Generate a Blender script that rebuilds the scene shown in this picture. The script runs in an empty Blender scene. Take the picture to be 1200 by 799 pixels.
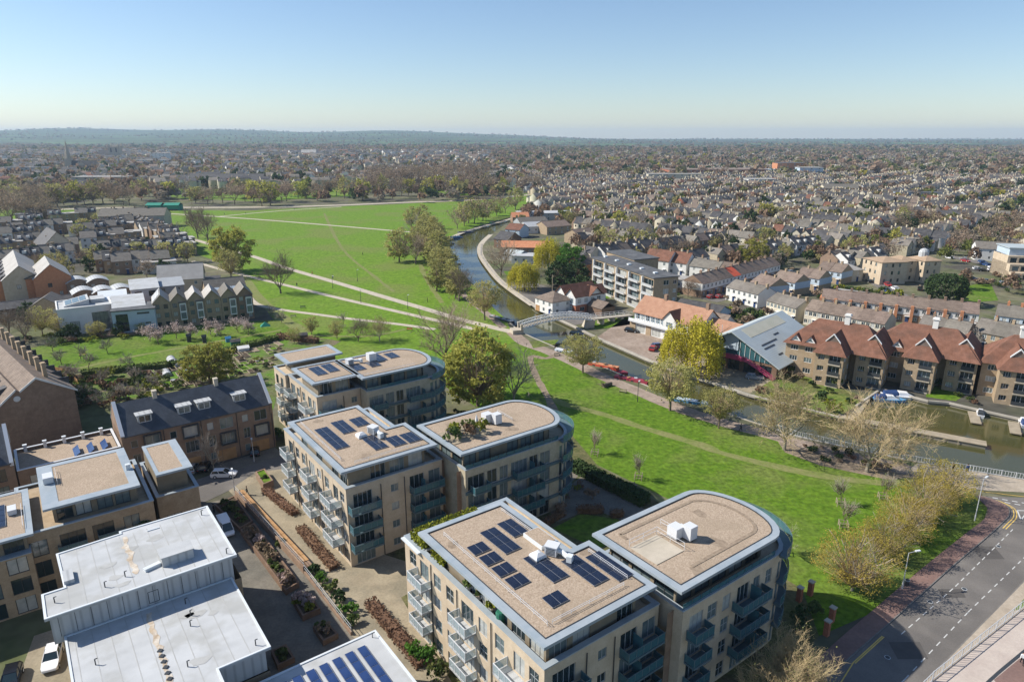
import bpy, bmesh, math, random
import numpy as np
from mathutils import Vector, Matrix
from mathutils.geometry import tessellate_polygon
R = math.radians
scene = bpy.context.scene
COL = scene.collection
random.seed(7)
# ---------------------------------------------------------------- camera
CAM_H = 60.0
PITCH = math.atan((399.5 - 159.0) / 800.0)
cd = bpy.data.cameras.new('camera')
cd.sensor_width = 36.0
cd.lens = 24.0
cd.clip_start = 0.5
cd.clip_end = 40000
cam = bpy.data.objects.new('camera', cd)
COL.objects.link(cam)
cam.location = (0, 0, CAM_H)
cam.rotation_euler = (R(90) - PITCH, 0, 0)
scene.camera = cam
# ---------------------------------------------------------------- sky, sun, exposure
SUN_TO = Vector((-18.2, 2.4, 15.7)).normalized()          # direction towards the sun
SUN_EL = math.asin(SUN_TO.z)
SUN_ROT = math.atan2(SUN_TO.x, SUN_TO.y)
world = bpy.data.worlds.new('World')
scene.world = world
world.use_nodes = True
wn = world.node_tree.nodes
sky = wn.new('ShaderNodeTexSky')
sky.sky_type = 'NISHITA'
sky.sun_disc = False
sky.sun_elevation = SUN_EL
sky.sun_rotation = SUN_ROT
sky.altitude = 60
sky.air_density = 1.0
sky.dust_density = 0.25
sky.ozone_density = 3.0
wn['Background'].inputs['Strength'].default_value = 0.098
tint = wn.new('ShaderNodeMix'); tint.data_type = 'RGBA'; tint.blend_type = 'MULTIPLY'; tint.inputs[0].default_value = 1.0
tint.inputs[7].default_value = (0.98, 1.0, 1.05, 1)
world.node_tree.links.new(sky.outputs['Color'], tint.inputs[6])
world.node_tree.links.new(tint.outputs[2], wn['Background'].inputs['Color'])
sl = bpy.data.lights.new('sun', 'SUN')
sl.energy = 5.0
sl.angle = R(0.53)
sl.color = (1.0, 0.945, 0.86)
sun = bpy.data.objects.new('sun', sl)
COL.objects.link(sun)
sun.rotation_euler = (-SUN_TO).to_track_quat('-Z', 'Y').to_euler()
sun.location = (-200, 100, 400)
scene.view_settings.view_transform = 'Standard'
scene.view_settings.look = 'None'
scene.view_settings.exposure = 0.42
scene.view_settings.gamma = 1.0
scene.cycles.max_bounces = 6
scene.cycles.diffuse_bounces = 2
scene.cycles.volume_bounces = 0
scene.cycles.transparent_max_bounces = 8
# ---------------------------------------------------------------- helpers
_s, _c = math.sin(PITCH), math.cos(PITCH)
def at(u, v, z=0.0):
 """world point seen at photograph pixel (u, v) at height z"""
 a = (u - 600) / 800.0;b = (v - 399.5) / 800.0
 t = (CAM_H - z) / (_s + b * _c)
 return (a * t, (_c - b * _s) * t)
def srgb(r, g, b):
 f = lambda c: (c / 255 / 12.92) if c / 255 <= .04045 else ((c / 255 + .055) / 1.055) ** 2.4
 return (f(r), f(g), f(b), 1)
MATS = {}
def mat(name, c1, c2=None, scale=1.0, rough=.85, spec=.3, metal=0.0, bump=0.0, bscale=None, detail=4.0,
  c3=None, scale3=.15, amt3=.5, rnd=0.0, transl=0.0, stretch=None, contrast=(.35, .65), coord='Object', noise_fine=None):
 """procedural material: two-colour noise, an optional third larger stain colour, random tint per object, bump"""
 m = bpy.data.materials.new(name);MATS[name] = m
 m.use_nodes = True
 nt = m.node_tree;N = nt.nodes;Lk = nt.links
 bs = N['Principled BSDF']
 bs.inputs['Roughness'].default_value = rough
 bs.inputs['Metallic'].default_value = metal
 bs.inputs['Specular IOR Level'].default_value = spec
 c1 = tuple(c1)[:3] + (1,);c2 = tuple(c2)[:3] + (1,) if c2 else None
 out = None
 tc = N.new('ShaderNodeTexCoord'); vec = tc.outputs[coord]
 if stretch:
  mp = N.new('ShaderNodeMapping'); mp.inputs['Scale'].default_value = stretch
  Lk.new(vec, mp.inputs['Vector']); vec = mp.outputs[0]
 def noise(sc, det=detail, con=contrast):
  n = N.new('ShaderNodeTexNoise'); n.inputs['Scale'].default_value = sc; n.inputs['Detail'].default_value = det
  n.inputs['Roughness'].default_value = .6
  Lk.new(vec, n.inputs['Vector'])
  mr = N.new('ShaderNodeMapRange'); mr.inputs['From Min'].default_value = con[0]; mr.inputs['From Max'].default_value = con[1]
  Lk.new(n.outputs[0], mr.inputs['Value'])
  return mr.outputs[0]
 def mix(f, a, b, blend='MIX'):
  x = N.new('ShaderNodeMix'); x.data_type = 'RGBA'; x.blend_type = blend
  if isinstance(f, (int, float)): x.inputs[0].default_value = f
  else: Lk.new(f, x.inputs[0])
  for sock, q in ((x.inputs[6], a), (x.inputs[7], b)):
   if isinstance(q, tuple): sock.default_value = q
   else: Lk.new(q, sock)
  return x.outputs[2]
 if c2:
  out = mix(noise(scale), c1, c2)
  if c3:
   g = noise(scale3, 3.0, (.48, .62))
   mu = N.new('ShaderNodeMath'); mu.operation = 'MULTIPLY'; mu.inputs[1].default_value = amt3
   Lk.new(g, mu.inputs[0])
   out = mix(mu.outputs[0], out, tuple(c3)[:3] + (1,))
  if noise_fine:
   fs, fa = noise_fine
   q = N.new('ShaderNodeMapRange'); q.inputs['To Min'].default_value = 1 - fa; q.inputs['To Max'].default_value = 1 + fa
   Lk.new(noise(fs, 2.0, (.3, .7)), q.inputs['Value'])
   cmb = N.new('ShaderNodeCombineColor')
   for k in range(3): Lk.new(q.outputs[0], cmb.inputs[k])
   out = mix(1.0, out, cmb.outputs[0], 'MULTIPLY')
 if rnd:
  oi = N.new('ShaderNodeObjectInfo')
  mr = N.new('ShaderNodeMapRange'); mr.inputs['To Min'].default_value = 1 - rnd; mr.inputs['To Max'].default_value = 1 + rnd
  Lk.new(oi.outputs['Random'], mr.inputs['Value'])
  hs = N.new('ShaderNodeHueSaturation')
  mh = N.new('ShaderNodeMapRange'); mh.inputs['To Min'].default_value = .5 + rnd * .05; mh.inputs['To Max'].default_value = .5 - rnd * .05
  ml = N.new('ShaderNodeMath'); ml.operation = 'MULTIPLY'; ml.inputs[1].default_value = 7.31
  mf = N.new('ShaderNodeMath'); mf.operation = 'FRACT'
  Lk.new(oi.outputs['Random'], ml.inputs[0]); Lk.new(ml.outputs[0], mf.inputs[0]); Lk.new(mf.outputs[0], mh.inputs['Value'])
  Lk.new(mr.outputs[0], hs.inputs['Value']); Lk.new(mh.outputs[0], hs.inputs['Hue'])
  if out is None: hs.inputs['Color'].default_value = c1
  else: Lk.new(out, hs.inputs['Color'])
  out = hs.outputs[0]
 if out is None: bs.inputs['Base Color'].default_value = c1
 else: Lk.new(out, bs.inputs['Base Color'])
 if bump:
  n = N.new('ShaderNodeTexNoise'); n.inputs['Scale'].default_value = bscale or scale * 3; n.inputs['Detail'].default_value = 3
  Lk.new(vec, n.inputs['Vector'])
  bp = N.new('ShaderNodeBump'); bp.inputs['Strength'].default_value = min(1, bump); bp.inputs['Distance'].default_value = .05
  Lk.new(n.outputs[0], bp.inputs['Height']); Lk.new(bp.outputs[0], bs.inputs['Normal'])
 if transl:
  tr = N.new('ShaderNodeBsdfTranslucent'); mx = N.new('ShaderNodeMixShader'); mx.inputs[0].default_value = transl
  if out is None: tr.inputs[0].default_value = c1
  else: Lk.new(out, tr.inputs[0])
  Lk.new(bs.outputs[0], mx.inputs[1]);Lk.new(tr.outputs[0], mx.inputs[2])
  Lk.new(mx.outputs[0], N['Material Output'].inputs['Surface'])
 return m
def courses(m, axis_scale, amt=.25, direction='Z', dist=.0):
 """darken joints: bands across the object's z (courses of brick, tile or seams)"""
 nt = m.node_tree; N = nt.nodes; Lk = nt.links; bs = N['Principled BSDF']
 tc = N.new('ShaderNodeTexCoord')
 w = N.new('ShaderNodeTexWave'); w.bands_direction = direction; w.inputs['Scale'].default_value = axis_scale
 w.inputs['Distortion'].default_value = dist
 Lk.new(tc.outputs['Object'], w.inputs['Vector'])
 mr = N.new('ShaderNodeMapRange'); mr.inputs['From Min'].default_value = 0; mr.inputs['From Max'].default_value = .35
 mr.inputs['To Min'].default_value = 1 - amt; mr.inputs['To Max'].default_value = 1
 Lk.new(w.outputs['Color'], mr.inputs['Value'])
 cmb = N.new('ShaderNodeCombineColor')
 for k in range(3): Lk.new(mr.outputs[0], cmb.inputs[k])
 x = N.new('ShaderNodeMix'); x.data_type = 'RGBA'; x.blend_type = 'MULTIPLY'; x.inputs[0].default_value = 1
 src = bs.inputs['Base Color']
 if src.is_linked: Lk.new(src.links[0].from_socket, x.inputs[6])
 else: x.inputs[6].default_value = src.default_value
 Lk.new(cmb.outputs[0], x.inputs[7]);Lk.new(x.outputs[2], src)
 return m
class MB:
 """collects faces; build() links them as ONE mesh object"""
 def __init__(s): s.v = [];s.f = []
 def poly(s, pts):
  k = len(s.v);s.v += [tuple(p) for p in pts];s.f.append(tuple(range(k, k + len(pts))));return s
 def hexa(s, b, t):
  k = len(s.v);n = len(b);s.v += [tuple(p) for p in b] + [tuple(p) for p in t]
  s.f.append(tuple(k + i for i in reversed(range(n))));s.f.append(tuple(k + n + i for i in range(n)))
  for i in range(n):
   j = (i + 1) % n;s.f.append((k + i, k + j, k + n + j, k + n + i))
  return s
 def box(s, x0, x1, y0, y1, z0, z1):
  b = [(x0, y0), (x1, y0), (x1, y1), (x0, y1)]
  return s.hexa([p + (z0,) for p in b], [p + (z1,) for p in b])
 def rbox(s, cx, cy, z0, sx, sy, sz, rot=0):
  ca, sa = math.cos(rot), math.sin(rot)
  b = [(cx + x * ca - y * sa, cy + x * sa + y * ca) for x, y in ((-sx / 2, -sy / 2), (sx / 2, -sy / 2), (sx / 2, sy / 2), (-sx / 2, sy / 2))]
  return s.hexa([p + (z0,) for p in b], [p + (z0 + sz,) for p in b])
 def prism(s, pl, z0, z1):
  return s.hexa([(p[0], p[1], z0) for p in pl], [(p[0], p[1], z1) for p in pl])
 def wallstrip(s, pl, z0, z1, closed=True):
  n = len(pl)
  for i in range(n if closed else n - 1):
   a, b = pl[i], pl[(i + 1) % n]
   s.poly([(a[0], a[1], z0), (b[0], b[1], z0), (b[0], b[1], z1), (a[0], a[1], z1)])
  return s
 def ring(s, o, i, z0, z1):
  n = len(o)
  for k in range(n):
   a, b, c, d = o[k], o[(k + 1) % n], i[(k + 1) % n], i[k]
   s.hexa([(q[0], q[1], z0) for q in (a, b, c, d)], [(q[0], q[1], z1) for q in (a, b, c, d)])
  return s
 def tube(s, p0, p1, r0, r1=None, n=5, cap=False):
  r1 = r0 if r1 is None else r1
  p0 = Vector(p0);p1 = Vector(p1);d = (p1 - p0)
  if d.length < 1e-6: return s
  d.normalize()
  a = d.orthogonal().normalized();b = d.cross(a)
  k = len(s.v)
  for i in range(n):
   q = a * math.cos(2 * math.pi * i / n) + b * math.sin(2 * math.pi * i / n)
   s.v.append(tuple(p0 + q * r0))
  if r1 <= 0:
   s.v.append(tuple(p1))
   for i in range(n): s.f.append((k + i, k + (i + 1) % n, k + n))
   return s
  for i in range(n):
   q = a * math.cos(2 * math.pi * i / n) + b * math.sin(2 * math.pi * i / n)
   s.v.append(tuple(p1 + q * r1))
  for i in range(n):
   j = (i + 1) % n;s.f.append((k + i, k + j, k + n + j, k + n + i))
  if cap:
   s.f.append(tuple(k + i for i in reversed(range(n))));s.f.append(tuple(k + n + i for i in range(n)))
  return s
 def path(s, pts, r, n=5):
  for a, b in zip(pts, pts[1:]): s.tube(a, b, r, r, n)
  return s
 def lathe(s, prof, n=10, cx=0, cy=0):
  k = len(s.v)
  for r, z in prof:
   for i in range(n):
    a = 2 * math.pi * i / n;s.v.append((cx + r * math.cos(a), cy + r * math.sin(a), z))
  for q in range(len(prof) - 1):
   for i in range(n):
    j = (i + 1) % n;s.f.append((k + q * n + i, k + q * n + j, k + (q + 1) * n + j, k + (q + 1) * n + i))
  s.f.append(tuple(k + (len(prof) - 1) * n + i for i in range(n)))
  return s
 def gable(s, x0, x1, y0, y1, z, h, th=.18, ox=.3, oy=.3, axis='x', xo1=None):
  """pitched roof of two thick slabs, ridge along axis"""
  X0, X1, Y0, Y1 = x0 - ox, x1 + ox, y0 - oy, y1 + oy
  if axis == 'x':
   m = (y0 + y1) / 2;g = h / ((y1 - y0) / 2) ;ze = z - oy * g
   for ya, sg in ((Y0, 1), (Y1, -1)):
    b = [(X0, ya, ze), (X1, ya, ze), (X1, m, z + h), (X0, m, z + h)]
    if sg < 0: b = b[::-1]
    s.hexa(b, [(p[0], p[1], p[2] + th) for p in b])
  else:
   m = (x0 + x1) / 2;g = h / ((x1 - x0) / 2);ze = z - ox * g
   for xa, sg in ((X0, -1), (X1, 1)):
    b = [(xa, Y0, ze), (xa, Y1, ze), (m, Y1, z + h), (m, Y0, z + h)]
    if sg < 0: b = b[::-1]
    b = b[::-1] if sg > 0 and False else b
    s.hexa(b, [(p[0], p[1], p[2] + th) for p in b])
  return s
 def gablewalls(s, x0, x1, y0, y1, z0, z, h, axis='x'):
  """box with gable ends under the roof"""
  if axis == 'x':
   m = (y0 + y1) / 2
   s.poly([(x0, y0, z0), (x1, y0, z0), (x1, y0, z), (x0, y0, z)]);s.poly([(x1, y1, z0), (x0, y1, z0), (x0, y1, z), (x1, y1, z)])
   s.poly([(x1, y0, z0), (x1, y1, z0), (x1, y1, z), (x1, m, z + h), (x1, y0, z)])
   s.poly([(x0, y1, z0), (x0, y0, z0), (x0, y0, z), (x0, m, z + h), (x0, y1, z)])
  else:
   m = (x0 + x1) / 2
   s.poly([(x1, y0, z0), (x1, y1, z0), (x1, y1, z), (x1, y0, z)]);s.poly([(x0, y1, z0), (x0, y0, z0), (x0, y0, z), (x0, y1, z)])
   s.poly([(x0, y0, z0), (x1, y0, z0), (x1, y0, z), (m, y0, z + h), (x0, y0, z)])
   s.poly([(x1, y1, z0), (x0, y1, z0), (x0, y1, z), (m, y1, z + h), (x1, y1, z)])
  return s
 def hip(s, x0, x1, y0, y1, z, h, o=.4, th=.15):
  """hipped roof (ridge along the longer side) with a thin eaves edge"""
  X0, X1, Y0, Y1 = x0 - o, x1 + o, y0 - o, y1 + o
  k = min(X1 - X0, Y1 - Y0) / 2
  if X1 - X0 >= Y1 - Y0: a, b = (X0 + k, (Y0 + Y1) / 2, z + h), (X1 - k, (Y0 + Y1) / 2, z + h)
  else: a, b = ((X0 + X1) / 2, Y0 + k, z + h), ((X0 + X1) / 2, Y1 - k, z + h)
  s.box(X0, X1, Y0, Y1, z - th, z)
  c = [(X0, Y0, z + .005), (X1, Y0, z + .005), (X1, Y1, z + .005), (X0, Y1, z + .005)]
  if X1 - X0 >= Y1 - Y0:
   s.poly([c[0], c[1], b, a]);s.poly([c[2], c[3], a, b]);s.poly([c[1], c[2], b]);s.poly([c[3], c[0], a])
  else:
   s.poly([c[1], c[2], b, a]);s.poly([c[3], c[0], a, b]);s.poly([c[0], c[1], a]);s.poly([c[2], c[3], b])
  return s
 def mesh(s, name, m=None, smooth=False):
  me = bpy.data.meshes.new(name);me.from_pydata(s.v, [], s.f)
  if m: me.materials.append(MATS[m] if isinstance(m, str) else m)
  if smooth: me.polygons.foreach_set('use_smooth', [True] * len(me.polygons))
  me.update();return me
 def build(s, name, m=None, parent=None, loc=(0, 0, 0), rz=0, smooth=False):
  return put(name, s.mesh(name, m, smooth), parent, loc, rz)
def put(name, me, parent=None, loc=(0, 0, 0), rz=0, scale=None):
 o = bpy.data.objects.new(name, me);COL.objects.link(o)
 o.parent = parent;o.location = loc;o.rotation_euler = (0, 0, rz)
 if scale: o.scale = scale if not isinstance(scale, (int, float)) else (scale,) * 3
 return o
def tag(o, label=None, cat=None, group=None, kind=None):
 if label: o['label'] = label
 if cat: o['category'] = cat
 if group: o['group'] = group
 if kind: o['kind'] = kind
 return o
def thing(name, label, cat, x, y, rz=0, group=None, z=0.0):
 o = bpy.data.objects.new(name, None);o.empty_display_size = .5;COL.objects.link(o)
 o.location = (x, y, z);o.rotation_euler = (0, 0, rz)
 return tag(o, label, cat, group)
def copy_tree(o, loc, rz=0, scale=None, label=None, group=None):
 """a copy of a thing with copies of its parts and sub-parts"""
 r = o.copy();COL.objects.link(r);r.location = loc;r.rotation_euler = (0, 0, rz)
 if scale: r.scale = scale if not isinstance(scale, (int, float)) else (scale,) * 3
 if label: r['label'] = label
 if group: r['group'] = group
 for ch in o.children:
  c = ch.copy();COL.objects.link(c);c.parent = r
  for g in ch.children:
   d = g.copy();COL.objects.link(d);d.parent = c
 return r
def sheet(name, pts, z, m, kind='structure'):
 tris = tessellate_polygon([[Vector((p[0], p[1], 0)) for p in pts]])
 me = bpy.data.meshes.new(name)
 fs = []
 for t in tris:
  a, b, c = (pts[i] for i in t)
  cr = (b[0] - a[0]) * (c[1] - a[1]) - (b[1] - a[1]) * (c[0] - a[0])
  fs.append(tuple(t) if cr > 0 else tuple(reversed(t)))
 me.from_pydata([(p[0], p[1], z) for p in pts], [], fs);me.materials.append(MATS[m]);me.update()
 return tag(put(name, me), kind=kind)
def px(l, z=0): return [at(u, v, z) for u, v in l]
def smooth_line(pts, n=4):
 out = []
 P = [Vector((p[0], p[1])) for p in pts]
 for i in range(len(P) - 1):
  p0 = P[max(0, i - 1)];p1 = P[i];p2 = P[i + 1];p3 = P[min(len(P) - 1, i + 2)]
  for k in range(n):
   t = k / n
   out.append(.5 * ((2 * p1) + (p2 - p0) * t + (2 * p0 - 5 * p1 + 4 * p2 - p3) * t * t + (3 * p1 - p0 - 3 * p2 + p3) * t ** 3))
 out.append(P[-1]);return [tuple(p) for p in out]
def ribbon(name, pts, w, z, m, kind='structure', jitter=0.0, n=4):
 pts = smooth_line(pts, n)
 rg = random.Random(len(pts));mb = MB();prev = None
 for i, p in enumerate(pts):
  a = Vector(pts[max(0, i - 1)]);b = Vector(pts[min(len(pts) - 1, i + 1)])
  d = (b - a).normalized();nn = Vector((-d.y, d.x));ww = w / 2 * (1 + rg.uniform(-jitter, jitter))
  l = Vector(p) + nn * ww;r = Vector(p) - nn * ww
  if prev: mb.poly([(prev[1].x, prev[1].y, z), (r.x, r.y, z), (l.x, l.y, z), (prev[0].x, prev[0].y, z)])
  prev = (l, r)
 return tag(mb.build(name, m), kind=kind)
def in_poly(x, y, poly):
 c = False;j = len(poly) - 1
 for i in range(len(poly)):
  xi, yi = poly[i];xj, yj = poly[j]
  if (yi > y) != (yj > y) and x < (xj - xi) * (y - yi) / (yj - yi) + xi: c = not c
  j = i
 return c
# ---------------------------------------------------------------- materials
mat('grass', (.098, .18, .012), (.142, .24, .02), .35, .95, .15, c3=(.15, .19, .04), scale3=.03, amt3=.85, bump=.6, bscale=2.5, noise_fine=(.8, .26))
mat('lawn', (.072, .142, .009), (.112, .19, .015), .5, .95, .15, c3=(.14, .17, .04), scale3=.055, amt3=.75, bump=1, bscale=2.2, noise_fine=(1.1, .34))
mat('rough_grass', (.09, .15, .02), (.17, .19, .05), .3, .95, .1, c3=(.10, .085, .045), scale3=.1, amt3=.8, bump=.8, bscale=2, noise_fine=(1.2, .3))
mat('town_ground', (.10, .115, .05), (.19, .17, .115), .06, .95, .1, c3=(.07, .065, .06), scale3=.03, amt3=.8, noise_fine=(.25, .25))
mat('allotment_soil', (.10, .13, .035), (.17, .14, .09), .25, .95, .1, c3=(.10, .20, .02), scale3=.12, amt3=.9, bump=.8, bscale=2, noise_fine=(1.5, .3))
mat('dirt', (.21, .165, .115), (.29, .23, .165), .5, .95, .1, bump=.4, noise_fine=(1.5, .12))
mat('path_pale', (.42, .37, .29), (.50, .44, .35), .3, .95, .1, noise_fine=(1, .08))
mat('towpath', (.27, .21, .165), (.35, .28, .225), .3, .95, .1, c3=(.2, .15, .11), scale3=.1, noise_fine=(1.2, .12), bump=.3)
mat('worn_track', (.155, .19, .05), (.21, .21, .085), .4, .95, .1, noise_fine=(1.4, .15))
mat('asphalt', (.15, .137, .124), (.185, .169, .152), .25, .9, .25, c3=(.10, .092, .085), scale3=.08, noise_fine=(6, .1), bump=.25, bscale=9)
mat('patch_asphalt', (.085, .078, .072), (.10, .092, .085), .6, .9, .25)
mat('pink_paving', (.20, .125, .105), (.245, .155, .13), .4, .9, .2, c3=(.17, .115, .1), scale3=.12, noise_fine=(3, .1))
mat('buff_paving', (.36, .30, .23), (.43, .365, .285), .5, .9, .2, c3=(.31, .26, .2), scale3=.15, noise_fine=(3, .1))
mat('yard_paving', (.27, .225, .155), (.35, .295, .205), .35, .9, .2, c3=(.215, .19, .135), scale3=.12, amt3=.8, noise_fine=(3, .12))
mat('kerb', (.15, .14, .13), (.2, .19, .175), 1, .9, .2)
mat('ramp_paving', (.44, .37, .32), (.50, .43, .37), .4, .9, .2, noise_fine=(3, .06))
mat('white_paint', (.58, .58, .55), (.48, .48, .46), 1.5, .7, .3)
mat('yellow_paint', (.72, .50, .12), (.62, .42, .12), 1.5, .7, .3)
mat('quay', (.36, .33, .28), (.46, .42, .35), .6, .9, .2, c3=(.22, .2, .16), scale3=.3)
mat('bank_wall', (.20, .18, .145), (.27, .24, .19), .8, .9, .2, c3=(.08, .09, .05), scale3=.4)
mat('deck_wood', (.29, .24, .17), (.38, .32, .23), .8, .85, .2)
mat('bark', (.15, .115, .085), (.22, .175, .13), 2.0, .95, .1, rnd=.15)
mat('bark_pale', (.26, .225, .17), (.36, .32, .25), 2.0, .95, .1, rnd=.1)
mat('brick_buff', (.49, .395, .28), (.57, .47, .345), .9, .9, .2, c3=(.45, .355, .245), scale3=.25, noise_fine=(7, .08))
mat('brick_brown', (.24, .165, .115), (.31, .215, .15), 1.1, .9, .2, c3=(.20, .13, .09), scale3=.3, noise_fine=(7, .10))
mat('brick_red', (.33, .12, .07), (.40, .16, .095), 1.1, .9, .2, noise_fine=(6, .1))
mat('brick_orange', (.47, .20, .10), (.54, .25, .13), 1.1, .9, .2, noise_fine=(6, .1))
mat('brick_tan', (.335, .25, .16), (.41, .315, .21), 1, .9, .2, noise_fine=(6, .1))
mat('brick_dark', (.17, .11, .075), (.22, .145, .10), 1, .9, .2, noise_fine=(6, .1))
mat('brick_gault', (.40, .345, .24), (.50, .435, .32), 1, .9, .2, rnd=.12, noise_fine=(6, .1))
mat('metal_teal', (.085, .135, .155), (.12, .175, .195), .6, .45, .4)
mat('stone_pale', (.42, .37, .29), (.5, .44, .35), .5, .9, .2)
mat('render_white', (.72, .71, .67), (.66, .65, .61), .4, .85, .2, rnd=.05)
mat('render_cream', (.52, .47, .36), (.60, .545, .43), .4, .85, .2, rnd=.08)
mat('clad_blue', (.42, .50, .57), (.48, .56, .63), .5, .7, .3)
mat('clad_grey', (.30, .315, .32), (.36, .375, .38), .4, .6, .4)
mat('panel_grey', (.42, .43, .43), (.47, .48, .48), .3, .55, .4)
mat('metal_grey', (.30, .34, .365), (.36, .40, .425), .2, .45, .5, c3=(.24, .30, .34), scale3=.5)
mat('metal_pale', (.60, .63, .64), (.66, .69, .70), .5, .45, .5)
mat('metal_dark', (.045, .05, .055), rough=.5, spec=.4)
mat('timber_clad', (.20, .165, .115), (.26, .215, .15), .6, .8, .2)
mat('timber', (.37, .21, .095), (.45, .27, .13), .8, .8, .2)
mat('gravel', (.27, .20, .14), (.50, .40, .30), 6, .95, .15, detail=6, contrast=(.3, .7), c3=(.30, .235, .165), scale3=.16, amt3=.5, bump=1, bscale=8)
mat('gravel_dark', (.23, .175, .125), (.33, .26, .19), 2.0, .95, .15)
mat('membrane', (.43, .44, .44), (.51, .52, .52), .18, .75, .25, c3=(.37, .37, .35), scale3=.22, amt3=.75)
mat('membrane_stain', (.46, .36, .25), (.62, .57, .49), 1.2, .8, .2, c3=(.28, .2, .13), scale3=.9)
mat('slate', (.05, .057, .07), (.08, .09, .105), .9, .55, .45, c3=(.045, .05, .058), scale3=.25, noise_fine=(5, .15))
mat('slate_grey', (.15, .132, .11), (.20, .18, .15), .7, .7, .3, rnd=.18, noise_fine=(3, .12))
mat('slate_dark', (.055, .053, .055), (.095, .09, .088), .7, .7, .3, rnd=.15, noise_fine=(3, .12))
mat('tile_red', (.165, .078, .05), (.235, .115, .078), .8, .85, .2, c3=(.125, .07, .05), scale3=.22, amt3=.7, noise_fine=(4, .14))
mat('tile_orange', (.50, .20, .10), (.57, .26, .14), .8, .85, .2, noise_fine=(4, .12))
mat('tile_brown', (.165, .125, .10), (.235, .18, .145), .8, .85, .2, rnd=.14, noise_fine=(3, .14))
mat('roof_grey', (.40, .45, .455), (.47, .52, .52), .15, .5, .45, c3=(.40, .42, .40), scale3=.1)
mat('roof_skylight', (.50, .48, .36), (.56, .53, .41), .3, .5, .4)
mat('roof_felt', (.085, .088, .092), (.12, .122, .125), .3, .8, .2, c3=(.16, .16, .16), scale3=.15)
mat('roof_pale', (.34, .32, .29), (.42, .40, .365), .3, .7, .3, rnd=.06)
mat('glass', (.02, .035, .04), rough=.06, spec=.8)
mat('glass_teal', (.045, .13, .15), rough=.08, spec=.8)
mat('curtain_sky_pane', (.36, .37, .34), (.50, .50, .46), .9, .12, .8)  # pale pane: curtain behind the glass, also reflected sky put into the colour
mat('pane_mid', (.10, .135, .14), (.17, .21, .21), .7, .08, .8)
mat('frame_dark', (.05, .055, .06), rough=.5)
mat('frame_white', (.75, .75, .73), rough=.5)
mat('solar', (.010, .014, .028), (.015, .021, .042), .8, .12, .7)
mat('solar_blue', (.018, .04, .12), (.03, .06, .17), .6, .15, .7)
mat('solar_frame', (.35, .36, .38), rough=.4, metal=.5)
mat('white_metal', (.62, .63, .64), rough=.4, spec=.5)
mat('rail_metal', (.48, .49, .50), rough=.4, spec=.5)
mat('magenta_paint', (.42, .06, .14), rough=.5)
mat('red_paint', (.55, .07, .035), (.45, .06, .03), 1, .5, .4)
mat('maroon_paint', (.30, .04, .06), rough=.5)
mat('blue_paint', (.07, .25, .47), (.10, .31, .52), 1, .4, .4)
mat('navy_paint', (.03, .06, .16), rough=.4)
mat('green_paint', (.03, .16, .10), rough=.5)
mat('green_canvas', (.02, .23, .16), rough=.7)
mat('car_white', (.80, .80, .80), rough=.2, spec=.6)
mat('car_black', (.012, .012, .014), rough=.15, spec=.7)
mat('car_silver', (.45, .46, .47), rough=.25, metal=.5)
mat('car_blue', (.03, .07, .2), rough=.2, spec=.6)
mat('car_red', (.35, .03, .03), rough=.2, spec=.6)
mat('rubber', (.015, .015, .015), rough=.85)
mat('lamp_glass', (.8, .8, .76), rough=.3)
mat('skin', (.50, .30, .21), rough=.6)
mat('cloth_black', (.015, .015, .018), rough=.9)
mat('cloth_white', (.75, .75, .75), rough=.9)
mat('cloth_blue', (.05, .09, .2), rough=.9)
mat('cloth_red', (.4, .04, .04), rough=.9)
mat('hair', (.03, .02, .012), rough=.7)
mat('soil', (.06, .045, .032), (.1, .075, .05), 2, .95, .1)
# foliage
mat('leaf_olive', (.32, .32, .06), (.44, .42, .10), .5, .8, .2, rnd=.22, transl=.45)
mat('leaf_green', (.07, .17, .022), (.12, .24, .035), .5, .8, .2, rnd=.15, transl=.45)
mat('leaf_dark', (.03, .06, .018), (.06, .10, .03), .6, .8, .2, rnd=.15, transl=.15)
mat('leaf_willow', (.42, .38, .03), (.56, .50, .06), .6, .8, .2, rnd=.06, transl=.35)
mat('leaf_pollard', (.33, .31, .10), (.45, .42, .16), .5, .8, .2, rnd=.12, transl=.45)
mat('leaf_pale', (.26, .28, .09), (.38, .36, .15), .5, .8, .2, rnd=.12, transl=.45)
mat('leaf_yellow_bush', (.36, .295, .05), (.50, .41, .09), .8, .8, .2, rnd=.15, transl=.45)
mat('leaf_hedge', (.16, .18, .015), (.26, .27, .03), 1.2, .8, .2, transl=.2)
mat('leaf_brown', (.155, .09, .055), (.25, .155, .095), 1.0, .85, .15, rnd=.15, transl=.2)
mat('leaf_garden', (.05, .09, .02), (.15, .17, .05), .9, .85, .15, rnd=.3, transl=.2)
mat('blossom', (.50, .38, .36), (.62, .52, .48), 1.0, .85, .15, transl=.45)
mat('twig', (.25, .19, .135), (.34, .265, .19), .5, .9, .1, rnd=.18)
mat('twig_grey', (.32, .28, .23), (.43, .38, .31), .5, .9, .1, rnd=.12)
mat('twig_gold', (.38, .29, .16), (.49, .39, .22), .5, .9, .1, rnd=.1)
for n_, s_, a_ in (('tile_red', 1.6, .22), ('tile_brown', 1.6, .15), ('slate', 1.6, .18)):
 courses(MATS[n_], s_, a_)
courses(MATS['membrane'], .11, .05, 'Y')
courses(MATS['panel_grey'], .35, .25, 'X')
courses(MATS['roof_grey'], .6, .12, 'X')
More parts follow.
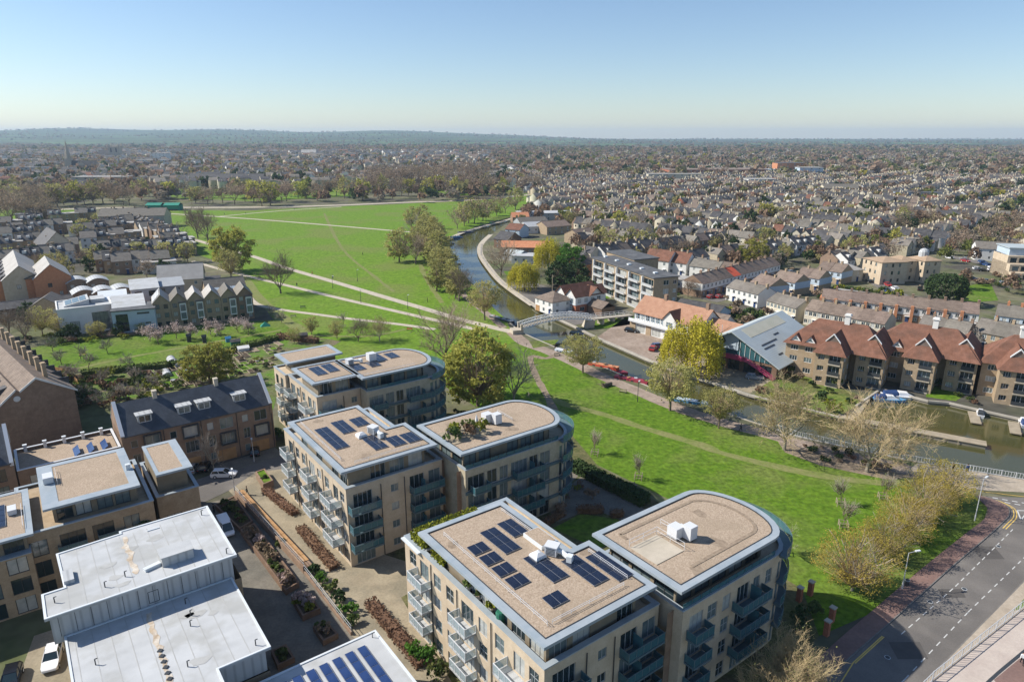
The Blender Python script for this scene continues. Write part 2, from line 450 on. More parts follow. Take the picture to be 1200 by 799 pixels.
def water_mat():
 m = mat('water', (.060, .062, .020), (.085, .078, .028), .02, .09, .7)
 N = m.node_tree.nodes;Lk = m.node_tree.links
 tc = N.new('ShaderNodeTexCoord'); n = N.new('ShaderNodeTexNoise'); n.inputs['Scale'].default_value = .9; n.inputs['Detail'].default_value = 3
 Lk.new(tc.outputs['Object'], n.inputs['Vector'])
 b = N.new('ShaderNodeBump'); b.inputs['Strength'].default_value = .12; b.inputs['Distance'].default_value = .05
 Lk.new(n.outputs[0], b.inputs['Height']); Lk.new(b.outputs[0], N['Principled BSDF'].inputs['Normal'])
water_mat()
def fields_mat():
 m = mat('hill_fields', (.09, .15, .05), (.15, .13, .08), .0012, .95, .1)
 N = m.node_tree.nodes;Lk = m.node_tree.links
 tc = N.new('ShaderNodeTexCoord'); mp = N.new('ShaderNodeMapping'); mp.inputs['Scale'].default_value = (.0025, .0012, 1)
 v = N.new('ShaderNodeTexVoronoi'); v.inputs['Scale'].default_value = 1.0
 Lk.new(tc.outputs['Object'], mp.inputs[0]); Lk.new(mp.outputs[0], v.inputs['Vector'])
 r = N.new('ShaderNodeValToRGB'); e = r.color_ramp.elements
 e[0].color = (.045, .055, .03, 1);e[1].color = (.13, .115, .07, 1)
 for p, c in ((.3, (.05, .075, .04, 1)), (.5, (.06, .07, .04, 1)), (.72, (.10, .17, .055, 1))):
  q = e.new(p);q.color = c
 r.color_ramp.interpolation = 'CONSTANT'
 s = N.new('ShaderNodeSeparateColor'); Lk.new(v.outputs['Color'], s.inputs[0]); Lk.new(s.outputs[0], r.inputs[0])
 Lk.new(r.outputs[0], N['Principled BSDF'].inputs['Base Color'])
fields_mat()
# ---------------------------------------------------------------- the setting: ground, river, grass, paths, roads
BANK_W = px([(1200, 562), (1140, 552), (1073, 541), (1000, 526), (932, 511), (898, 500), (853, 485), (827, 475), (793, 465), (760, 453),
    (693, 424), (658, 410), (625, 396), (608, 388), (593, 374), (575, 358), (556, 335), (536, 315), (526, 303), (520, 291), (524, 281), (540, 273),
    (560, 265), (590, 257), (613, 250), (630, 244)])
BANK_E = px([(640, 244.5), (620, 252), (592, 263), (575, 275), (564, 286), (563, 298), (573, 314), (590, 333), (625, 358), (650, 372),
    (673, 382.6), (700, 396), (760, 422), (800, 438), (840, 450), (878, 463), (930, 476), (983, 489),
    (1003, 476), (1022, 463), (1032, 456), (1053, 461), (1088, 470), (1112, 472), (1150, 481), (1200, 492)])
BANK_W = [(250, 20), (160, 85)] + BANK_W
BANK_E = BANK_E + [(200, 120), (330, 60)]
RIVER = BANK_W + BANK_E
def ground_sheet():
 outer = [(-9000, -300), (9000, -300), (9000, 13000), (-9000, 13000)]
 loops = [[Vector((x, y, 0)) for x, y in outer], [Vector((x, y, 0)) for x, y in RIVER]]
 flat = outer + RIVER
 fs = []
 for t in tessellate_polygon(loops):
  a, b, c = (flat[i] for i in t)
  cr = (b[0] - a[0]) * (c[1] - a[1]) - (b[1] - a[1]) * (c[0] - a[0])
  fs.append(tuple(t) if cr > 0 else tuple(reversed(t)))
 me = bpy.data.meshes.new('ground'); me.from_pydata([(x, y, 0) for x, y in flat], [], fs); me.materials.append(MATS['town_ground'])
 tag(put('ground', me), kind='structure')
ground_sheet()
xs = [p[0] for p in RIVER];ys = [p[1] for p in RIVER]
sheet('river', [(min(xs) - 5, min(ys) - 5), (max(xs) + 5, min(ys) - 5), (max(xs) + 5, max(ys) + 5), (min(xs) - 5, max(ys) + 5)], -.8, 'water')
MB().wallstrip(RIVER, -1.3, .02).build('riverbank', 'bank_wall')
tag(bpy.data.objects['riverbank'], kind='structure')
def coping_line(name, pts, w=.55, z=.22, m='quay'):
 mb = MB()
 for a, b in zip(pts, pts[1:]):
  a = Vector(a);b = Vector(b);d = (b - a).normalized();n = Vector((-d.y, d.x)) * w / 2
  q = [a - n, b - n, b + n, a + n]
  mb.hexa([(p.x, p.y, -.25) for p in q], [(p.x, p.y, z) for p in q])
 return tag(mb.build(name, m), kind='structure')
coping_line('quay_edge', BANK_E[4:18], .9)
coping_line('quay_edge', BANK_E[18:26], .5)
coping_line('quay_edge', BANK_W[2:17], .45, .12)
MEADOW = px([(176, 247), (300, 246.5), (400, 242), (470, 239), (560, 235), (622, 226), (626, 243)]) + BANK_W[27:27:-1] + \
   list(reversed(BANK_W[16:27])) + px([(604, 400), (560, 430), (420, 500), (322, 460), (318, 420), (338, 398), (340, 385), (318, 372), (296, 335), (258, 308), (226, 296), (212, 276)])
sheet('meadow', MEADOW, .02, 'grass')
sheet('lawn', px([(608, 396), (640, 414), (700, 442), (780, 477), (850, 498), (900, 512), (960, 530), (1050, 553), (1100, 562), (1127, 571), (1146, 584), (1157, 595),
     (1153, 608.6), (1134, 623.5), (1082, 665), (1022, 718), (960, 745), (900, 640), (690, 540), (640, 480), (560, 478), (520, 452), (560, 425)]), .03, 'lawn')
sheet('orchard_grass', px([(36, 408), (58, 432), (100, 436), (200, 425), (300, 405), (345, 388), (330, 374), (255, 380), (200, 384), (140, 390), (90, 396)]), .035, 'lawn')
sheet('allotments', px([(92, 437), (200, 427), (322, 402), (350, 392), (400, 400), (330, 440), (320, 480), (130, 480), (80, 460)]), .03, 'allotment_soil')
sheet('field', px([(0, 246), (110, 246), (120, 262), (60, 270), (0, 262)]), .03, 'grass')
sheet('field', px([(515, 208), (600, 203), (612, 222), (560, 230), (500, 228)]), .03, 'grass')
sheet('field', px([(205, 217), (330, 214), (400, 210), (450, 216), (420, 230), (300, 236), (200, 232)]), .03, 'grass')
sheet('field', px([(330, 205), (460, 201), (465, 206), (400, 208), (335, 209)]), .034, 'grass')
sheet('field', px([(1120, 193.5), (1300, 193), (1300, 197.5), (1140, 197)]), .03, 'grass')
sheet('field', px([(790, 172), (1010, 171), (1010, 173.5), (800, 174.5)]), .03, 'grass')
sheet('bank_garden', px([(884, 466), (930, 479), (981, 490), (1001, 477), (1016, 466), (985, 455), (940, 440), (915, 425), (890, 445)]), .03, 'rough_grass')
sheet('grass_patch', px([(668, 372), (720, 366), (745, 372), (742, 380), (700, 386), (690, 383)]), .03, 'lawn')
sheet('grass_patch', px([(560, 350), (600, 345), (600, 362), (585, 372)]), .036, 'grass') if False else None
sheet('grass_patch', px([(590, 318), (620, 316), (640, 345), (606, 338)]), .03, 'lawn')
sheet('grass_patch', px([(722, 325), (760, 318), (735, 345), (700, 352), (690, 340)]), .03, 'lawn')
sheet('grass_patch', px([(842, 368), (870, 378), (862, 392), (838, 386)]), .03, 'lawn')
sheet('grass_patch', px([(1090, 430), (1140, 410), (1150, 450), (1120, 470), (1085, 465)]), .03, 'lawn')
sheet('grass_patch', px([(1118, 338), (1160, 330), (1170, 352), (1120, 356)]), .03, 'lawn')
sheet('grass_patch', px([(620, 400), (655, 398), (650, 404), (625, 408)]), .05, 'rough_grass')
# boathouse hards
sheet('quay_paving', [*px([(700, 395), (760, 420.5), (800, 436)]), *px([(838, 428), (800, 405), (760, 372), (730, 374)])], .03, 'towpath')
sheet('quay_paving', px([(592, 331), (626, 356), (651, 370), (674, 381), (714, 372), (690, 362), (650, 340), (625, 330)]), .034, 'asphalt')
sheet('quay_paving', px([(802, 436.5), (842, 448.5), (879, 461), (905, 445), (880, 425), (825, 420)]), .034, 'yard_paving')
ribbon('quay_path', BANK_E[3:9], 3.0, .04, 'path_pale')
# meadow paths
ribbon('path', px([(222, 279), (255, 289), (298, 301), (335, 314), (390, 330), (450, 348), (505, 364), (540, 374.5), (575, 383), (600, 389)]), 3.4, .05, 'path_pale')
ribbon('path', px([(225, 306), (260, 316), (300, 326), (338, 335), (400, 350), (450, 361.5), (500, 373), (540, 382), (565, 388)]), 2.6, .046, 'path_pale')
ribbon('path', px([(262, 328), (285, 340), (300, 356), (330, 363), (375, 369), (405, 373), (450, 378), (475, 381), (510, 386)]), 2.3, .042, 'path_pale')
ribbon('path', px([(175, 249), (255, 254), (325, 259), (450, 269.5), (492, 273)]), 3.4, .044, 'path_pale')
ribbon('path', px([(255, 254), (325, 247.5), (400, 242.5)]), 3.0, .048, 'path_pale')
ribbon('road', px([(60, 246), (150, 243.5), (300, 243), (400, 240.5), (470, 237.5), (560, 234), (640, 226)]), 9, .05, 'path_pale')
ribbon('track', px([(262, 300), (300, 345), (330, 372), (360, 390)]), 4.5, .038, 'worn_track', jitter=.3)
ribbon('track', px([(380, 250), (400, 290), (440, 325), (462, 342)]), 1.8, .04, 'worn_track', jitter=.3)
ribbon('track', px([(493, 310), (497, 322), (508, 340), (518, 355)]), 2.2, .04, 'worn_track', jitter=.3)
ribbon('track', px([(360, 393), (430, 394), (475, 386)]), 1.6, .04, 'worn_track')
ribbon('path', px([(630, 246), (613, 251.5), (590, 259), (560, 267), (536, 275), (519, 284)]), 3.0, .05, 'path_pale')
ribbon('path', px([(518, 284), (517, 292), (523, 305), (532, 318), (541, 342), (553, 354), (575, 371), (590, 384)]), 2.6, .05, 'towpath')
ribbon('path', px([(90, 432), (150, 419), (200, 410), (250, 401), (300, 392), (330, 387)]), 1.6, .05, 'worn_track')
# towpath to the road
ribbon('towpath', px([(600, 389), (615, 402), (640, 411), (675, 426), (705, 441), (740, 455.5), (780, 472.5), (813, 484.5), (850, 496), (900, 509), (963, 526.5), (1030, 544), (1085, 555)]), 4.2, .045, 'towpath', jitter=.06)
ribbon('path', px([(655, 414), (640, 420), (622, 418), (628, 440), (640, 462), (652, 487)]), 1.8, .046, 'dirt', jitter=.2)
ribbon('path', px([(645, 466), (663, 474), (705, 485), (750, 500), (820, 521), (850, 532), (925, 550), (981, 560), (1040, 566), (1085, 562)]), 2.3, .045, 'worn_track', jitter=.25)
sheet('bank_soil', px([(905, 508), (950, 518), (1060, 543), (1100, 560), (1040, 562), (960, 545), (920, 530)]), .037, 'dirt')
sheet('plaza', px([(1075, 543), (1140, 552.6), (1200, 562.6), (1320, 584), (1320, 600), (1200, 577), (1146, 574), (1127, 571), (1100, 562), (1060, 553)]), .05, 'buff_paving')
# road at the lower right
ROADL = smooth_line(px([(900, 860), (992, 775), (1041, 732), (1112, 668), (1160, 627), (1176, 612), (1183, 604), (1181, 594), (1166, 586), (1150, 581)]), 4)
sheet('road', ROADL + px([(1200, 583), (1330, 606), (1330, 590), (1500, 600)])[:2] + px([(1330, 640), (1200, 680), (1112, 769.5), (1020, 860)]), .03, 'asphalt')
PAVE_IN = smooth_line(px([(1150, 578), (1146, 584), (1157, 596), (1153, 608.6), (1134, 623.5), (1082, 665), (1022, 716), (960, 770), (880, 850)]), 3)
def pavement(name, a, b, z, m):
 sheet(name, a + b, z, m)
 ed = MB()
 for i in range(len(a) - 1):
  p, q = Vector(a[i]), Vector(a[i + 1]);d = (q - p)
  if d.length < 1e-4: continue
  d.normalize();n = Vector((-d.y, d.x)) * .14
  w = [p, q, q + n, p + n]
  ed.hexa([(k.x, k.y, 0) for k in w], [(k.x, k.y, z + .01) for k in w])
 tag(ed.build('kerb', 'kerb'), kind='structure')
pavement('pavement', ROADL, PAVE_IN, .13, 'pink_paving')
RP = px([(1020, 860), (1112, 769.5), (1200, 680), (1320, 560)])
pavement('pavement', RP[::-1], px([(1030, 860), (1092, 799), (1200, 713), (1300, 620)]), .12, 'buff_paving')
RAMP = px([(1060, 830), (1092, 801), (1200, 714.5), (1330, 610)])
sheet('bridge_ramp', RAMP + px([(1400, 700), (1200, 900)]), .35, 'ramp_paving')
ribbon('cycle_lane', px([(1120, 840), (1160, 799), (1200, 765), (1260, 715)]), .35, .365, 'metal_dark')
sheet('cycle_path', px([(1164, 799), (1204, 766), (1264, 716), (1330, 720), (1200, 850)]), .36, 'pink_paving')
sheet('grass_patch', px([(1188, 716), (1200, 702), (1220, 690), (1215, 697), (1197, 714)]), .14, 'lawn')
def dashes(name, line, w, ln, gap, z, m='white_paint', label=None):
 pts = [Vector(p) for p in line];mb = MB();acc = 0;on = True;seg = []
 for a, b in zip(pts, pts[1:]):
  L = (b - a).length;d = (b - a) / L;s = 0
  n = Vector((-d.y, d.x)) * w / 2
  while s < L:
   e = min(L, s + ln);p, q = a + d * s, a + d * e
   mb.poly([(k.x, k.y, z) for k in (p - n, q - n, q + n, p + n)]);s += ln + gap
 return tag(mb.build(name, m), kind='structure')
dashes('lane_marking', px([(1056, 743), (1119.5, 687), (1187, 620)]), .12, 1.1, .9, .036)
dashes('lane_marking', px([(1020, 833), (1060, 796), (1134.5, 717), (1200, 653.5), (1260, 597)]), .12, 1.1, 1.1, .036)
dashes('lane_marking', px([(1163, 583), (1250, 598)]), .25, .8, .6, .036)
dashes('lane_marking', px([(1166, 586.5), (1250, 601)]), .25, .8, .6, .036)
ribbon('yellow_line', [(p[0] + .45, p[1] - .3) for p in ROADL[18:34]], .14, .037, 'yellow_paint', n=1)
ribbon('yellow_line', [(p[0] + .75, p[1] - .55) for p in ROADL[18:34]], .14, .037, 'yellow_paint', n=1)
ribbon('yellow_line', px([(985, 800), (1000, 776), (1034, 745)]), .14, .037, 'yellow_paint', n=1)
ribbon('yellow_line', px([(1002, 777), (1036, 746)]), .14, .037, 'yellow_paint', n=1)
ribbon('yellow_line', px([(1150, 576), (1200, 582), (1300, 600)]), .14, .058, 'yellow_paint', n=1)
tri = px([(1192, 598), (1205, 598.5), (1196.5, 609)])
dashes('give_way_marking', tri + tri[:1], .22, 9, 1, .036)
# far hills beyond the town, south-west
def hills():
 mb = MB();nx, ny = 60, 8
 rg = random.Random(3)
 def hz(x, y):
  t = (y - 4200) / 4800
  prof = max(0, min(1, t)) ** 1.1
  e = max(0.0, min(1, (1500 - x) / 3400));e = e * e * (3 - 2 * e)
  und = 1 + .13 * math.sin(x * .0011 + 1) + .09 * math.sin(x * .0031 + y * .0007)
  return .5 + prof * (16 + 108 * e * und)
 V = {}
 for j in range(ny + 1):
  for i in range(nx + 1):
   x = -8900 + i * 17800 / nx;y = 4200 + j * 4800 / ny
   V[i, j] = len(mb.v);mb.v.append((x, y, hz(x, y) if j else -.5))
 for j in range(ny):
  for i in range(nx): mb.f.append((V[i, j], V[i + 1, j], V[i + 1, j + 1], V[i, j + 1]))
 o = mb.build('hills', 'hill_fields', smooth=True); tag(o, kind='structure')
 return hz
hill_z = hills()
mat('membrane_dirt', (.36, .36, .34), (.43, .43, .415), .8, .8, .2)
# ---------------------------------------------------------------- windows, facades and balconies used by every building
_wm = {}
def window_meshes(w, h, cols, rows, frame='frame_dark', t=.07):
 k = (w, h, cols, rows, frame)
 if k not in _wm:
  f = MB()
  f.box(-w / 2, -w / 2 + t, -.03, .06, 0, h);f.box(w / 2 - t, w / 2, -.03, .06, 0, h)
  f.box(-w / 2 + t, w / 2 - t, -.03, .06, 0, t);f.box(-w / 2 + t, w / 2 - t, -.03, .06, h - t, h)
  for i in range(1, cols):
   x = -w / 2 + w * i / cols;f.box(x - t / 2, x + t / 2, -.02, .06, t, h - t)
  for j in range(1, rows):
   z = h * j / rows if rows > 1 else h;f.box(-w / 2 + t, w / 2 - t, -.01, .05, z - t / 2, z + t / 2)
  p = MB().box(-w / 2 + t, w / 2 - t, .02, .04, t, h - t)
  _wm[k] = (f.mesh('window', frame), p.mesh('pane', 'glass'))
  for g in ('curtain_sky_pane', 'pane_mid', 'glass_teal'):
   q = _wm[k][1].copy();q.materials[0] = MATS[g];_wm[k] += (q,)
 return _wm[k]
def add_window(parent, x, y, z, rz, w, h, cols=2, rows=1, frame='frame_dark', rng=random, mixp=(.45, .75), name='window'):
 ms = window_meshes(round(w, 2), round(h, 2), cols, rows, frame)
 o = put(name, ms[0], parent, (x, y, z), rz)
 r = rng.random()
 put('pane', ms[1] if r < mixp[0] else (ms[3] if r < mixp[1] else ms[2]), o)
 return o
def facade(mb, p0, p1, z0, z1, ops, depth=.16, parent=None, rng=random, frame='frame_dark', mixp=(.45, .75)):
 """wall from p0 to p1 (outside on the right hand), with real openings ops = (a, b, za, zb, cols, rows); windows set in them"""
 p0 = Vector(p0);p1 = Vector(p1);L = (p1 - p0).length;d = (p1 - p0) / L;n = Vector((d.y, -d.x))
 X = sorted({0.0, L, *[o[0] for o in ops], *[o[1] for o in ops]});Z = sorted({z0, z1, *[o[2] for o in ops], *[o[3] for o in ops]})
 def q(s, z, k=0.0):
  p = p0 + d * s - n * k;return (p.x, p.y, z)
 for i in range(len(X) - 1):
  run = None
  for j in range(len(Z) - 1):
   xm, zm = (X[i] + X[i + 1]) / 2, (Z[j] + Z[j + 1]) / 2
   hole = any(o[0] < xm < o[1] and o[2] < zm < o[3] for o in ops)
   if not hole: mb.poly([q(X[i], Z[j]), q(X[i + 1], Z[j]), q(X[i + 1], Z[j + 1]), q(X[i], Z[j + 1])])
 rz = math.atan2(d.y, d.x)
 for o in ops:
  a, b, za, zb = o[:4]
  mb.poly([q(a, za), q(a, za, depth), q(a, zb, depth), q(a, zb)]);mb.poly([q(b, za, depth), q(b, za), q(b, zb), q(b, zb, depth)])
  mb.poly([q(a, za), q(b, za), q(b, za, depth), q(a, za, depth)]);mb.poly([q(a, zb, depth), q(b, zb, depth), q(b, zb), q(a, zb)])
  if parent is not None:
   c = q((a + b) / 2, za, depth * .72)
   add_window(parent, c[0], c[1], za, rz, b - a, zb - za, o[4] if len(o) > 4 else 2, o[5] if len(o) > 5 else 1, frame, rng, mixp, o[6] if len(o) > 6 else 'window')
_bm = {}
def balcony(parent, x, y, z, rz, w, d=1.5, style='pale', end_screen=False):
 """slab, rails and glass; local -y is outward, the wall is at y = 0"""
 k = (w, d, style)
 if k not in _bm:
  s = MB().box(-w / 2, w / 2, -d, 0, -.22, 0)
  r = MB();g = MB()
  n = max(2, round(w / 1.0))
  for i in range(n + 1):
   xx = -w / 2 + .04 + (w - .08) * i / n;r.box(xx - .03, xx + .03, -d + .02, -d + .08, 0, 1.08)
  for xx in (-w / 2 + .04, w / 2 - .04):
   r.box(xx - .03, xx + .03, -d + .08, -.03, 1.02, 1.08);r.box(xx - .03, xx + .03, -.06, 0, 0, 1.02)
  r.box(-w / 2, w / 2, -d + .01, -d + .09, 1.08, 1.14)
  g.box(-w / 2 + .06, w / 2 - .06, -d + .04, -d + .06, .1, 1.02)
  for xx in (-w / 2 + .04, w / 2 - .04): g.box(xx - .01, xx + .01, -d + .1, -.08, .1, 1.0)
  _bm[k] = (s.mesh('balcony', 'panel_grey' if style == 'pale' else 'metal_teal'), r.mesh('railing', 'white_metal' if style == 'pale' else 'metal_teal'),
     g.mesh('balcony_glass', 'balcony_glass' if style == 'pale' else 'teal_glass'))
 o = put('balcony', _bm[k][0], parent, (x, y, z), rz)
 put('railing', _bm[k][1], o); put('balcony_glass', _bm[k][2], o)
 return o
def glass_material(name, col, alpha):
 m = bpy.data.materials.new(name);MATS[name] = m;m.use_nodes = True
 nt = m.node_tree;N = nt.nodes
 b = N['Principled BSDF']; b.inputs['Base Color'].default_value = col; b.inputs['Roughness'].default_value = .1; b.inputs['Specular IOR Level'].default_value = .6
 t = N.new('ShaderNodeBsdfTransparent'); t.inputs[0].default_value = (.88, .93, .94, 1)
 x = N.new('ShaderNodeMixShader'); x.inputs[0].default_value = alpha
 nt.links.new(t.outputs[0], x.inputs[1]); nt.links.new(b.outputs[0], x.inputs[2]); nt.links.new(x.outputs[0], N['Material Output'].inputs['Surface'])
glass_material('balcony_glass', (.45, .52, .54, 1), .45)
glass_material('teal_glass', (.055, .15, .18, 1), .85)
_sp = {}
def solar_array(parent, x, y, z, nx, ny, mw=1.0, mh=1.65, tilt=.12, mt='solar', rz=0):
 """array of separate framed modules"""
 k = (mw, mh, mt, tilt)
 if k not in _sp:
  dz = mh * tilt
  m = MB();a = .04
  m.hexa([(a, a, .12), (mw - a, a, .12), (mw - a, mh - a, .12 + dz), (a, mh - a, .12 + dz)], [(a, a, .16), (mw - a, a, .16), (mw - a, mh - a, .16 + dz), (a, mh - a, .16 + dz)])
  _sp[k] = m.mesh('solar_panel', mt)
 fr = MB();dz = mh * tilt
 for j in range(ny):
  fr.box(0, nx * mw, j * mh, j * mh + .05, .02, .13)
  for i in range(nx + 1): fr.hexa([(i * mw - .02, j * mh, .1), (i * mw + .02, j * mh, .1), (i * mw + .02, (j + 1) * mh - .02, .1 + dz), (i * mw - .02, (j + 1) * mh - .02, .1 + dz)],
          [(i * mw - .02, j * mh, .15), (i * mw + .02, j * mh, .15), (i * mw + .02, (j + 1) * mh - .02, .15 + dz), (i * mw - .02, (j + 1) * mh - .02, .15 + dz)])
 o = fr.build('solar_array', 'solar_frame', parent, (x, y, z), rz)
 for j in range(ny):
  for i in range(nx): put('solar_panel', _sp[k], o, (i * mw, j * mh, 0))
 return o
def rail_run(parent, pts, h=.9, name='roof_railing', m='white_metal', r=.025):
 mb = MB()
 for a, b in zip(pts, pts[1:]):
  A = Vector(a);B = Vector(b)
  for k in (h, h * .5): mb.tube(A + Vector((0, 0, k)), B + Vector((0, 0, k)), r, r, 4)
  n = max(1, round((B - A).length / 2.2))
  for i in range(n + 1):
   p = A.lerp(B, i / n);mb.tube(p, p + Vector((0, 0, h)), r, r, 4)
 return mb.build(name, m, parent)
def hvac(parent, x, y, z, rz=0, s=1.0):
 u = MB().box(-.9 * s, .9 * s, -.8 * s, .8 * s, .15, 1.6 * s).box(-1 * s, 1 * s, -.9 * s, .9 * s, 1.6 * s, 1.68 * s)
 o = u.build('ventilation_unit', 'white_metal', parent, (x, y, z), rz)
 d = MB();d.path([(.9 * s, 0, .8 * s), (1.6 * s, 0, .8 * s), (2.2 * s, -.5 * s, .8 * s), (2.9 * s, -.9 * s, .8 * s)], .38 * s, 10);d.box(2.7 * s, 3.5 * s, -1.5 * s, -.5 * s, .2, 1.25 * s)
 d.build('duct', 'metal_pale', o)
 g = MB()
 for i in range(5): g.box(-.7 * s, .7 * s, -.83 * s, -.8 * s, .35 * s + i * .22 * s, .45 * s + i * .22 * s)
 g.build('grille', 'metal_dark', o)
 return o
PHI = R(36.5)
def arc(cx, cy, rx, ry, a0, a1, n):
 return [(cx + rx * math.cos(R(a0 + (a1 - a0) * i / n)), cy + ry * math.sin(R(a0 + (a1 - a0) * i / n))) for i in range(n + 1)]
# ---------------------------------------------------------------- the three riverside blocks with curved wings
def apartment_block(label, ox, oy, MX, MY, roofpoly, wx0, wx1, wy0, wy1, rbulge, seed, wing_dark=False, main=True, hedge=None):
 rng = random.Random(seed)
 t = thing('apartment_block', label, 'apartment block', ox, oy, PHI)
 Hb, Hp, S = 12.6, 15.6, 3.0
 br = 'brick_buff'
 w = MB()
 # --- main body: sunlit long face (-x), shaded end face (-y)
 fr = dict(parent=t, rng=rng, frame='clad_grey', mixp=(.42, .82))
 ops = []
 tall = [(.8, 2.3), (3.0, 4.8), (6.4, 8.0), (9.4, 11.0), (12.0, 14.4), (16.0, 17.6), (18.8, 20.4), (21.6, 23.6), (24.6, 26.2)]
 tall = [q for q in tall if q[1] < MY - .4]
 for f in range(4):
  z = f * S
  for i, (a, b) in enumerate(tall):
   lo = .15 if i in (1, 4, 7) else (.55 if rng.random() < .8 else .9)
   ops.append((MY - b, MY - a, z + lo, z + 2.45, 3 if b - a > 2 else 2, 2 if lo > .3 else 1))
 facade(w, (0, MY), (0, 0), 0, Hb, ops, **fr)
 ops = []
 for f in range(4):
  z = f * S
  ops += [(1.0, 3.9, z + .15, z + 2.45, 4, 1), (6.9, 8.1, z + .9, z + 2.1, 2, 1), (10.0, 12.4, z + .15, z + 2.45, 3, 1), (13.2, 15.2, z + .15, z + 2.45, 2, 1)]
 facade(w, (0, 0), (MX, 0), 0, Hb, [o for o in ops if o[1] < MX - .2], **fr)
 facade(w, (MX, 0), (MX, MY), 0, Hb, [(3, 5, f * S + .6, f * S + 2.3, 2, 1) for f in range(4)] + [(MY - 6, MY - 4, f * S + .6, f * S + 2.3, 2, 1) for f in range(4)], **fr)
 ops = [(a, a + 1.8, f * S + .3, f * S + 2.4, 2, 1) for f in range(4) for a in (1.5, 5, 8.5, 12) if a + 1.9 < MX]
 facade(w, (MX, MY), (0, MY), 0, Hb, ops, **fr)
 w.poly([(.4, .4, Hb - .62), (MX - .4, .4, Hb - .62), (MX - .4, MY - .4, Hb - .62), (.4, MY - .4, Hb - .62)])
 for q0, q1 in (((.4, .4), (.4, MY - .4)), ((MX - .4, .4), (.4, .4)), ((.4, MY - .4), (MX - .4, MY - .4)), ((MX - .4, MY - .4), (MX - .4, .4))):
  w.poly([(q0[0], q0[1], Hb - .62), (q1[0], q1[1], Hb - .62), (q1[0], q1[1], Hb), (q0[0], q0[1], Hb)])
 w.build('wall', br, t)
 MB().ring([(-.08, -.08), (MX + .08, -.08), (MX + .08, MY + .08), (-.08, MY + .08)], [(.55, .55), (MX - .55, .55), (MX - .55, MY - .55), (.55, MY - .55)], Hb, Hb + .14).build('coping', 'metal_grey', t)
 # drain pipes
 for y in (8.6, 15.2, 20.9):
  if y < MY: MB().tube((-.1, y, 0), (-.1, y, Hb - .4), .06, n=5).build('drain_pipe', 'metal_dark', t)
 for x in (5.3, 9.1):
  if x < MX: MB().tube((x, -.1, 0), (x, -.1, Hb - .8), .06, n=5).build('drain_pipe', 'metal_dark', t)
 # penthouse
 rx = [p[0] for p in roofpoly];ry = [p[1] for p in roofpoly]
 inset = 1.5
 ip = []
 n = len(roofpoly)
 for i in range(n):        # inset outline (right-angled corners)
  a, b, c = Vector(roofpoly[i - 1]), Vector(roofpoly[i]), Vector(roofpoly[(i + 1) % n])
  d1 = (b - a).normalized();d2 = (c - b).normalized()
  ip.append(tuple(b + (Vector((-d1.y, d1.x)) + Vector((-d2.y, d2.x))) * inset))
 pw = MB()
 for i in range(n):
  a, b = Vector(ip[i]), Vector(ip[(i + 1) % n]);L = (b - a).length
  k = max(1, int(L / 2.9));st = L / k
  ops = [(i2 * st + .35, i2 * st + st - .35, Hb - .55, Hp - .75, 3, 1) for i2 in range(k) if st > 2.2 and rng.random() < .75]
  facade(pw, a, b, Hb - .6, Hp - .28, ops, **fr)
 pw.build('penthouse_wall', 'timber_clad', t)
 def inset_poly(pl, k):
  o = []
  for i in range(len(pl)):
   a, b, c = Vector(pl[i - 1]), Vector(pl[i]), Vector(pl[(i + 1) % len(pl)])
   d1 = (b - a).normalized();d2 = (c - b).normalized()
   nn = Vector((-d1.y, d1.x)) + Vector((-d2.y, d2.x));nn = nn / max(.5, 1 + d1.dot(d2))
   o.append(tuple(b + nn * k))
  return o
 r_ = MB().ring(roofpoly, inset_poly(roofpoly, .82), Hp - .28, Hp + .06)
 r_.build('roof_edge', 'metal_grey', t)
 MB().ring(inset_poly(roofpoly, .825), inset_poly(roofpoly, .92), Hp - .2, Hp + .11).build('roof_trim', 'metal_dark', t)
 g = inset_poly(roofpoly, .87)
 MB().prism(g, Hp - .27, Hp - .02).build('roof', 'gravel', t)
 # balconies on the sunny face
 for i, q in enumerate(tall):
  if i in (1, 4, 7):
   for f in (1, 2, 3): balcony(t, 0, (q[0] + q[1]) / 2, f * S, R(-90), 3.4 if i != 1 else 3.9, 1.5 if i != 1 else 1.8)
 for f in (1, 2, 3):
  balcony(t, 2.4, 0, f * S, 0, 4.6, 1.5, 'grey'); balcony(t, 12.6 if MX > 14 else 11.4, 0, f * S, 0, 5.4 if MX > 14 else 3, 1.4, 'grey')
  MB().box(11.9, 11.95, -1.3, 0, 0, 1.9).build('privacy_screen', 'teal_glass', t, (0, 0, f * S))
 # --- wing with a rounded river end
 w = MB()
 cy = (wy0 + wy1) / 2
 sx = wx1
 ops = []
 Lw = sx - wx0
 cols = [(1.2, 3.4, .15, 3), (4.2, 5.8, .5, 2), (6.8, 8.2, .5, 2), (9.4, 11.6, .15, 3), (12.4, 13.6, .15, 2), (14.8, 16.0, .5, 2)]
 if wing_dark: cols = [(.4, 3.4, .15, 3), (3.9, 5.7, .15, 2), (6.2, 7.8, .15, 2), (8.4, 11.6, .15, 4), (12.0, 13.7, .15, 2), (14.2, 16.2, .15, 2)]
 for f in range(4):
  for a, b, lo, c in cols:
   if b < Lw - .3: ops.append((a, b, f * S + lo, f * S + 2.45, c, 2 if lo > .3 else 1))
 mp = (.45, .88) if wing_dark else (.4, .75)
 wall_m = 'brick_gault' if wing_dark else br
 facade(w, (wx0, wy0), (sx, wy0), 0, Hb, ops, **dict(fr, mixp=mp))
 facade(w, (sx, wy1), (wx0, wy1), 0, Hb, ops, **dict(fr, mixp=mp))
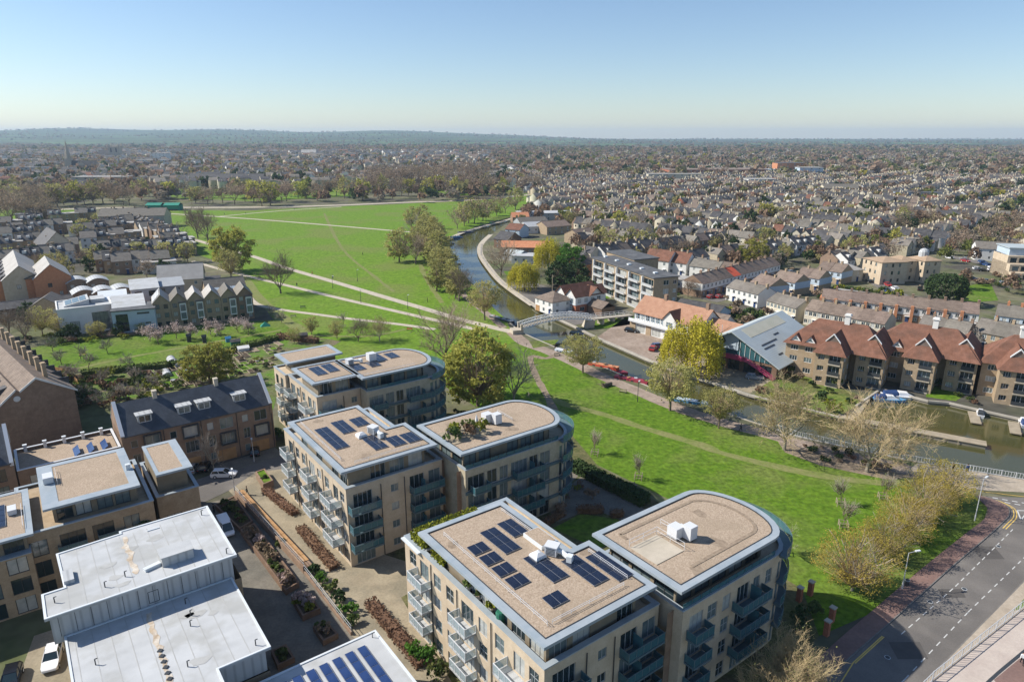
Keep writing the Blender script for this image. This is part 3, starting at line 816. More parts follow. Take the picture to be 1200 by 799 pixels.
 facade(w, (wx0, wy1), (wx0, wy0), 0, Hb, [(2, 4, f * S + .6, f * S + 2.3, 2, 1) for f in range(4)], **fr)
 A = arc(sx, cy, rbulge, (wy1 - wy0) / 2, -90, 90, 12)
 for k in range(12):
  a, b = A[k], A[k + 1];L = math.dist(a, b)
  facade(w, a, b, 0, Hb, [(.25, L - .25, f * S + .12, f * S + 2.5, 1, 1) for f in range(4)] if k % 3 != 2 else [], depth=.1, **dict(fr, mixp=(.25, .85)))
 outline = [(wx0, wy0), (sx, wy0)] + A[1:-1] + [(sx, wy1), (wx0, wy1)]
 w.poly([(p[0], p[1], Hb - .62) for p in inset_poly(outline, .3)])
 w.build('wall', wall_m, t)
 MB().ring(outline, inset_poly(outline, .5), Hb - .01, Hb + .14).build('coping', 'metal_grey', t)
 for f in (1, 2, 3):
  if wing_dark: MB().box(wx0 - .05, sx, wy0 - .3, wy0 - .01, f * S - .35, f * S + .12).build('floor_band', 'metal_teal', t)
 # curved balconies
 for f in (1, 2, 3, 4):
  zz = f * S + (.62 if f == 4 else 0)
  o1 = arc(sx - .4, cy, rbulge + 1.9, (wy1 - wy0) / 2 + .9, -84, 84, 16);o0 = arc(sx - .4, cy, rbulge + .5, (wy1 - wy0) / 2 + .1, -84, 84, 16)
  sl = MB()
  for k in range(16): sl.hexa([(q[0], q[1], zz - .3) for q in (o0[k], o1[k], o1[k + 1], o0[k + 1])], [(q[0], q[1], zz) for q in (o0[k], o1[k], o1[k + 1], o0[k + 1])])
  so = sl.build('curved_balcony', 'metal_teal', t)
  gl = MB();rl = MB()
  for k in range(16):
   a, b = Vector(o1[k] + (zz,)), Vector(o1[k + 1] + (zz,))
   rl.tube(a + Vector((0, 0, 1.1)), b + Vector((0, 0, 1.1)), .035, n=4);rl.tube(a, a + Vector((0, 0, 1.1)), .03, n=4)
   gl.poly([a + Vector((0, 0, .08)), b + Vector((0, 0, .08)), b + Vector((0, 0, 1.02)), a + Vector((0, 0, 1.02))])
  gl.build('balcony_glass', 'teal_glass', so); rl.build('railing', 'metal_teal', so)
 for f in (1, 2, 3):
  balcony(t, wx0 + 2.3, wy0, f * S, 0, 3.0, 1.4, 'grey'); balcony(t, wx0 + 11.4, wy0, f * S, 0, 5.6, 1.5, 'grey')
  MB().box(0, .05, -1.35, 0, 0, 1.9).build('privacy_screen', 'teal_glass', t, (wx0 + 12.0, wy0, f * S))
 # roof-terrace glass along the wing parapet
 gl = MB()
 for x0 in np.arange(wx0 + .2, sx - .8, 1.5): gl.box(x0, x0 + 1.4, wy0 + .2, wy0 + .23, Hb + .14, Hb + .75)
 gl.build('terrace_glass', 'teal_glass', t)
 # wing penthouse and roof
 ro = [(wx0 - .9, wy0 - .3), (sx - 1.6, wy0 - .3)] + arc(sx - 1.6, cy - .0, rbulge * .92, (wy1 - wy0) / 2 + .3, -78, 90, 14) + [(wx0 - .9, wy1 + .3)]
 ri = inset_poly(ro, .82)
 MB().ring(ro, ri, Hp - .28, Hp + .06).build('roof_edge', 'metal_grey', t)
 MB().ring(inset_poly(ro, .825), inset_poly(ro, .92), Hp - .2, Hp + .11).build('roof_trim', 'metal_dark', t)
 MB().prism(inset_poly(ro, .87), Hp - .27, Hp - .02).build('roof', 'gravel', t)
 pw = MB()
 y0, y1 = wy0 + 1.6, wy1 - 1.2
 pl = [(wx0 + .6, y0), (sx - 1.5, y0)] + arc(sx - 1.5, (y0 + y1) / 2, rbulge * .55, (y1 - y0) / 2, -75, 75, 6) + [(sx - 1.5, y1), (wx0 + .6, y1)]
 for i in range(len(pl)):
  a, b = Vector(pl[i]), Vector(pl[(i + 1) % len(pl)]);L = (b - a).length
  k = max(1, int(L / 2.6));st = L / k
  facade(pw, a, b, Hb - .6, Hp - .28, [(q * st + .25, q * st + st - .25, Hb - .5, Hp - .6, 2, 1) for q in range(k) if st > 1.2 and rng.random() < .8], parent=t, rng=rng, mixp=(.3, .9))
 pw.build('penthouse_wall', 'timber_clad', t)
 # link between main body and wing
 lk = MB()
 facade(lk, (MX + .02, wy0 + 1.2), (wx0 - .02, wy0 + 1.2), 0, Hb - .4, [], **fr) if wx0 - MX > .3 else None
 lk.box(MX - 1, wx0 + 1, max(.8, wy0 + 1.2), min(MY - 1, wy1 - .5), 0, Hb - .75)
 lk.build('link_wall', 'brick_brown', t)
 return t, ip, inset_poly
Hp_ = 15.6
cxx, cyy = at(638, 784.7, 12.6)
ROOF_C = [(-.5, -.5), (14.5, -.5), (14.5, 9.8), (11.6, 9.8), (11.6, 22.9), (-.5, 22.9)]
tC, _, inset_poly = apartment_block('nearest buff brick block with a clipped hedge on its roof edge', cxx, cyy, 15.6, 27.4, ROOF_C, 16.6, 33.6, -2.4, 10.3, 4.6, 11)
def roof_patches(t, l, z=Hp_ - .012):
 for k, (x, y, r) in enumerate(l): MB().poly([(x + r * (1 + .35 * math.sin(2 * a + k)) * math.cos(a), y + r * (1 + .3 * math.cos(3 * a + k)) * math.sin(a), z) for a in np.arange(0, 6.28, .45)]).build('damp_patch', 'gravel_dark', t)
def roof_extras_C(t):
 roof_patches(t, ((1.6, 18.5, .7), (4.3, 1.6, .8), (12.6, 8.4, .6), (9.8, 16.6, .9), (26, 1, 1.1), (29.5, 6.2, .9), (20, -1.2, .8)))
 z = Hp_
 for x, y, nx, ny in ((2.3, 15.0, 2, 1), (2.3, 12.6, 2, 1), (2.3, 10.2, 2, 1), (2.3, 7.8, 2, 1)): solar_array(t, x, y, z, nx, ny, 1.05, 1.75, .05)
 solar_array(t, 5.2, 13.2, z, 2, 3, 1.05, 1.75, .0)
 solar_array(t, 7.9, 15.3, z, 2, 2, 1.05, 1.75, .0)
 solar_array(t, 6.2, 6.2, z, 2, 3, 1.05, 1.75, .0)
 solar_array(t, 9.2, 3.3, z, 2, 3, 1.05, 1.75, .0)
 solar_array(t, 11.8, 2.3, z, 2, 3, 1.05, 1.75, .0)
 solar_array(t, 3.6, 3.2, z, 2, 1, 1.05, 1.75, .05)
 hvac(t, 9.4, 10.3, z, R(-60), .75)
 MB().lathe([(1.0, 0), (1.0, .3), (.85, .5), (.3, .75)], 4, 0, 0).build('roof_light', 'white_metal', t, (7.7, 10.7, z), R(45))
 MB().box(-1, 1, -1.6, 1.6, 0, .55).build('roof_hatch', 'gravel', t, (10.0, 13.2, z))
 MB().ring([(-1.1, -1.7), (1.1, -1.7), (1.1, 1.7), (-1.1, 1.7)], [(-1, -1.6), (1, -1.6), (1, 1.6), (-1, 1.6)], 0, .5).build('hatch_trim', 'metal_pale', t, (10.0, 13.2, z))
 rail_run(t, [(1.6, 20.5, z), (1.6, 1.6, z)], .55);rail_run(t, [(2.2, 1.6, z), (11.8, 1.6, z)], .45);rail_run(t, [(12.9, 2.2, z), (12.9, 8.2, z)], .45);rail_run(t, [(10.2, 11.5, z), (10.2, 21, z)], .45)
 # walkway of pale slabs and railings on the wing
 MB().box(17.2, 21.6, 2.0, 6.0, 0, .05).build('roof_paving', 'stone_pale', t, (0, 0, z))
 rail_run(t, [(17.2, 6.1, z), (21.7, 6.1, z), (21.7, 2.0, z)], 1.0)
 rail_run(t, [(23.6, 7.2, z), (23.6, 3.0, z)], .8)
 o = MB().box(-.7, .7, -.7, .7, .2, 1.5).build('ventilation_unit', 'white_metal', t, (23.0, 4.4, z)); MB().box(.7, 1.4, -.4, .4, .3, 1.1).build('duct', 'metal_pale', o)
 MB().box(-.6, .6, -.6, .6, .2, 1.8).build('ventilation_unit', 'white_metal', t, (24.0, 3.2, z))
 mb = MB()
 a = [(20.0, -.4), (31, -.4)] + arc(31.0, 4, 2.6, 4.4, -80, 80, 10) + [(31, 8.6), (18.2, 8.6), (18.2, 7.4)]
 for p, q in zip(a, a[1:]):
  A_, B_ = Vector(p), Vector(q);d = (B_ - A_).normalized();n = Vector((-d.y, d.x)) * .22
  mb.poly([(k.x, k.y, .03) for k in (A_ - n, B_ - n, B_ + n, A_ + n)])
 mb.build('roof_walkway', 'gravel_dark', t, (0, 0, z))
 # hedges and planters on the roof terrace behind the penthouse
 h = leaf_box(9.0, 1.0, 1.1, 1); h.name = 'clipped_hedge'; put('hedge', h, t, (5.4, 26.3, 12.6))
 h = leaf_box(1.3, 3.2, 1.1, 2); put('hedge', h, t, (1.0, 24.9, 12.6))
 h = leaf_box(1.0, 2.6, 1.0, 3); put('hedge', h, t, (.9, 20.4, 12.6))
 MB().box(-.5, 11, 23.2, 27.4, 12.45, 12.62).build('terrace_floor', 'metal_pale', t)
 for y, mm in ((14.2, 'leaf_garden'), (12.3, 'leaf_garden'), (9.6, 'leaf_hedge')):
  put('terrace_plant', leaf_ball(.55, .6, 60, int(y * 10), mm), t, (.85, y, 12.9)); MB().box(-.3, .3, -.3, .3, 0, .5).build('planter', 'metal_dark', t, (.85, y, 12.0))
 MB().lathe([(.45, 0), (.5, 1.2), (.42, 1.35)], 10).build('water_butt', 'green_paint', t, (.85, 8.2, 12.1))
def leaf_cards(mb, pts, size, rng, flat=.0):
 for p in pts:
  a = rng.uniform(0, 6.283);e = rng.uniform(-1.2, 1.2);s = size * rng.uniform(.6, 1.3)
  u = Vector((math.cos(a), math.sin(a), 0));v = Vector((-math.sin(a) * math.sin(e), math.cos(a) * math.sin(e), math.cos(e)))
  p = Vector(p);mb.poly([p - u * s - v * s, p + u * s - v * s, p + u * s * .7 + v * s, p - u * s * .7 + v * s])
def leaf_box(sx, sy, sz, seed, m='leaf_hedge', n=None, size=.13):
 """clipped hedge: a dense box of leaves over a dark core"""
 rng = random.Random(seed);mb = MB()
 mb.box(-sx / 2 + .22, sx / 2 - .22, -sy / 2 + .22, sy / 2 - .22, 0, sz - .25)
 n = n or int((sx * sy + 2 * sz * (sx + sy)) * 22)
 pts = []
 for _ in range(n):
  f = rng.random() * (sx * sy + 2 * sz * (sx + sy))
  if f < sx * sy: pts.append((rng.uniform(-sx / 2, sx / 2), rng.uniform(-sy / 2, sy / 2), sz - rng.uniform(-.06, .22)))
  elif f < sx * sy + 2 * sz * sx: pts.append((rng.uniform(-sx / 2, sx / 2), rng.choice((-1, 1)) * (sy / 2 - rng.uniform(-.05, .2)), rng.uniform(0, sz)))
  else: pts.append((rng.choice((-1, 1)) * (sx / 2 - rng.uniform(-.05, .2)), rng.uniform(-sy / 2, sy / 2), rng.uniform(0, sz)))
 leaf_cards(mb, pts, size, rng)
 return mb.mesh('hedge', m)
def leaf_ball(r, h, n, seed, m='leaf_garden', size=.16):
 rng = random.Random(seed);mb = MB();pts = []
 lob = [(rng.gauss(0, .4) * r, rng.gauss(0, .4) * r, rng.uniform(.35, .9) * h, rng.uniform(.35, .6)) for _ in range(6)]
 for _ in range(n):
  l = rng.choice(lob);a = rng.uniform(0, 6.283);e = math.asin(rng.uniform(-.5, 1));q = l[3] * r * rng.uniform(.75, 1.08)
  pts.append((l[0] + q * math.cos(a) * math.cos(e), l[1] + q * math.sin(a) * math.cos(e), max(.03, l[2] + q * math.sin(e) * h / r * .6)))
 leaf_cards(mb, pts, size, rng)
 return mb.mesh('bush', m)
roof_extras_C(tC)
bx_, by_ = at(405, 573.5, 12.6)
ROOF_B = [(-.7, -.6), (14.6, -.6), (14.6, 9.6), (11.6, 9.6), (11.6, 21.0), (-.7, 21.0)]
tB, _, _ = apartment_block('middle buff brick block whose curved wing carries a planted roof terrace', bx_, by_, 15.6, 25.6, ROOF_B, 16.4, 34.4, -5.4, 7.2, 4.8, 12, wing_dark=True)
def roof_extras_B(t):
 roof_patches(t, ((4.4, 2.4, .8), (9.6, 15.5, .9), (3.5, 18.6, .7), (27, -2.6, .9), (29, 3.6, .8), (20, 4.6, .9)))
 z = Hp_
 solar_array(t, 1.6, 6.6, z, 2, 5, 1.05, 1.75, .0);solar_array(t, 4.7, 11.2, z, 2, 3, 1.05, 1.75, .0);solar_array(t, 7.6, 12.4, z, 2, 2, 1.05, 1.75, .0)
 solar_array(t, 6.2, 3.0, z, 2, 3, 1.05, 1.75, .0);solar_array(t, 9.0, 2.4, z, 2, 2, 1.05, 1.75, .0);solar_array(t, 11.4, 2.2, z, 2, 2, 1.05, 1.75, .0)
 hvac(t, 8.6, 8.8, z, R(-70), .75); MB().lathe([(1.0, 0), (1.0, .3), (.85, .5), (.3, .75)], 4).build('roof_light', 'white_metal', t, (6.6, 8.8, z), R(45))
 rail_run(t, [(.8, 19.0, z), (.8, 3, z)], .5);rail_run(t, [(2, .9, z), (12.5, .9, z)], .45)
 for i in range(5):
  put('terrace_plant', leaf_ball(1.3, 1.9, 200, 40 + i, rng_choice(('leaf_garden', 'leaf_hedge', 'leaf_brown'), i)), t, (17.4 + i * 1.25, -.6 + (i % 2) * 2.2 - i * .2, z))
 MB().box(16.6, 23.5, -2.2, 2.6, 0, .08).build('terrace_floor', 'deck_wood', t, (0, 0, z))
 MB().box(-.6, .6, -.6, .6, .0, .75).build('terrace_table', 'metal_dark', t, (18.5, 1.6, z))
 MB().lathe([(.05, 0), (.05, 1.2), (.28, 1.3), (.02, 2.4)], 8).build('parasol', 'cloth_white', t, (22.6, .8, z))
 MB().box(-.7, .7, -.7, .7, .2, 1.6).build('ventilation_unit', 'white_metal', t, (25.3, 1.8, z)); MB().box(-.6, .6, -.6, .6, .2, 1.8).build('ventilation_unit', 'white_metal', t, (26.2, .4, z))
 rail_run(t, [(29, 4.2, z), (29, 0, z)], .5)
def rng_choice(t, i): return t[i % len(t)]
roof_extras_B(tB)
ax_, ay_ = at(371, 466, 12.6)
ROOF_A = [(-.8, -3.2), (8.6, -3.2), (8.6, 10.8), (-.8, 10.8)]
tA, _, _ = apartment_block('farthest buff brick block with a long rounded roof and a separate square roof behind', ax_, ay_, 8.8, 15.6, [(-.8, -.6), (8.6, -.6), (8.6, 10.8), (-.8, 10.8)], 8.9, 22.6, -3.0, 10.2, 5.0, 13, wing_dark=True)
def roof_extras_A(t):
 z = Hp_
 solar_array(t, 1.8, 3.4, z, 2, 3, 1.05, 1.75, .0);solar_array(t, 4.4, 3.8, z, 2, 3, 1.05, 1.75, .0);solar_array(t, 9.0, 1.5, z, 2, 2, 1.05, 1.75, .0)
 solar_array(t, 12.4, 1.8, z, 2, 2, 1.05, 1.75, .0);solar_array(t, 15.0, 4.2, z, 2, 3, 1.05, 1.75, .0);solar_array(t, 18.0, 4.6, z, 2, 2, 1.05, 1.75, .0)
 hvac(t, 9.6, 6.2, z, R(10), .7); MB().box(-.8, .8, -.8, .8, .2, 1.7).build('ventilation_unit', 'white_metal', t, (14.2, 5.8, z))
 rail_run(t, [(1, 8.2, z), (20, 8.2, z)], .8);rail_run(t, [(2, -1.8, z), (20, -1.8, z)], .4)
 w = MB();facade(w, (-.6, 23), (-.6, 15.8), 0, 12.6, [(a, a + 1.6, f * 3 + .3, f * 3 + 2.4, 2, 1) for f in range(4) for a in (1, 4)], parent=t, rng=random.Random(5))
 facade(w, (-.6, 15.8), (9.5, 15.8), 0, 12.6, [(a, a + 1.6, f * 3 + .3, f * 3 + 2.4, 2, 1) for f in range(4) for a in (1, 4)], parent=t, rng=random.Random(6))
 w.poly([(9.5, 15.8, 0), (9.5, 23, 0), (9.5, 23, 12.6), (9.5, 15.8, 12.6)]);w.poly([(9.5, 23, 0), (-.6, 23, 0), (-.6, 23, 12.6), (9.5, 23, 12.6)])
 w.poly([(-.6, 15.8, 12.4), (9.5, 15.8, 12.4), (9.5, 23, 12.4), (-.6, 23, 12.4)])
 w.build('wall', 'brick_buff', t)
 MB().ring([(-.7, 15.7), (9.6, 15.7), (9.6, 23.1), (-.7, 23.1)], [(-.2, 16.2), (9.1, 16.2), (9.1, 22.6), (-.2, 22.6)], 12.6, 12.75).build('coping', 'metal_grey', t)
 MB().box(1.4, 10.6, 16.2, 21.4, 12.4, 15.3).build('penthouse_wall', 'timber_clad', t)
 o = [(-.5, 14.0), (11.6, 14.4), (11.6, 22.2), (-.5, 22.2)]
 MB().ring(o, inset_poly(o, .9), 15.3, 15.64).build('roof_edge', 'metal_grey', t); MB().prism(inset_poly(o, .95), 15.32, 15.58).build('roof', 'gravel', t)
 for f in (1, 2, 3): balcony(t, -.6, 17.6, f * 3, R(-90), 3.0, 1.3)
roof_extras_A(tA)
# ---------------------------------------------------------------- left: stepped flats with gravel roofs
def stepped_flats():
 ox, oy = at(44, 548, 12.6)
 t = thing('apartment_block', 'brown brick stepped flats with two gravel roofs behind the white roofed building', 'apartment block', ox, oy, PHI)
 rng = random.Random(21)
 # local frame: +x along the back edge (e1), -y towards the camera
 w = MB()
 zt = 9.9
 X0, X1, Y0, Y1 = -3.2, 12.6, -15.4, .6
 ops = [(a, a + b, f * 3.1 + .2, f * 3.1 + 2.5, c, 1) for f in range(3) for a, b, c in ((.8, 2.0, 2), (4.2, 3.0, 3), (8.0, 2.6, 2), (11.8, 2.0, 2))]
 facade(w, (X0, Y0), (X1, Y0), 0, zt, ops, parent=t, rng=rng, mixp=(.35, .6))
 facade(w, (X0, Y1), (X0, Y0), 0, zt, [], parent=t, rng=rng)
 facade(w, (X1, Y0), (X1, Y1), 0, zt, [(a, a + 2, f * 3.1 + .3, f * 3.1 + 2.4, 2, 1) for f in range(3) for a in (2, 6, 10)], parent=t, rng=rng)
 facade(w, (X1, Y1), (X0, Y1), 0, zt, [(a, a + 2, f * 3.1 + .3, f * 3.1 + 2.4, 2, 1) for f in range(3) for a in (2, 6, 10)], parent=t, rng=rng)
 w.poly([(X0, Y0, zt - .3), (X1, Y0, zt - .3), (X1, Y1, zt - .3), (X0, Y1, zt - .3)])
 w.build('wall', 'brick_tan', t)
 MB().ring([(X0 - .1, Y0 - .1), (X1 + .1, Y0 - .1), (X1 + .1, Y1 + .1), (X0 - .1, Y1 + .1)], [(X0 + .4, Y0 + .4), (X1 - .4, Y0 + .4), (X1 - .4, Y1 - .4), (X0 + .4, Y1 - .4)], zt, zt + .14).build('coping', 'metal_grey', t)
 pw = MB()
 ops = [(a, a + 1.9, zt - .2, zt + 2.0, 2, 1) for a in (.4, 2.6, 5.2, 7.4)]
 facade(pw, (.8, -13.2), (11, -13.2), zt - .3, 12.3, ops, parent=t, rng=rng);facade(pw, (11, -13.2), (11, -.8), zt - .3, 12.3, [(a, a + 1.9, zt - .2, zt + 2, 2, 1) for a in (.6, 5, 9)], parent=t, rng=rng)
 facade(pw, (11, -.8), (.8, -.8), zt - .3, 12.3, [], parent=t);facade(pw, (.8, -.8), (.8, -13.2), zt - .3, 12.3, [], parent=t)
 pw.build('penthouse_wall', 'timber_clad', t)
 o = [(-.2, -14.9), (11.4, -14.9), (11.4, .2), (-.2, .2)]
 i_ = [(1.7, -13.4), (10.2, -13.4), (10.2, -.9), (1.7, -.9)]
 MB().ring(o, i_, 12.3, 12.62).build('roof_edge', 'metal_grey', t); MB().prism(inset_poly(i_, -.05), 12.3, 12.56).build('roof', 'gravel', t)
 MB().box(-.6, .6, -1, 1, 0, .9).build('ventilation_unit', 'white_metal', t, (1.0, -6, 12.7)); MB().box(-.3, .3, -.3, .3, 0, .8).build('ventilation_unit', 'metal_pale', t, (10.8, -8.5, 12.62))
 rail_run(t, [(2.0, -3.0, 12.6), (2.0, -8, 12.6)], .6)
 # east annexe with its own roof
 w = MB();ax0, ax1, ay0, ay1 = 13.4, 19.2, -12.6, 1.2
 facade(w, (ax0, ay0), (ax1, ay0), 0, 8.8, [(1, 3, .3, 2.5, 2, 1), (1, 3, 3.4, 5.5, 2, 1)], parent=t, rng=rng);facade(w, (ax1, ay0), (ax1, ay1), 0, 8.8, [(a, a + 2, f * 3 + .3, f * 3 + 2.4, 2, 1) for f in range(3) for a in (2, 6, 10)], parent=t, rng=rng)
 facade(w, (ax1, ay1), (ax0, ay1), 0, 8.8, [], parent=t);facade(w, (ax0, ay1), (ax0, ay0), 0, 8.8, [], parent=t)
 w.poly([(ax0, ay0, 8.5), (ax1, ay0, 8.5), (ax1, ay1, 8.5), (ax0, ay1, 8.5)])
 w.build('wall', 'brick_tan', t)
 MB().ring([(ax0 - .1, ay0 - .1), (ax1 + .1, ay0 - .1), (ax1 + .1, ay1 + .1), (ax0 - .1, ay1 + .1)], [(ax0 + .4, ay0 + .4), (ax1 - .4, ay0 + .4), (ax1 - .4, ay1 - .4), (ax0 + .4, ay1 - .4)], 8.8, 8.94).build('coping', 'metal_grey', t)
 MB().box(14, 18.2, -10.6, .4, 8.5, 11.7).build('penthouse_wall', 'timber_clad', t)
 o = [(13.9, -11.9), (18.9, -11.9), (18.9, .3), (13.9, .3)];i_ = [(14.4, -11.0), (17.7, -11.0), (17.7, -.6), (14.4, -.6)]
 MB().ring(o, i_, 11.7, 12.02).build('roof_edge', 'metal_grey', t); MB().prism(inset_poly(i_, -.05), 11.7, 11.96).build('roof', 'gravel', t)
 # lower west part cut by the frame
 w = MB();bx0, bx1, by0, by1 = -22, -2.2, -17.5, -2.6
 L_ = bx1 - bx0
 facade(w, (bx0, by0), (bx1, by0), 0, 8.4, [(a, a + b, f * 2.9 + .2, f * 2.9 + 2.4, 2 if b < 2.4 else 3, 1) for f in range(3) for a, b in ((2, 2.8), (6, 2.0), (10, 2.8), (14, 2.0), (17, 2.2))], parent=t, rng=rng, mixp=(.4, .6))
 facade(w, (bx1, by0), (bx1, by1), 0, 8.4, [], parent=t);facade(w, (bx1, by1), (bx0, by1), 0, 8.4, [], parent=t);facade(w, (bx0, by1), (bx0, by0), 0, 8.4, [], parent=t)
 w.build('wall', 'brick_tan', t)
 pw = MB();facade(pw, (bx0, by0 + 1.2), (bx1 - .2, by0 + 1.2), 8.4, 10.6, [(a, a + 2.2, 8.5, 10.4, 3, 1) for a in (2, 5, 8, 11, 14, 17)], parent=t, rng=rng, mixp=(.3, .9))
 pw.box(bx0 + .1, bx1 - .3, by0 + 1.8, by1 - .2, 8.4, 10.6); pw.build('penthouse_wall', 'timber_clad', t)
 MB().box(bx0, bx1, by0 - .05, by1, 8.4, 8.5).build('terrace_floor', 'metal_grey', t)
 o = [(bx0, by0 + .2), (bx1 + .6, by0 + .2), (bx1 + .6, by1), (bx0, by1)];i_ = inset_poly(o, .8)
 MB().ring(o, i_, 10.6, 10.92).build('roof_edge', 'metal_grey', t); MB().prism(inset_poly(o, .85), 10.6, 10.86).build('roof', 'gravel', t)
 solar_array(t, -8.6, -13.2, 10.86, 4, 4, 1.05, 1.7, .0)
 MB().box(-.5, .5, -.9, .9, .1, .8).build('ventilation_unit', 'white_metal', t, (-3.6, -9.5, 10.86)); rail_run(t, [(-3, -4, 10.86), (-9, -4, 10.86)], .9); rail_run(t, [(-2.6, -15, 10.86), (-2.6, -8, 10.86)], .5)
 for a, f in ((3.4, 1), (11.4, 1), (3.4, 2)): balcony(t, bx0 + a, by0, f * 2.9, 0, 3.6, 1.2, 'grey')
 for x in (4.5, 9.2): balcony(t, X0 + x + 1, Y0, 6.2, 0, 3.4, .9, 'grey')
 put('terrace_plant', leaf_ball(.9, 1.2, 90, 77, 'leaf_dark'), t, (10.6, -16.0, 6.2))
stepped_flats()
# ---------------------------------------------------------------- white membrane roofed building in the lower left corner
def white_roof_building():
 ox, oy = at(277.6, 650, 12)
 t = thing('white_roof_building', 'grey panelled building with stepped white membrane roofs in the lower left corner', 'building', ox, oy, PHI)
 up = [(-19.3, 0), (0, 0), (0, 14.0), (-10.6, 14.0), (-10.6, 13.4), (-17.4, 13.0), (-17.2, 5.0), (-19.3, 5.0)]
 MB().prism(up, 11.75, 12.0).build('roof', 'membrane', t)
 e = MB(); e.ring(up, inset_poly(up, .25), 12.0, 12.1); e.build('roof_edge', 'metal_pale', t)
 wl = [(-18.9, .5), (-.5, .5), (-.5, 13.5), (-17.0, 12.6), (-16.8, 5.4), (-18.9, 5.4)]
 w = MB().wallstrip(wl, 8.4, 11.75); w.build('wall', 'panel_grey', t)
 w = MB().wallstrip([(-18.2, .6), (.3, .6), (.3, 12.8), (-16.6, 12.4)], 0, 8.4); w.build('wall', 'brick_tan', t)
 seams = MB()
 for x in np.arange(-18.2, -1, 1.5): seams.box(x, x + .04, .46, .5, 9.1, 11.75)
 seams.build('panel_seams', 'metal_dark', t)
 add_window(t, -9.2, .52, 9.3, 0, 1.1, 1.5, 1, 1)
 lo = [(-18.0, -17.5), (-6.0, -17.5), (-6.0, -14.2), (-.8, -14.2), (-.8, .4), (-18.0, .4)]
 MB().prism(lo, 8.75, 9.0).build('roof', 'membrane', t); MB().ring(lo, inset_poly(lo, .22), 9.0, 9.1).build('roof_edge', 'metal_pale', t)
 wl = inset_poly(lo, .5)
 MB().wallstrip(wl, 6.0, 8.75).build('wall', 'panel_grey', t); MB().wallstrip(inset_poly(lo, .3), 0, 6.0).build('wall', 'brick_tan', t)
 seams = MB()
 for y in np.arange(-13.4, 0, 1.5): seams.box(-1.3, -1.26, y, y + .04, 6.0, 8.75)
 seams.build('panel_seams', 'metal_dark', t)
 for k in range(11): MB().box(-17.0 + k * 1.55, -16.92 + k * 1.55, .3, 12.8 if k > 0 else 4.8, 12.0, 12.015).build('membrane_lap', 'membrane_dirt', t)
 for k in range(10): MB().box(-17.2 + k * 1.6, -17.12 + k * 1.6, -17.2 if k < 7 else -14, .2, 9.0, 9.015).build('membrane_lap', 'membrane_dirt', t)
 rs = random.Random(3)
 for k in range(9):
  cx_, cy_, z_, r_ = rs.uniform(-16, -2), (rs.uniform(1.5, 11), rs.uniform(-12, -1))[k % 2], (12.018, 9.018)[k % 2], rs.uniform(.4, 1.1)
  MB().poly([(cx_ + r_ * (1 + .3 * math.sin(3 * a + k)) * math.cos(a), cy_ + .7 * r_ * (1 + .3 * math.cos(2 * a + k)) * math.sin(a), z_) for a in np.arange(0, 6.28, .5)]).build('ponding_stain', 'membrane_dirt', t)
 # rooflights, vents, the brown moss streaks
 MB().box(-1.7, 1.7, -1.1, 1.1, 0, 1.15).build('roof_hatch', 'panel_grey', t, (-5.9, 3.6, 12)); MB().box(-1.8, 1.8, -1.2, 1.2, 1.15, 1.27).build('hatch_lid', 'membrane', t, (-5.9, 3.6, 12))
 def blob(name, pts, z, m, seed):
  rg = random.Random(seed);mb = MB();l = [];r_ = []
  for (x, y, ww) in pts: l.append((x - ww * rg.uniform(.5, 1.2), y));r_.append((x + ww * rg.uniform(.5, 1.2), y))
  for i in range(len(l) - 1): mb.poly([l[i] + (z,), r_[i] + (z,), r_[i + 1] + (z,), l[i + 1] + (z,)])
  mb.build(name, m, t)
 blob('moss_streak', [(-10.3 + .12 * math.sin(i), 3.0 + i * .62, .14 + .32 * abs(math.sin(i * 1.3))) for i in range(16)], 12.024, 'membrane_stain', 1)
 blob('moss_streak', [(-10.2 + .1 * math.sin(i * 1.7), -17 + i * .6, .2 + .13 * abs(math.sin(i * 1.1))) for i in range(28)], 9.024, 'membrane_stain', 2)
 MB().box(-.9, .9, -.3, .3, 0, .35).build('rooflight', 'metal_pale', t, (-8.6, 3.2, 12), R(15))
 MB().box(-.5, .5, -1.2, 1.2, 0, .5).build('rooflight', 'panel_grey', t, (-16.6, 6.6, 12))
 for i in range(8): MB().box(-.22, .22, -.22, .22, 0, .12).build('outlet_cover', 'metal_dark', t, (-10.2, -14.6 + i * .95, 9), R(45))
 v = MB()
 for x, y, z in ((-13.5, 2.4, 12), (-11.4, 3.2, 12), (-1.2, 12, 12), (-.9, 1.0, 12), (-18.2, 2.6, 12), (-6.4, -1.5, 9), (-6.4, -4, 9), (-6.8, -5.8, 9), (-15.8, -6.2, 9), (-2, -13, 9), (-8.4, -12, 9)):
  v.tube((x, y, z), (x, y, z + .7), .06, n=6, cap=True);v.tube((x, y, z + .7), (x + .25, y, z + .7), .05, n=6, cap=True)
 v.build('vent_pipe', 'metal_dark', t)
 MB().box(-.7, .7, -.08, .08, 0, .1).build('roof_rail', 'metal_pale', t, (-7, 12, 12))
white_roof_building()
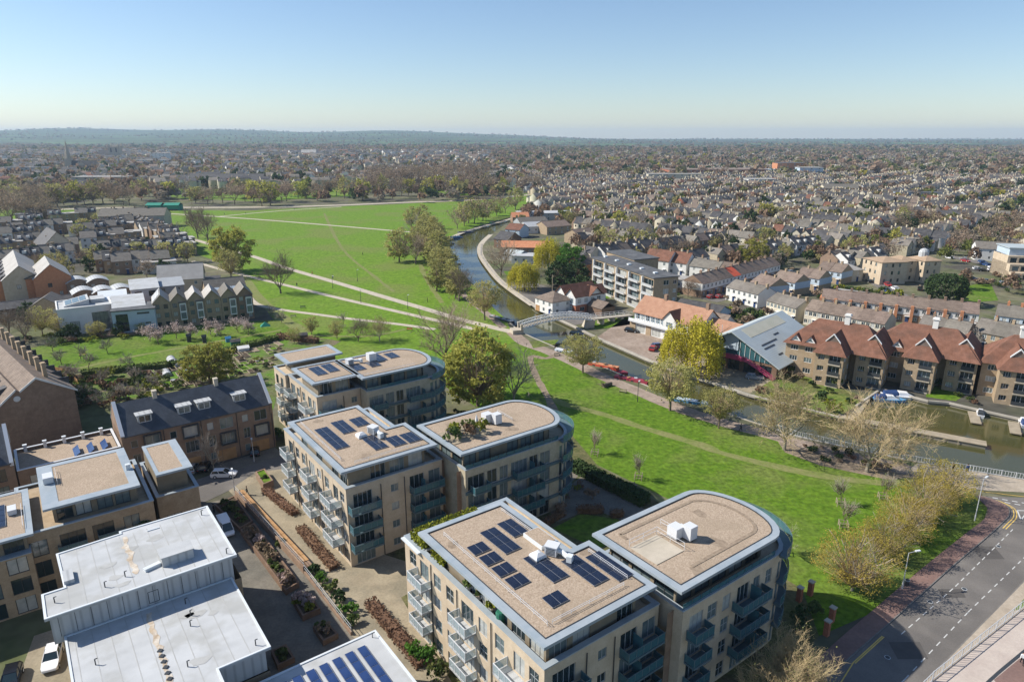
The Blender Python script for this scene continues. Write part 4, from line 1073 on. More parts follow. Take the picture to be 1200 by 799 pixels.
# ---------------------------------------------------------------- solar roof building at the bottom edge
def solar_roof_building():
 ox, oy = at(440, 738, 6.0)
 t = thing('solar_roof_building', 'low flat white roof with long dark blue solar strips at the bottom edge', 'building', ox, oy, PHI)
 X0, X1, Y0, Y1 = -18, 0, -22, 0
 MB().prism([(X0, Y0), (X1, Y0), (X1, Y1), (X0, Y1)], 5.75, 6.0).build('roof', 'membrane', t)
 MB().ring([(X0, Y0), (X1, Y0), (X1, Y1), (X0, Y1)], inset_poly([(X0, Y0), (X1, Y0), (X1, Y1), (X0, Y1)], .25), 6.0, 6.1).build('roof_edge', 'metal_pale', t)
 MB().wallstrip([(X0 + .3, Y0 + .3), (X1 - .3, Y0 + .3), (X1 - .3, Y1 - .3), (X0 + .3, Y1 - .3)], 0, 5.75).build('wall', 'panel_grey', t)
 for i in range(10):
  solar_array(t, -3.0 - i * 1.45, -8.6, 6.0, 1, 4, .95, 1.75, .0, 'solar_blue')
 v = MB()
 for x, y in ((-1.6, -10.4), (-1.0, -10.0), (-.8, -.9)): v.tube((x, y, 6), (x, y, 6.6), .05, n=5, cap=True);v.tube((x, y, 6.6), (x + .3, y, 6.6), .04, n=5)
 v.build('vent_pipe', 'metal_dark', t)
 MB().poly([(-4, -11, 6.006), (-1.2, -10.6, 6.006), (-1, -9.6, 6.006), (-3.4, -9.5, 6.006)]).build('roof_stain', 'membrane_stain', t)
solar_roof_building()
# ---------------------------------------------------------------- generic houses (front faces local -y, origin at the middle of the front)
_hp = {}
def house(key, label, x, y, rz, w, d, h, rh, wall, roof, axis='x', floors=2, cols=2, group=None, chim=((.0, .5),), kind='gable', cat='house', upper=None,
   ox=.3, oy=.3, side_cols=0, frame='frame_white', win=(1.1, 1.3), door=True, pv=0, garage=0, bay=False, back_cols=None, dormers=0, pier=None, seed=0, mixp=(.5, .8), name='house', glow=None):
 rng = random.Random(hash((key, seed)) % 99991 if False else sum(map(ord, str(key))) + seed)
 if key is not None and key in _hp:
  return copy_tree(_hp[key], (x, y, 0), rz, label=label, group=group)
 t = thing(name, label, cat, x, y, rz, group)
 if key is not None: _hp[key] = t
 ws = MB();us = MB() if upper else ws
 fh = h / floors
 split = fh if upper else None
 def wallside(p0, p1, nc, front=False):
  L = math.dist(p0, p1)
  ops = []
  for f in range(floors):
   for c in range(nc):
    xc = L * (c + .5) / nc;ww = min(win[0], L / nc * .8)
    if front and f == 0 and door and c == nc - 1: continue
    z0 = f * fh + (fh - win[1]) * .55
    ops.append((xc - ww / 2, xc + ww / 2, z0, z0 + win[1], 2 if ww > .8 else 1, 1))
  lo = [o for o in ops if not split or o[3] < split];hi = [o for o in ops if split and o[2] >= split]
  facade(ws, p0, p1, 0, split or h, lo, .1, t, rng, frame, mixp)
  if split: facade(us, p0, p1, split, h, hi, .1, t, rng, frame, mixp)
 wallside((-w / 2, 0), (w / 2, 0), cols, True)
 wallside((w / 2, 0), (w / 2, d), side_cols)
 wallside((w / 2, d), (-w / 2, d), cols if back_cols is None else back_cols)
 wallside((-w / 2, d), (-w / 2, 0), side_cols)
 if kind == 'gable':
  if axis == 'x':
   for sx in (-1, 1):
    p = [(sx * w / 2, 0, h), (sx * w / 2, d, h), (sx * w / 2, d / 2, h + rh)];ws.poly(p if sx > 0 else p[::-1])
  else:
   for yy in (0, d):
    p = [(-w / 2, yy, h), (w / 2, yy, h), (0, yy, h + rh)];ws.poly(p if yy == 0 else p[::-1])
 ws.build('wall', wall, t)
 if upper: us.build('upper_wall', upper, t)
 r = MB()
 if kind == 'gable': r.gable(-w / 2, w / 2, 0, d, h, rh, .14, ox, oy, axis)
 elif kind == 'hip': r.hip(-w / 2, w / 2, 0, d, h, rh, max(ox, .3))
 elif kind == 'flat':
  r.box(-w / 2 - ox, w / 2 + ox, -oy, d + oy, h, h + .3)
 elif kind == 'mono':
  b = [(-w / 2 - ox, -oy, h), (w / 2 + ox, -oy, h), (w / 2 + ox, d + oy, h + rh), (-w / 2 - ox, d + oy, h + rh)];r.hexa(b, [(p[0], p[1], p[2] + .25) for p in b])
  m2 = MB(); m2.poly([(w / 2, 0, h), (w / 2, d, h), (w / 2, d, h + rh)]); m2.poly([(-w / 2, d, h), (-w / 2, 0, h), (-w / 2, d, h + rh)]); m2.poly([(w / 2, d, h), (-w / 2, d, h), (-w / 2, d, h + rh), (w / 2, d, h + rh)]); m2.build('upper_wall', upper or wall, t)
 elif kind == 'barrel':
  n = 8;pr = [(-w / 2 - ox + (w + 2 * ox) * i / n, h + rh * math.sin(math.pi * i / n)) for i in range(n + 1)]
  for a, b in zip(pr, pr[1:]):
   q = [(a[0], -oy, a[1]), (b[0], -oy, b[1]), (b[0], d + oy, b[1]), (a[0], d + oy, a[1])];r.hexa(q, [(p[0], p[1], p[2] + .15) for p in q])
  g = MB()
  for yy in (0, d): g.poly([(p[0], yy, p[1]) for p in (pr if yy else pr[::-1])] )
  g.build('gable', wall, t)
 rf = r.build('roof', roof, t)
 if kind == 'gable' and axis == 'x' and rh > .8:
  MB().box(-w / 2 - ox, w / 2 + ox, d / 2 - .12, d / 2 + .12, h + rh + .02, h + rh + .2).build('ridge', 'slate_dark' if 'tile' not in roof else roof, rf)
 for cx_, cy_ in chim:
  yy = cy_ * d; zb = h + rh * (1 - abs(cy_ - .5) * 2) - .6 if axis == 'x' else h + rh - .8
  c = MB().box(cx_ * w - .35, cx_ * w + .35, yy - .45, yy + .45, zb - .4, zb + 1.7).box(cx_ * w - .42, cx_ * w + .42, yy - .52, yy + .52, zb + 1.5, zb + 1.62)
  ch = c.build('chimney', wall if 'brick' in wall else 'brick_tan', rf)
  p = MB()
  for dy in (-.25, .2): p.lathe([(.13, zb + 1.7), (.1, zb + 2.1)], 6, cx_ * w, yy + dy)
  p.build('chimney_pot', 'tile_orange', ch)
 if door:
  xd = w / 2 - w / cols / 2
  MB().box(xd - .5, xd + .5, -.06, .04, 0, 2.1).build('door', 'navy_paint', t)
  MB().box(xd - .8, xd + .8, -.8, -.01, 2.25, 2.37).build('porch', 'frame_white', t)
 if garage: MB().box(-w / 2 + .3, -w / 2 + 2.7, -.06, .04, 0, 2.1).build('garage_door', 'timber', t)
 if pier:
  MB().box(-w / 2 - .45, -w / 2 + .45, -.7, d * .55, 0, h + .4).build('party_wall', pier, t)
 if pv:
  n = pv;g = rh / (d / 2)
  for i in range(n):
   for j in range(2):
    x0 = -n * .55 + i * 1.1;
    def pt(u_, v_): return (x0 + u_, .5 + v_ * math.cos(math.atan(g)), h + .14 + .1 + (.5 + v_ * math.cos(math.atan(g))) * g)
    b = [pt(.03, j * 1.75 + .03), pt(1.05, j * 1.75 + .03), pt(1.05, j * 1.75 + 1.7), pt(.03, j * 1.75 + 1.7)]
    MB().hexa(b, [(p[0], p[1], p[2] + .05) for p in b]).build('solar_panel', 'solar', rf)
 if dormers:
  for i in range(dormers):
   xx = w * ((i + .5) / dormers - .5);g = rh / (d / 2);yf = d * .14;zf = h + yf * g
   q = MB().box(xx - .8, xx + .8, yf, yf + d * .26, zf, zf + 1.35); o = q.build('dormer', 'render_white', rf)
   MB().box(xx - .95, xx + .95, yf - .15, yf + d * .28, zf + 1.35, zf + 1.5).build('dormer_roof', roof, o)
   MB().box(xx - .6, xx + .6, yf - .03, yf + .03, zf + .25, zf + 1.15).build('pane', 'glass', o)
 if bay:
  MB().box(-w / 2 + .5, -w / 2 + 2.3, -.7, 0, 0, min(h - .5, fh * 2 - .6)).build('bay', 'render_white', t)
  for f in range(min(2, floors)): MB().box(-w / 2 + .6, -w / 2 + 2.2, -.74, -.70, f * fh + .8, f * fh + 2.1).build('pane', 'glass', t)
 return t
def row(key, labelf, A, B, n, group, d=None, ordn=True, **kw):
 A = Vector(A);B = Vector(B);dv = (B - A);L = dv.length;dv /= L;w = L / n
 out = []
 for i in range(n):
  p = A + dv * (i + .5) * w
  lb = labelf(i) if callable(labelf) else labelf
  out.append(house(key, lb, p.x, p.y, math.atan2(dv.y, dv.x), w, group=group, ox=0, d=d, **kw))
 return out
ORD = ['first', 'second', 'third', 'fourth', 'fifth', 'sixth', 'seventh', 'eighth', 'ninth', 'tenth', 'eleventh', 'twelfth', 'thirteenth', 'fourteenth', 'fifteenth']
# ---------------------------------------------------------------- dark slate town houses at the left, with dormers
def oriel(t, x0, x1, y, z0, z1): MB().box(x0, x0 + .22, y - .45, y - .01, z0, z1).box(x1 - .22, x1, y - .45, y - .01, z0, z1).box(x0 + .22, x1 - .22, y - .45, y - .01, z1 - .2, z1).box(x0 + .22, x1 - .22, y - .45, y - .01, z0, z0 + .2).build('oriel', 'metal_dark', t)
def slate_row():
 bx, by = at(152, 569);ang = R(37.5);L, D, He, Hr = 26.4, 10.5, 9.4, 13.8
 t = thing('slate_terrace', 'brown brick terrace under one long dark slate roof with four pale dormers', 'terrace', bx, by, ang)
 rng = random.Random(31);w = MB()
 ops = []
 units = [(.4, 6.6), (6.8, 13), (13.2, 19.4), (19.6, 26)]
 for a, b in units:
  ops += [(a + .9, a + 2.0, 6.9, 8.3, 1, 1), (a + .9, a + 2.2, 3.5, 5.6, 2, 1), (a + 3.2, a + 5.6, 6.5, 8.6, 2, 1), (a + 3.2, a + 5.6, 3.4, 5.6, 3, 1), (a + .9, a + 1.9, .8, 2.2, 1, 1)]
 facade(w, (0, 0), (L, 0), 0, He, ops, .12, t, rng, 'clad_grey', (.3, .65))  # larger share of paler panes imitates reflected sky by colour
 facade(w, (L, 0), (L, D), 0, He, [], parent=t);facade(w, (L, D), (0, D), 0, He, [(a + k, a + k + 1.4, f * 3 + .6, f * 3 + 2.2, 2, 1) for a, _ in units for k in (1, 4) for f in range(3)], .12, t, rng);facade(w, (0, D), (0, 0), 0, He, [], parent=t)
 w.build('wall', 'brick_brown', t)
 r = MB().gable(0, L, 0, D, He, Hr - He, .16, -.45, .25).build('roof', 'slate', t)
 for x in (0, L - .5):
  p = MB();p.poly([(x, -.1, He - .6), (x + .5, -.1, He - .6), (x + .5, -.1, He + .2), (x, -.1, He + .2)])
  g = [(-.15, He + .05), (D / 2, Hr + .5), (D + .15, He + .05)];lo = [(-.15, He - 2), (D / 2, He - 2), (D + .15, He - 2)]
  for (a, b), (c, d) in zip(zip(g, g[1:]), zip(lo, lo[1:])):
   p.hexa([(x, c[0], c[1]), (x + .5, c[0], c[1]), (x + .5, d[0], d[1]), (x, d[0], d[1])], [(x, a[0], a[1]), (x + .5, a[0], a[1]), (x + .5, b[0], b[1]), (x, b[0], b[1])])
  pw = p.build('parapet', 'brick_brown', t)
  c = MB()
  for a, b in zip(g, g[1:]): c.hexa([(x - .06, a[0], a[1]), (x + .56, a[0], a[1]), (x + .56, b[0], b[1]), (x - .06, b[0], b[1])], [(x - .06, a[0], a[1] + .12), (x + .56, a[0], a[1] + .12), (x + .56, b[0], b[1] + .12), (x - .06, b[0], b[1] + .12)])
  c.build('coping', 'white_metal', pw)
 g = (Hr - He) / (D / 2)
 for x in (4.3, 10.9, 14.4, 20.9):
  y0, z0 = 1.5, He + 1.5 * g
  o = MB().box(x - 1.15, x + 1.15, y0, y0 + 2.6, z0 - .3, z0 + 1.45).build('dormer', 'clad_grey', r)
  MB().box(x - 1.4, x + 1.4, y0 - .25, y0 + 2.6, z0 + 1.45, z0 + 1.6).build('dormer_roof', 'panel_grey', o)
  add_window(r, x, y0 - .06, z0 + .1, 0, 2.0, 1.25, 2, 1, 'frame_white', rng=rng, mixp=(.1, .8))
 for x in (6.6, 17.4): MB().box(x, x + .7, D / 2 - .5, D / 2 + .4, Hr - .4, Hr + 1.1).box(x - .06, x + .76, D / 2 - .56, D / 2 + .46, Hr + 1.1, Hr + 1.25).build('chimney', 'stone_pale', r)
 for a, b in units:
  MB().box(a + 3.0, a + 5.5, -.05, .05, .05, 2.3).build('garage_door', 'timber', t); MB().box(a + 2.0, a + 2.9, -.05, .05, .05, 2.3).build('door', 'timber', t)
  oriel(t, a + 2.95, a + 5.85, 0, 6.3 if a % 2 < 1 else 3.2, 8.85 if a % 2 < 1 else 5.8)
  d = MB().tube((b + .1, -.08, 0), (b + .1, -.08, He), .06, n=5).build('drain_pipe', 'metal_dark', t)
 # flat-roofed link
 ux, uy = bx - 15.3 * math.cos(ang), by - 15.3 * math.sin(ang)
 k = thing('link_house', 'flat roofed brown brick link with three tilted solar panels between slate roofs', 'house', ux, uy, ang)
 w = MB();Lk, H2 = 15.1, 7.6
 facade(w, (0, .3), (Lk, .3), 0, H2, [(4.2, 6.4, 4.6, 6.6, 2, 1), (8.8, 11, 4.6, 6.6, 2, 1), (1.5, 2.5, 4.8, 6.3, 1, 1), (13, 13.9, 4.8, 6.3, 1, 1), (4.2, 6.4, 1, 3.2, 2, 1), (8.8, 11, 1, 3.2, 2, 1)], .12, k, rng)
 w.poly([(0, 10, 0), (0, .3, 0), (0, .3, H2), (0, 10, H2)]);w.poly([(Lk, .3, 0), (Lk, 10, 0), (Lk, 10, H2), (Lk, .3, H2)]);facade(w, (Lk, 10), (0, 10), 0, H2, [], parent=k)
 w.build('wall', 'brick_brown', k)
 MB().ring([(0, .2), (Lk, .2), (Lk, 10.1), (0, 10.1)], [(.4, .6), (Lk - .4, .6), (Lk - .4, 9.7), (.4, 9.7)], H2, H2 + .1).build('coping', 'white_metal', k)
 MB().box(.4, Lk - .4, .6, 9.7, H2 - .9, H2 - .5).build('roof', 'gravel', k)
 for x in (4, 9): oriel(k, x, x + 2.6, .3, 4.3, 6.9)
 for i in range(3):
  b = [(8.2 + i * 2.1, 1.5, H2 - .4), (9.1 + i * 2.1, 1.5, H2 + .2), (9.1 + i * 2.1, 5.4, H2 + .2), (8.2 + i * 2.1, 5.4, H2 - .4)]
  MB().hexa(b, [(p[0], p[1], p[2] + .06) for p in b]).build('solar_panel', 'solar_blue', k)
 for i in range(5): MB().box(1.4 + i * 2.9, 1.9 + i * 2.9, 9.2, 9.65, H2 - .5, H2 + .75).box(1.33 + i * 2.9, 1.97 + i * 2.9, 9.13, 9.72, H2 + .75, H2 + .85).build('chimney', 'metal_pale', k)
 # western continuation, cut by the frame edge
 L2 = 22
 vx, vy = ux - (L2 + .2) * math.cos(ang), uy - (L2 + .2) * math.sin(ang)
 s = thing('slate_terrace', 'dark slate roofed terrace cut off by the left edge of the photo', 'terrace', vx, vy, ang)
 w = MB();ops = []
 for a in (0, 7.2, 14.4): ops += [(a + 1, a + 2.2, 6.9, 8.3, 1, 1), (a + 4, a + 6.4, 6.4, 8.6, 3, 1), (a + 1, a + 2.2, 3.6, 5.4, 1, 1), (a + 4, a + 6.4, 3.4, 5.6, 3, 1), (a + 4, a + 6.4, .4, 2.6, 3, 1)]
 facade(w, (0, 0), (L2, 0), 0, He, ops, .12, s, rng);facade(w, (L2, 0), (L2, D), 0, He, [], parent=s);facade(w, (L2, D), (0, D), 0, He, [], parent=s);facade(w, (0, D), (0, 0), 0, He, [], parent=s)
 w.poly([(L2, 0, He), (L2, D, He), (L2, D / 2, Hr)]); w.build('wall', 'brick_brown', s)
 r = MB().gable(0, L2, 0, D, He, Hr - He, .16, -.3, .25).build('roof', 'slate', s)
 c = MB()
 for a, b in (((-.15, He), (D / 2, Hr + .5)), ((D / 2, Hr + .5), (D + .15, He))): c.hexa([(L2 - .5, a[0], a[1] - .5), (L2 + .05, a[0], a[1] - .5), (L2 + .05, b[0], b[1] - .5), (L2 - .5, b[0], b[1] - .5)], [(L2 - .5, a[0], a[1] + .12), (L2 + .05, a[0], a[1] + .12), (L2 + .05, b[0], b[1] + .12), (L2 - .5, b[0], b[1] + .12)])
 c.build('coping', 'white_metal', r)
 for x in (10.5, 17.5):
  o = MB().box(x - 1.15, x + 1.15, 1.5, 4.1, He + .9, He + 2.7).build('dormer', 'slate', r); MB().box(x - 1.4, x + 1.4, 1.15, 4.5, He + 2.7, He + 2.87).build('dormer_roof', 'metal_pale', o); add_window(r, x, 1.44, He + 1.3, 0, 2, 1.25, 2, 1, rng=rng)
slate_row()
# tall brick terrace with a double gable end and rows of chimneys, far left
def chimney_terrace():
 ex, ey = at(41, 443, 14.0)
 t = thing('gabled_terrace', 'long brown terrace with double gable end, tall chimneys and saw tooth dormers', 'terrace', ex, ey, R(46))
 Ln = 62;w = MB()
 w.poly([(-9, 0, 0), (6.2, 0, 0), (6.2, 0, 10), (0, 0, 14), (-3, 0, 11.9), (-3.6, 0, 12.4), (-9, 0, 8)])
 w.poly([(6.2, 0, 0), (6.2, Ln, 0), (6.2, Ln, 10), (6.2, 0, 10)]);w.poly([(-9, Ln, 0), (-9, 0, 0), (-9, 0, 8), (-9, Ln, 8)])
 w.build('wall', 'brick_brown', t)
 r = MB();th = .18
 for a, b in (((0, 14), (6.6, 9.75)), ((-3, 11.9), (0, 14)), ((-9.5, 7.6), (-3.6, 12.4)), ((-3.6, 12.4), (-3, 11.9))):
  q = [(a[0], -.3, a[1]), (b[0], -.3, b[1]), (b[0], Ln, b[1]), (a[0], Ln, a[1])];r.hexa(q, [(p[0], p[1], p[2] + th) for p in q])
 r = r.build('roof', 'tile_brown', t)
 v = MB()
 for a, b in (((0, 14.2), (6.7, 9.9)), ((-9.6, 7.7), (-3.6, 12.6)), ((-3, 12.1), (0, 14.2))):
  q = [(a[0], -.42, a[1] - .35), (b[0], -.42, b[1] - .35), (b[0], -.3, b[1] - .35), (a[0], -.3, a[1] - .35)];v.hexa(q, [(p[0], p[1], p[2] + .42) for p in q])
 v.build('barge_board', 'render_white', t)
 for i in range(9):
  y = 4 + i * 5.4
  b = [(-4.2, y, 11.2), (-7.6, y, 8.9), (-7.6, y + 1.9, 8.9), (-4.2, y + 1.9, 11.2)]
  o = MB().hexa(b, [(-4.2, y, 12.2), (-7.6, y, 11.3), (-7.6, y + 1.9, 11.3), (-4.2, y + 1.9, 12.2)]).build('dormer', 'slate_dark', r)
  MB().box(-7.68, -7.6, y + .25, y + 1.65, 9.5, 11.0).build('window', 'frame_white', o)
  c = MB().box(2.2, 2.9, y, y + 1.2, 11.6, 15.6).box(2.1, 3.0, y - .1, y + 1.3, 15.3, 15.5).build('chimney', 'brick_tan', r)
  MB().box(3.0, 6.8, y + 1.9, y + 2.15, 9.9, 11.2).build('party_wall', 'slate_dark', r)
 MB().lathe([(.6, 0), (.5, .1)], 12).build('roundel', 'render_white', t, (-3.6, -.05, 10.6)).rotation_euler = (R(90), 0, 0)
chimney_terrace()
# ---------------------------------------------------------------- modern houses at the edge of the meadow
def at_roof(u, v, z): return at(u, v, z)
def place(key, label, u, v, z, rz, w, d, h, rh, wall, roof, **kw):
 """centre of the roof seen at (u, v) and height z"""
 x, y = at(u, v, z);a = R(rz)
 return house(key, label, x + d / 2 * math.sin(a), y - d / 2 * math.cos(a), a, w, d, h, rh, wall, roof, **kw)
def white_cube():
 x, y = at(105, 390); t = thing('modern_house', 'large white rendered house with glass corner and skylight in its white roof', 'house', x, y, R(34))
 w = MB(); facade(w, (-7.5, 0), (7.5, 0), 0, 8.2, [(2.8, 5.4, 1.2, 4.2, 2, 1), (9, 14.4, .6, 6.4, 5, 2)], .25, t, random.Random(2), mixp=(.9, .95)); facade(w, (-7.5, 14), (-7.5, 0), 0, 8.2, [(5, 7, 3, 4.6, 2, 1)], .2, t); facade(w, (7.5, 0), (7.5, 14), 0, 8.2, [], parent=t); facade(w, (7.5, 14), (-7.5, 14), 0, 8.2, [], parent=t); w.build('wall', 'render_white', t)
 r = MB();r.poly([(-7.5, 0, 8.2), (7.5, 0, 8.2), (7.5, 14, 8.2), (-7.5, 14, 8.2)]);
 r.hexa([(-5.5, 4, 8.25), (1.5, 4, 8.25), (1.5, 13, 8.25), (-5.5, 13, 8.25)], [(-5.5, 4, 8.5), (1.5, 4, 10.0), (1.5, 13, 10.0), (-5.5, 13, 8.5)]);r.box(2, 6, 6, 12, 8.25, 9.4)
 ro = r.build('roof', 'membrane', t); MB().ring([(-7.6, -.1), (7.6, -.1), (7.6, 14.1), (-7.6, 14.1)], [(-7.2, .3), (7.2, .3), (7.2, 13.7), (-7.2, 13.7)], 8.2, 8.6).build('parapet', 'render_white', t)
 for i in range(3):
  for j in range(3):
   x0 = -5.0 + i * 2.0;y0 = 5 + j * 2.4
   z = lambda X: 8.5 + (X + 5.5) * 1.5 / 7 + .05
   q = [(x0, y0, z(x0)), (x0 + 1.8, y0, z(x0 + 1.8)), (x0 + 1.8, y0 + 2.2, z(x0 + 1.8)), (x0, y0 + 2.2, z(x0))]; MB().hexa(q, [(p[0], p[1], p[2] + .05) for p in q]).build('skylight', 'pane_mid', ro)
white_cube()
def blue_cube():
 x, y = at(160, 391); t = thing('modern_house', 'pale blue grey cube house with dark flat roof and corner balcony', 'house', x, y, R(22))
 w = MB(); facade(w, (-6, 0), (6, 0), 0, 7.6, [(1, 4.4, 1.0, 6.6, 3, 3), (7, 10.5, 6.2, 6.8, 1, 1), (9, 10.6, 3, 3.5, 1, 1)], .4, t, random.Random(3), mixp=(.9, .9)); facade(w, (6, 0), (6, 10), 0, 7.6, [], parent=t); facade(w, (6, 10), (-6, 10), 0, 7.6, [], parent=t); facade(w, (-6, 10), (-6, 0), 0, 7.6, [], parent=t); w.build('wall', 'clad_blue', t)
 MB().box(-6.3, 6.3, -.4, 10.3, 7.6, 7.95).build('roof', 'roof_felt', t); MB().box(-4.8, -1.8, -.8, 0, 3.4, 3.6).build('balcony', 'metal_dark', t); MB().box(-8.2, 7, -1.5, 11, 0, .6).build('plinth', 'brick_brown', t)
blue_cube()
place(None, 'orange brick house with white solar roof behind the pale blue cube house', 150, 353, 8.5, 30, 9, 13, 7.6, 1.6, 'brick_orange', 'membrane', kind='mono', cols=2, side_cols=2, pv=0, chim=(), door=False, upper='brick_orange', frame='frame_dark')
place(None, 'orange brick house with white ribbed roof left of the tall white house', 132, 347, 8.5, 30, 8, 12, 7.6, 1.6, 'brick_orange', 'metal_pale', kind='mono', cols=2, side_cols=2, chim=(), door=False, frame='frame_dark')
place(None, 'tall white house with a glazed stair corner and white sloping roof', 168, 331, 11, 30, 8.5, 11, 9.6, 1.6, 'render_white', 'membrane', kind='mono', floors=3, cols=2, side_cols=2, chim=(), door=False, win=(2.2, 1.9), frame='frame_dark', mixp=(.9, .95))
place(None, 'brick and grey metal clad house beside the tall white house', 196, 328, 10.5, 30, 9.5, 10, 9.0, 1.2, 'brick_brown', 'clad_grey', kind='mono', floors=3, cols=2, side_cols=2, chim=(), door=False, win=(2.0, 1.8), upper='clad_grey', frame='frame_dark')
place(None, 'small pale house with solar roof left of the large white house', 57, 353, 7, 20, 10, 10, 6.0, 3.2, 'brick_tan', 'slate_grey', axis='y', cols=2, side_cols=2, chim=(), pv=0)
place(None, 'low dark roofed shed range behind the small solar house', 30, 354, 4.5, 37, 34, 8, 3.6, 1.8, 'brick_dark', 'slate_dark', floors=1, cols=8, chim=())
def gable_villas():
 A = Vector(at(183, 386));B = Vector(at(299, 373));n = 6;dv = (B - A) / n;rz = math.atan2(dv.y, dv.x);w = dv.length
 txt = ['with a solar panel roof, at the left end', 'with white bay, second from the left', 'with white bay, third from the left', 'with pale roof, fourth from the left', 'with tall white bays, fifth from the left', 'at the right end beside the meadow']
 for i in range(n):
  p = A + dv * (i + .5)
  t = house(None, 'grey brick gabled villa ' + txt[i], p.x, p.y, rz, w - .1, 10.5, 8.6, 2.6, 'brick_tan' if i != 5 else 'brick_brown', ['roof_pale', 'slate_grey', 'roof_pale', 'roof_pale', 'slate_grey', 'slate_grey'][i], axis='y', floors=3, cols=2, side_cols=2, chim=(), door=False, win=(1.3, 1.5), frame='frame_dark', ox=.2, oy=.5, group='gabled villas beside the meadow', seed=i)
  if i in (1, 2, 4, 5):
   o = MB().box(w / 2 - 2.4, w / 2 - .5, -1.1, 0, 2.4, 8.0).build('bay', 'frame_white', t)
   for f in (0, 1): MB().box(w / 2 - 2.2, w / 2 - .7, -1.14, -1.1, 2.8 + f * 2.6, 4.9 + f * 2.6).build('pane', 'pane_mid', o)
   MB().box(w / 2 - 2.6, w / 2 - .3, -1.3, 0, 8.0, 8.2).build('bay_roof', 'slate_grey', o)
  if i == 0:
   for k in range(5):
    q = [(-w / 2 + .1, .4 + k * 1.9, 8.85), (-.3, .4 + k * 1.9, 11.2), (-.3, 2.2 + k * 1.9, 11.2), (-w / 2 + .1, 2.2 + k * 1.9, 8.85)]; MB().hexa(q, [(p_[0], p_[1], p_[2] + .12) for p_ in q]).build('solar_panel', 'panel_grey', t)
gable_villas()
def pv_house():
 t = place(None, 'brick house with a large roof wholly covered by pale solar panels', 262, 331, 10, 32, 13, 10, 8.0, 3.6, 'brick_tan', 'slate_grey', axis='x', floors=3, cols=3, side_cols=2, chim=(), door=False, frame='frame_dark')
 for i in range(6):
  for j in range(3):
   y0 = .2 + j * 1.85;z = lambda y: 8.0 + y * .6 + .25
   q = [(-6.2 + i * 2.05, y0, z(y0)), (-4.3 + i * 2.05, y0, z(y0)), (-4.3 + i * 2.05, y0 + 1.7, z(y0 + 1.7)), (-6.2 + i * 2.05, y0 + 1.7, z(y0 + 1.7))]
   MB().hexa(q, [(p[0], p[1], p[2] + .06) for p in q]).build('solar_panel', 'clad_blue', t)
pv_house()
place(None, 'brick house with pale brown gable roof beside the solar panel house', 225, 344, 9.5, 30, 8, 10, 7.5, 2.6, 'brick_brown', 'roof_pale', axis='y', floors=3, cols=2, chim=(), door=False)
place(None, 'ochre brick house with broad pale roof and dark lean-to by the meadow path', 212, 317, 9, 20, 16, 12, 6.6, 5.0, 'brick_buff', 'roof_pale', axis='x', cols=3, side_cols=2, chim=())
place(None, 'dark flat roofed annexe beside the broad pale roofed house', 243, 325, 5, 20, 9, 9, 4.4, .5, 'brick_brown', 'slate_dark', kind='flat', cols=2, chim=())
def ochre_range(label, u, v, ln, key):
 x, y = at(u, v, 0);a = R(37)
 t = thing('gabled_range', label, 'terrace', x, y, a)
 w = MB();rng = random.Random(key)
 facade(w, (-6, 0), (6, 0), 0, 8.2, [(4.2, 5.6, 4.6, 6.2, 2, 1), (7.5, 8.7, 1.4, 2.8, 2, 1)], .1, t, rng);w.poly([(-6, 0, 8.2), (6, 0, 8.2), (0, 0, 13.2)])
 facade(w, (-6, ln), (-6, 0), 0, 8.2, [(a_, a_ + 1.3, z, z + 1.5, 2, 1) for a_ in np.arange(2, ln - 2, 4.2) for z in (1, 4.6)], .1, t, rng);facade(w, (6, 0), (6, ln), 0, 8.2, [(a_, a_ + 1.3, z, z + 1.5, 2, 1) for a_ in np.arange(2, ln - 2, 4.2) for z in (1, 4.6)], .1, t, rng);facade(w, (6, ln), (-6, ln), 0, 8.2, [], parent=t)
 w.build('wall', 'brick_orange' if key == 1 else 'brick_buff', t)
 r = MB().gable(-6, 6, 0, ln, 8.2, 5, .18, .3, .3, 'y').build('roof', 'roof_pale', t)
 for i in range(int(ln / 9)):
  y0 = 3 + i * 9
  MB().box(-8.4, -5.4, y0, y0 + 4.2, 0, 8.0).build('porch_bay', 'brick_orange', t); b = [(-8.8, y0 - .3, 8.0), (-4.6, y0 - .3, 9.6), (-4.6, y0 + 4.5, 9.6), (-8.8, y0 + 4.5, 8.0)]; MB().hexa(b, [(p[0], p[1], p[2] + .2) for p in b]).build('bay_roof', 'slate_dark', t)
ochre_range('ochre brick range with pale metal roof and gable end, nearest of two at far left', 66, 350, 24, 1)
ochre_range('long ochre brick range with pale roof at the far left edge, farther of two', 30, 352, 46, 2)
for i, (u, v) in enumerate(((88, 334), (112, 333), (96, 346), (119, 345), (140, 343))):
 place('barrel', 'terraced house with white curved roof, ' + ['back row left', 'back row right', 'front row left', 'front row middle', 'front row right'][i], u, v - 12, 8, 37, 7.2, 8, 5.4, 1.5, 'brick_brown', 'panel_grey', kind='barrel', cols=2, chim=(), group='houses with white curved roofs')
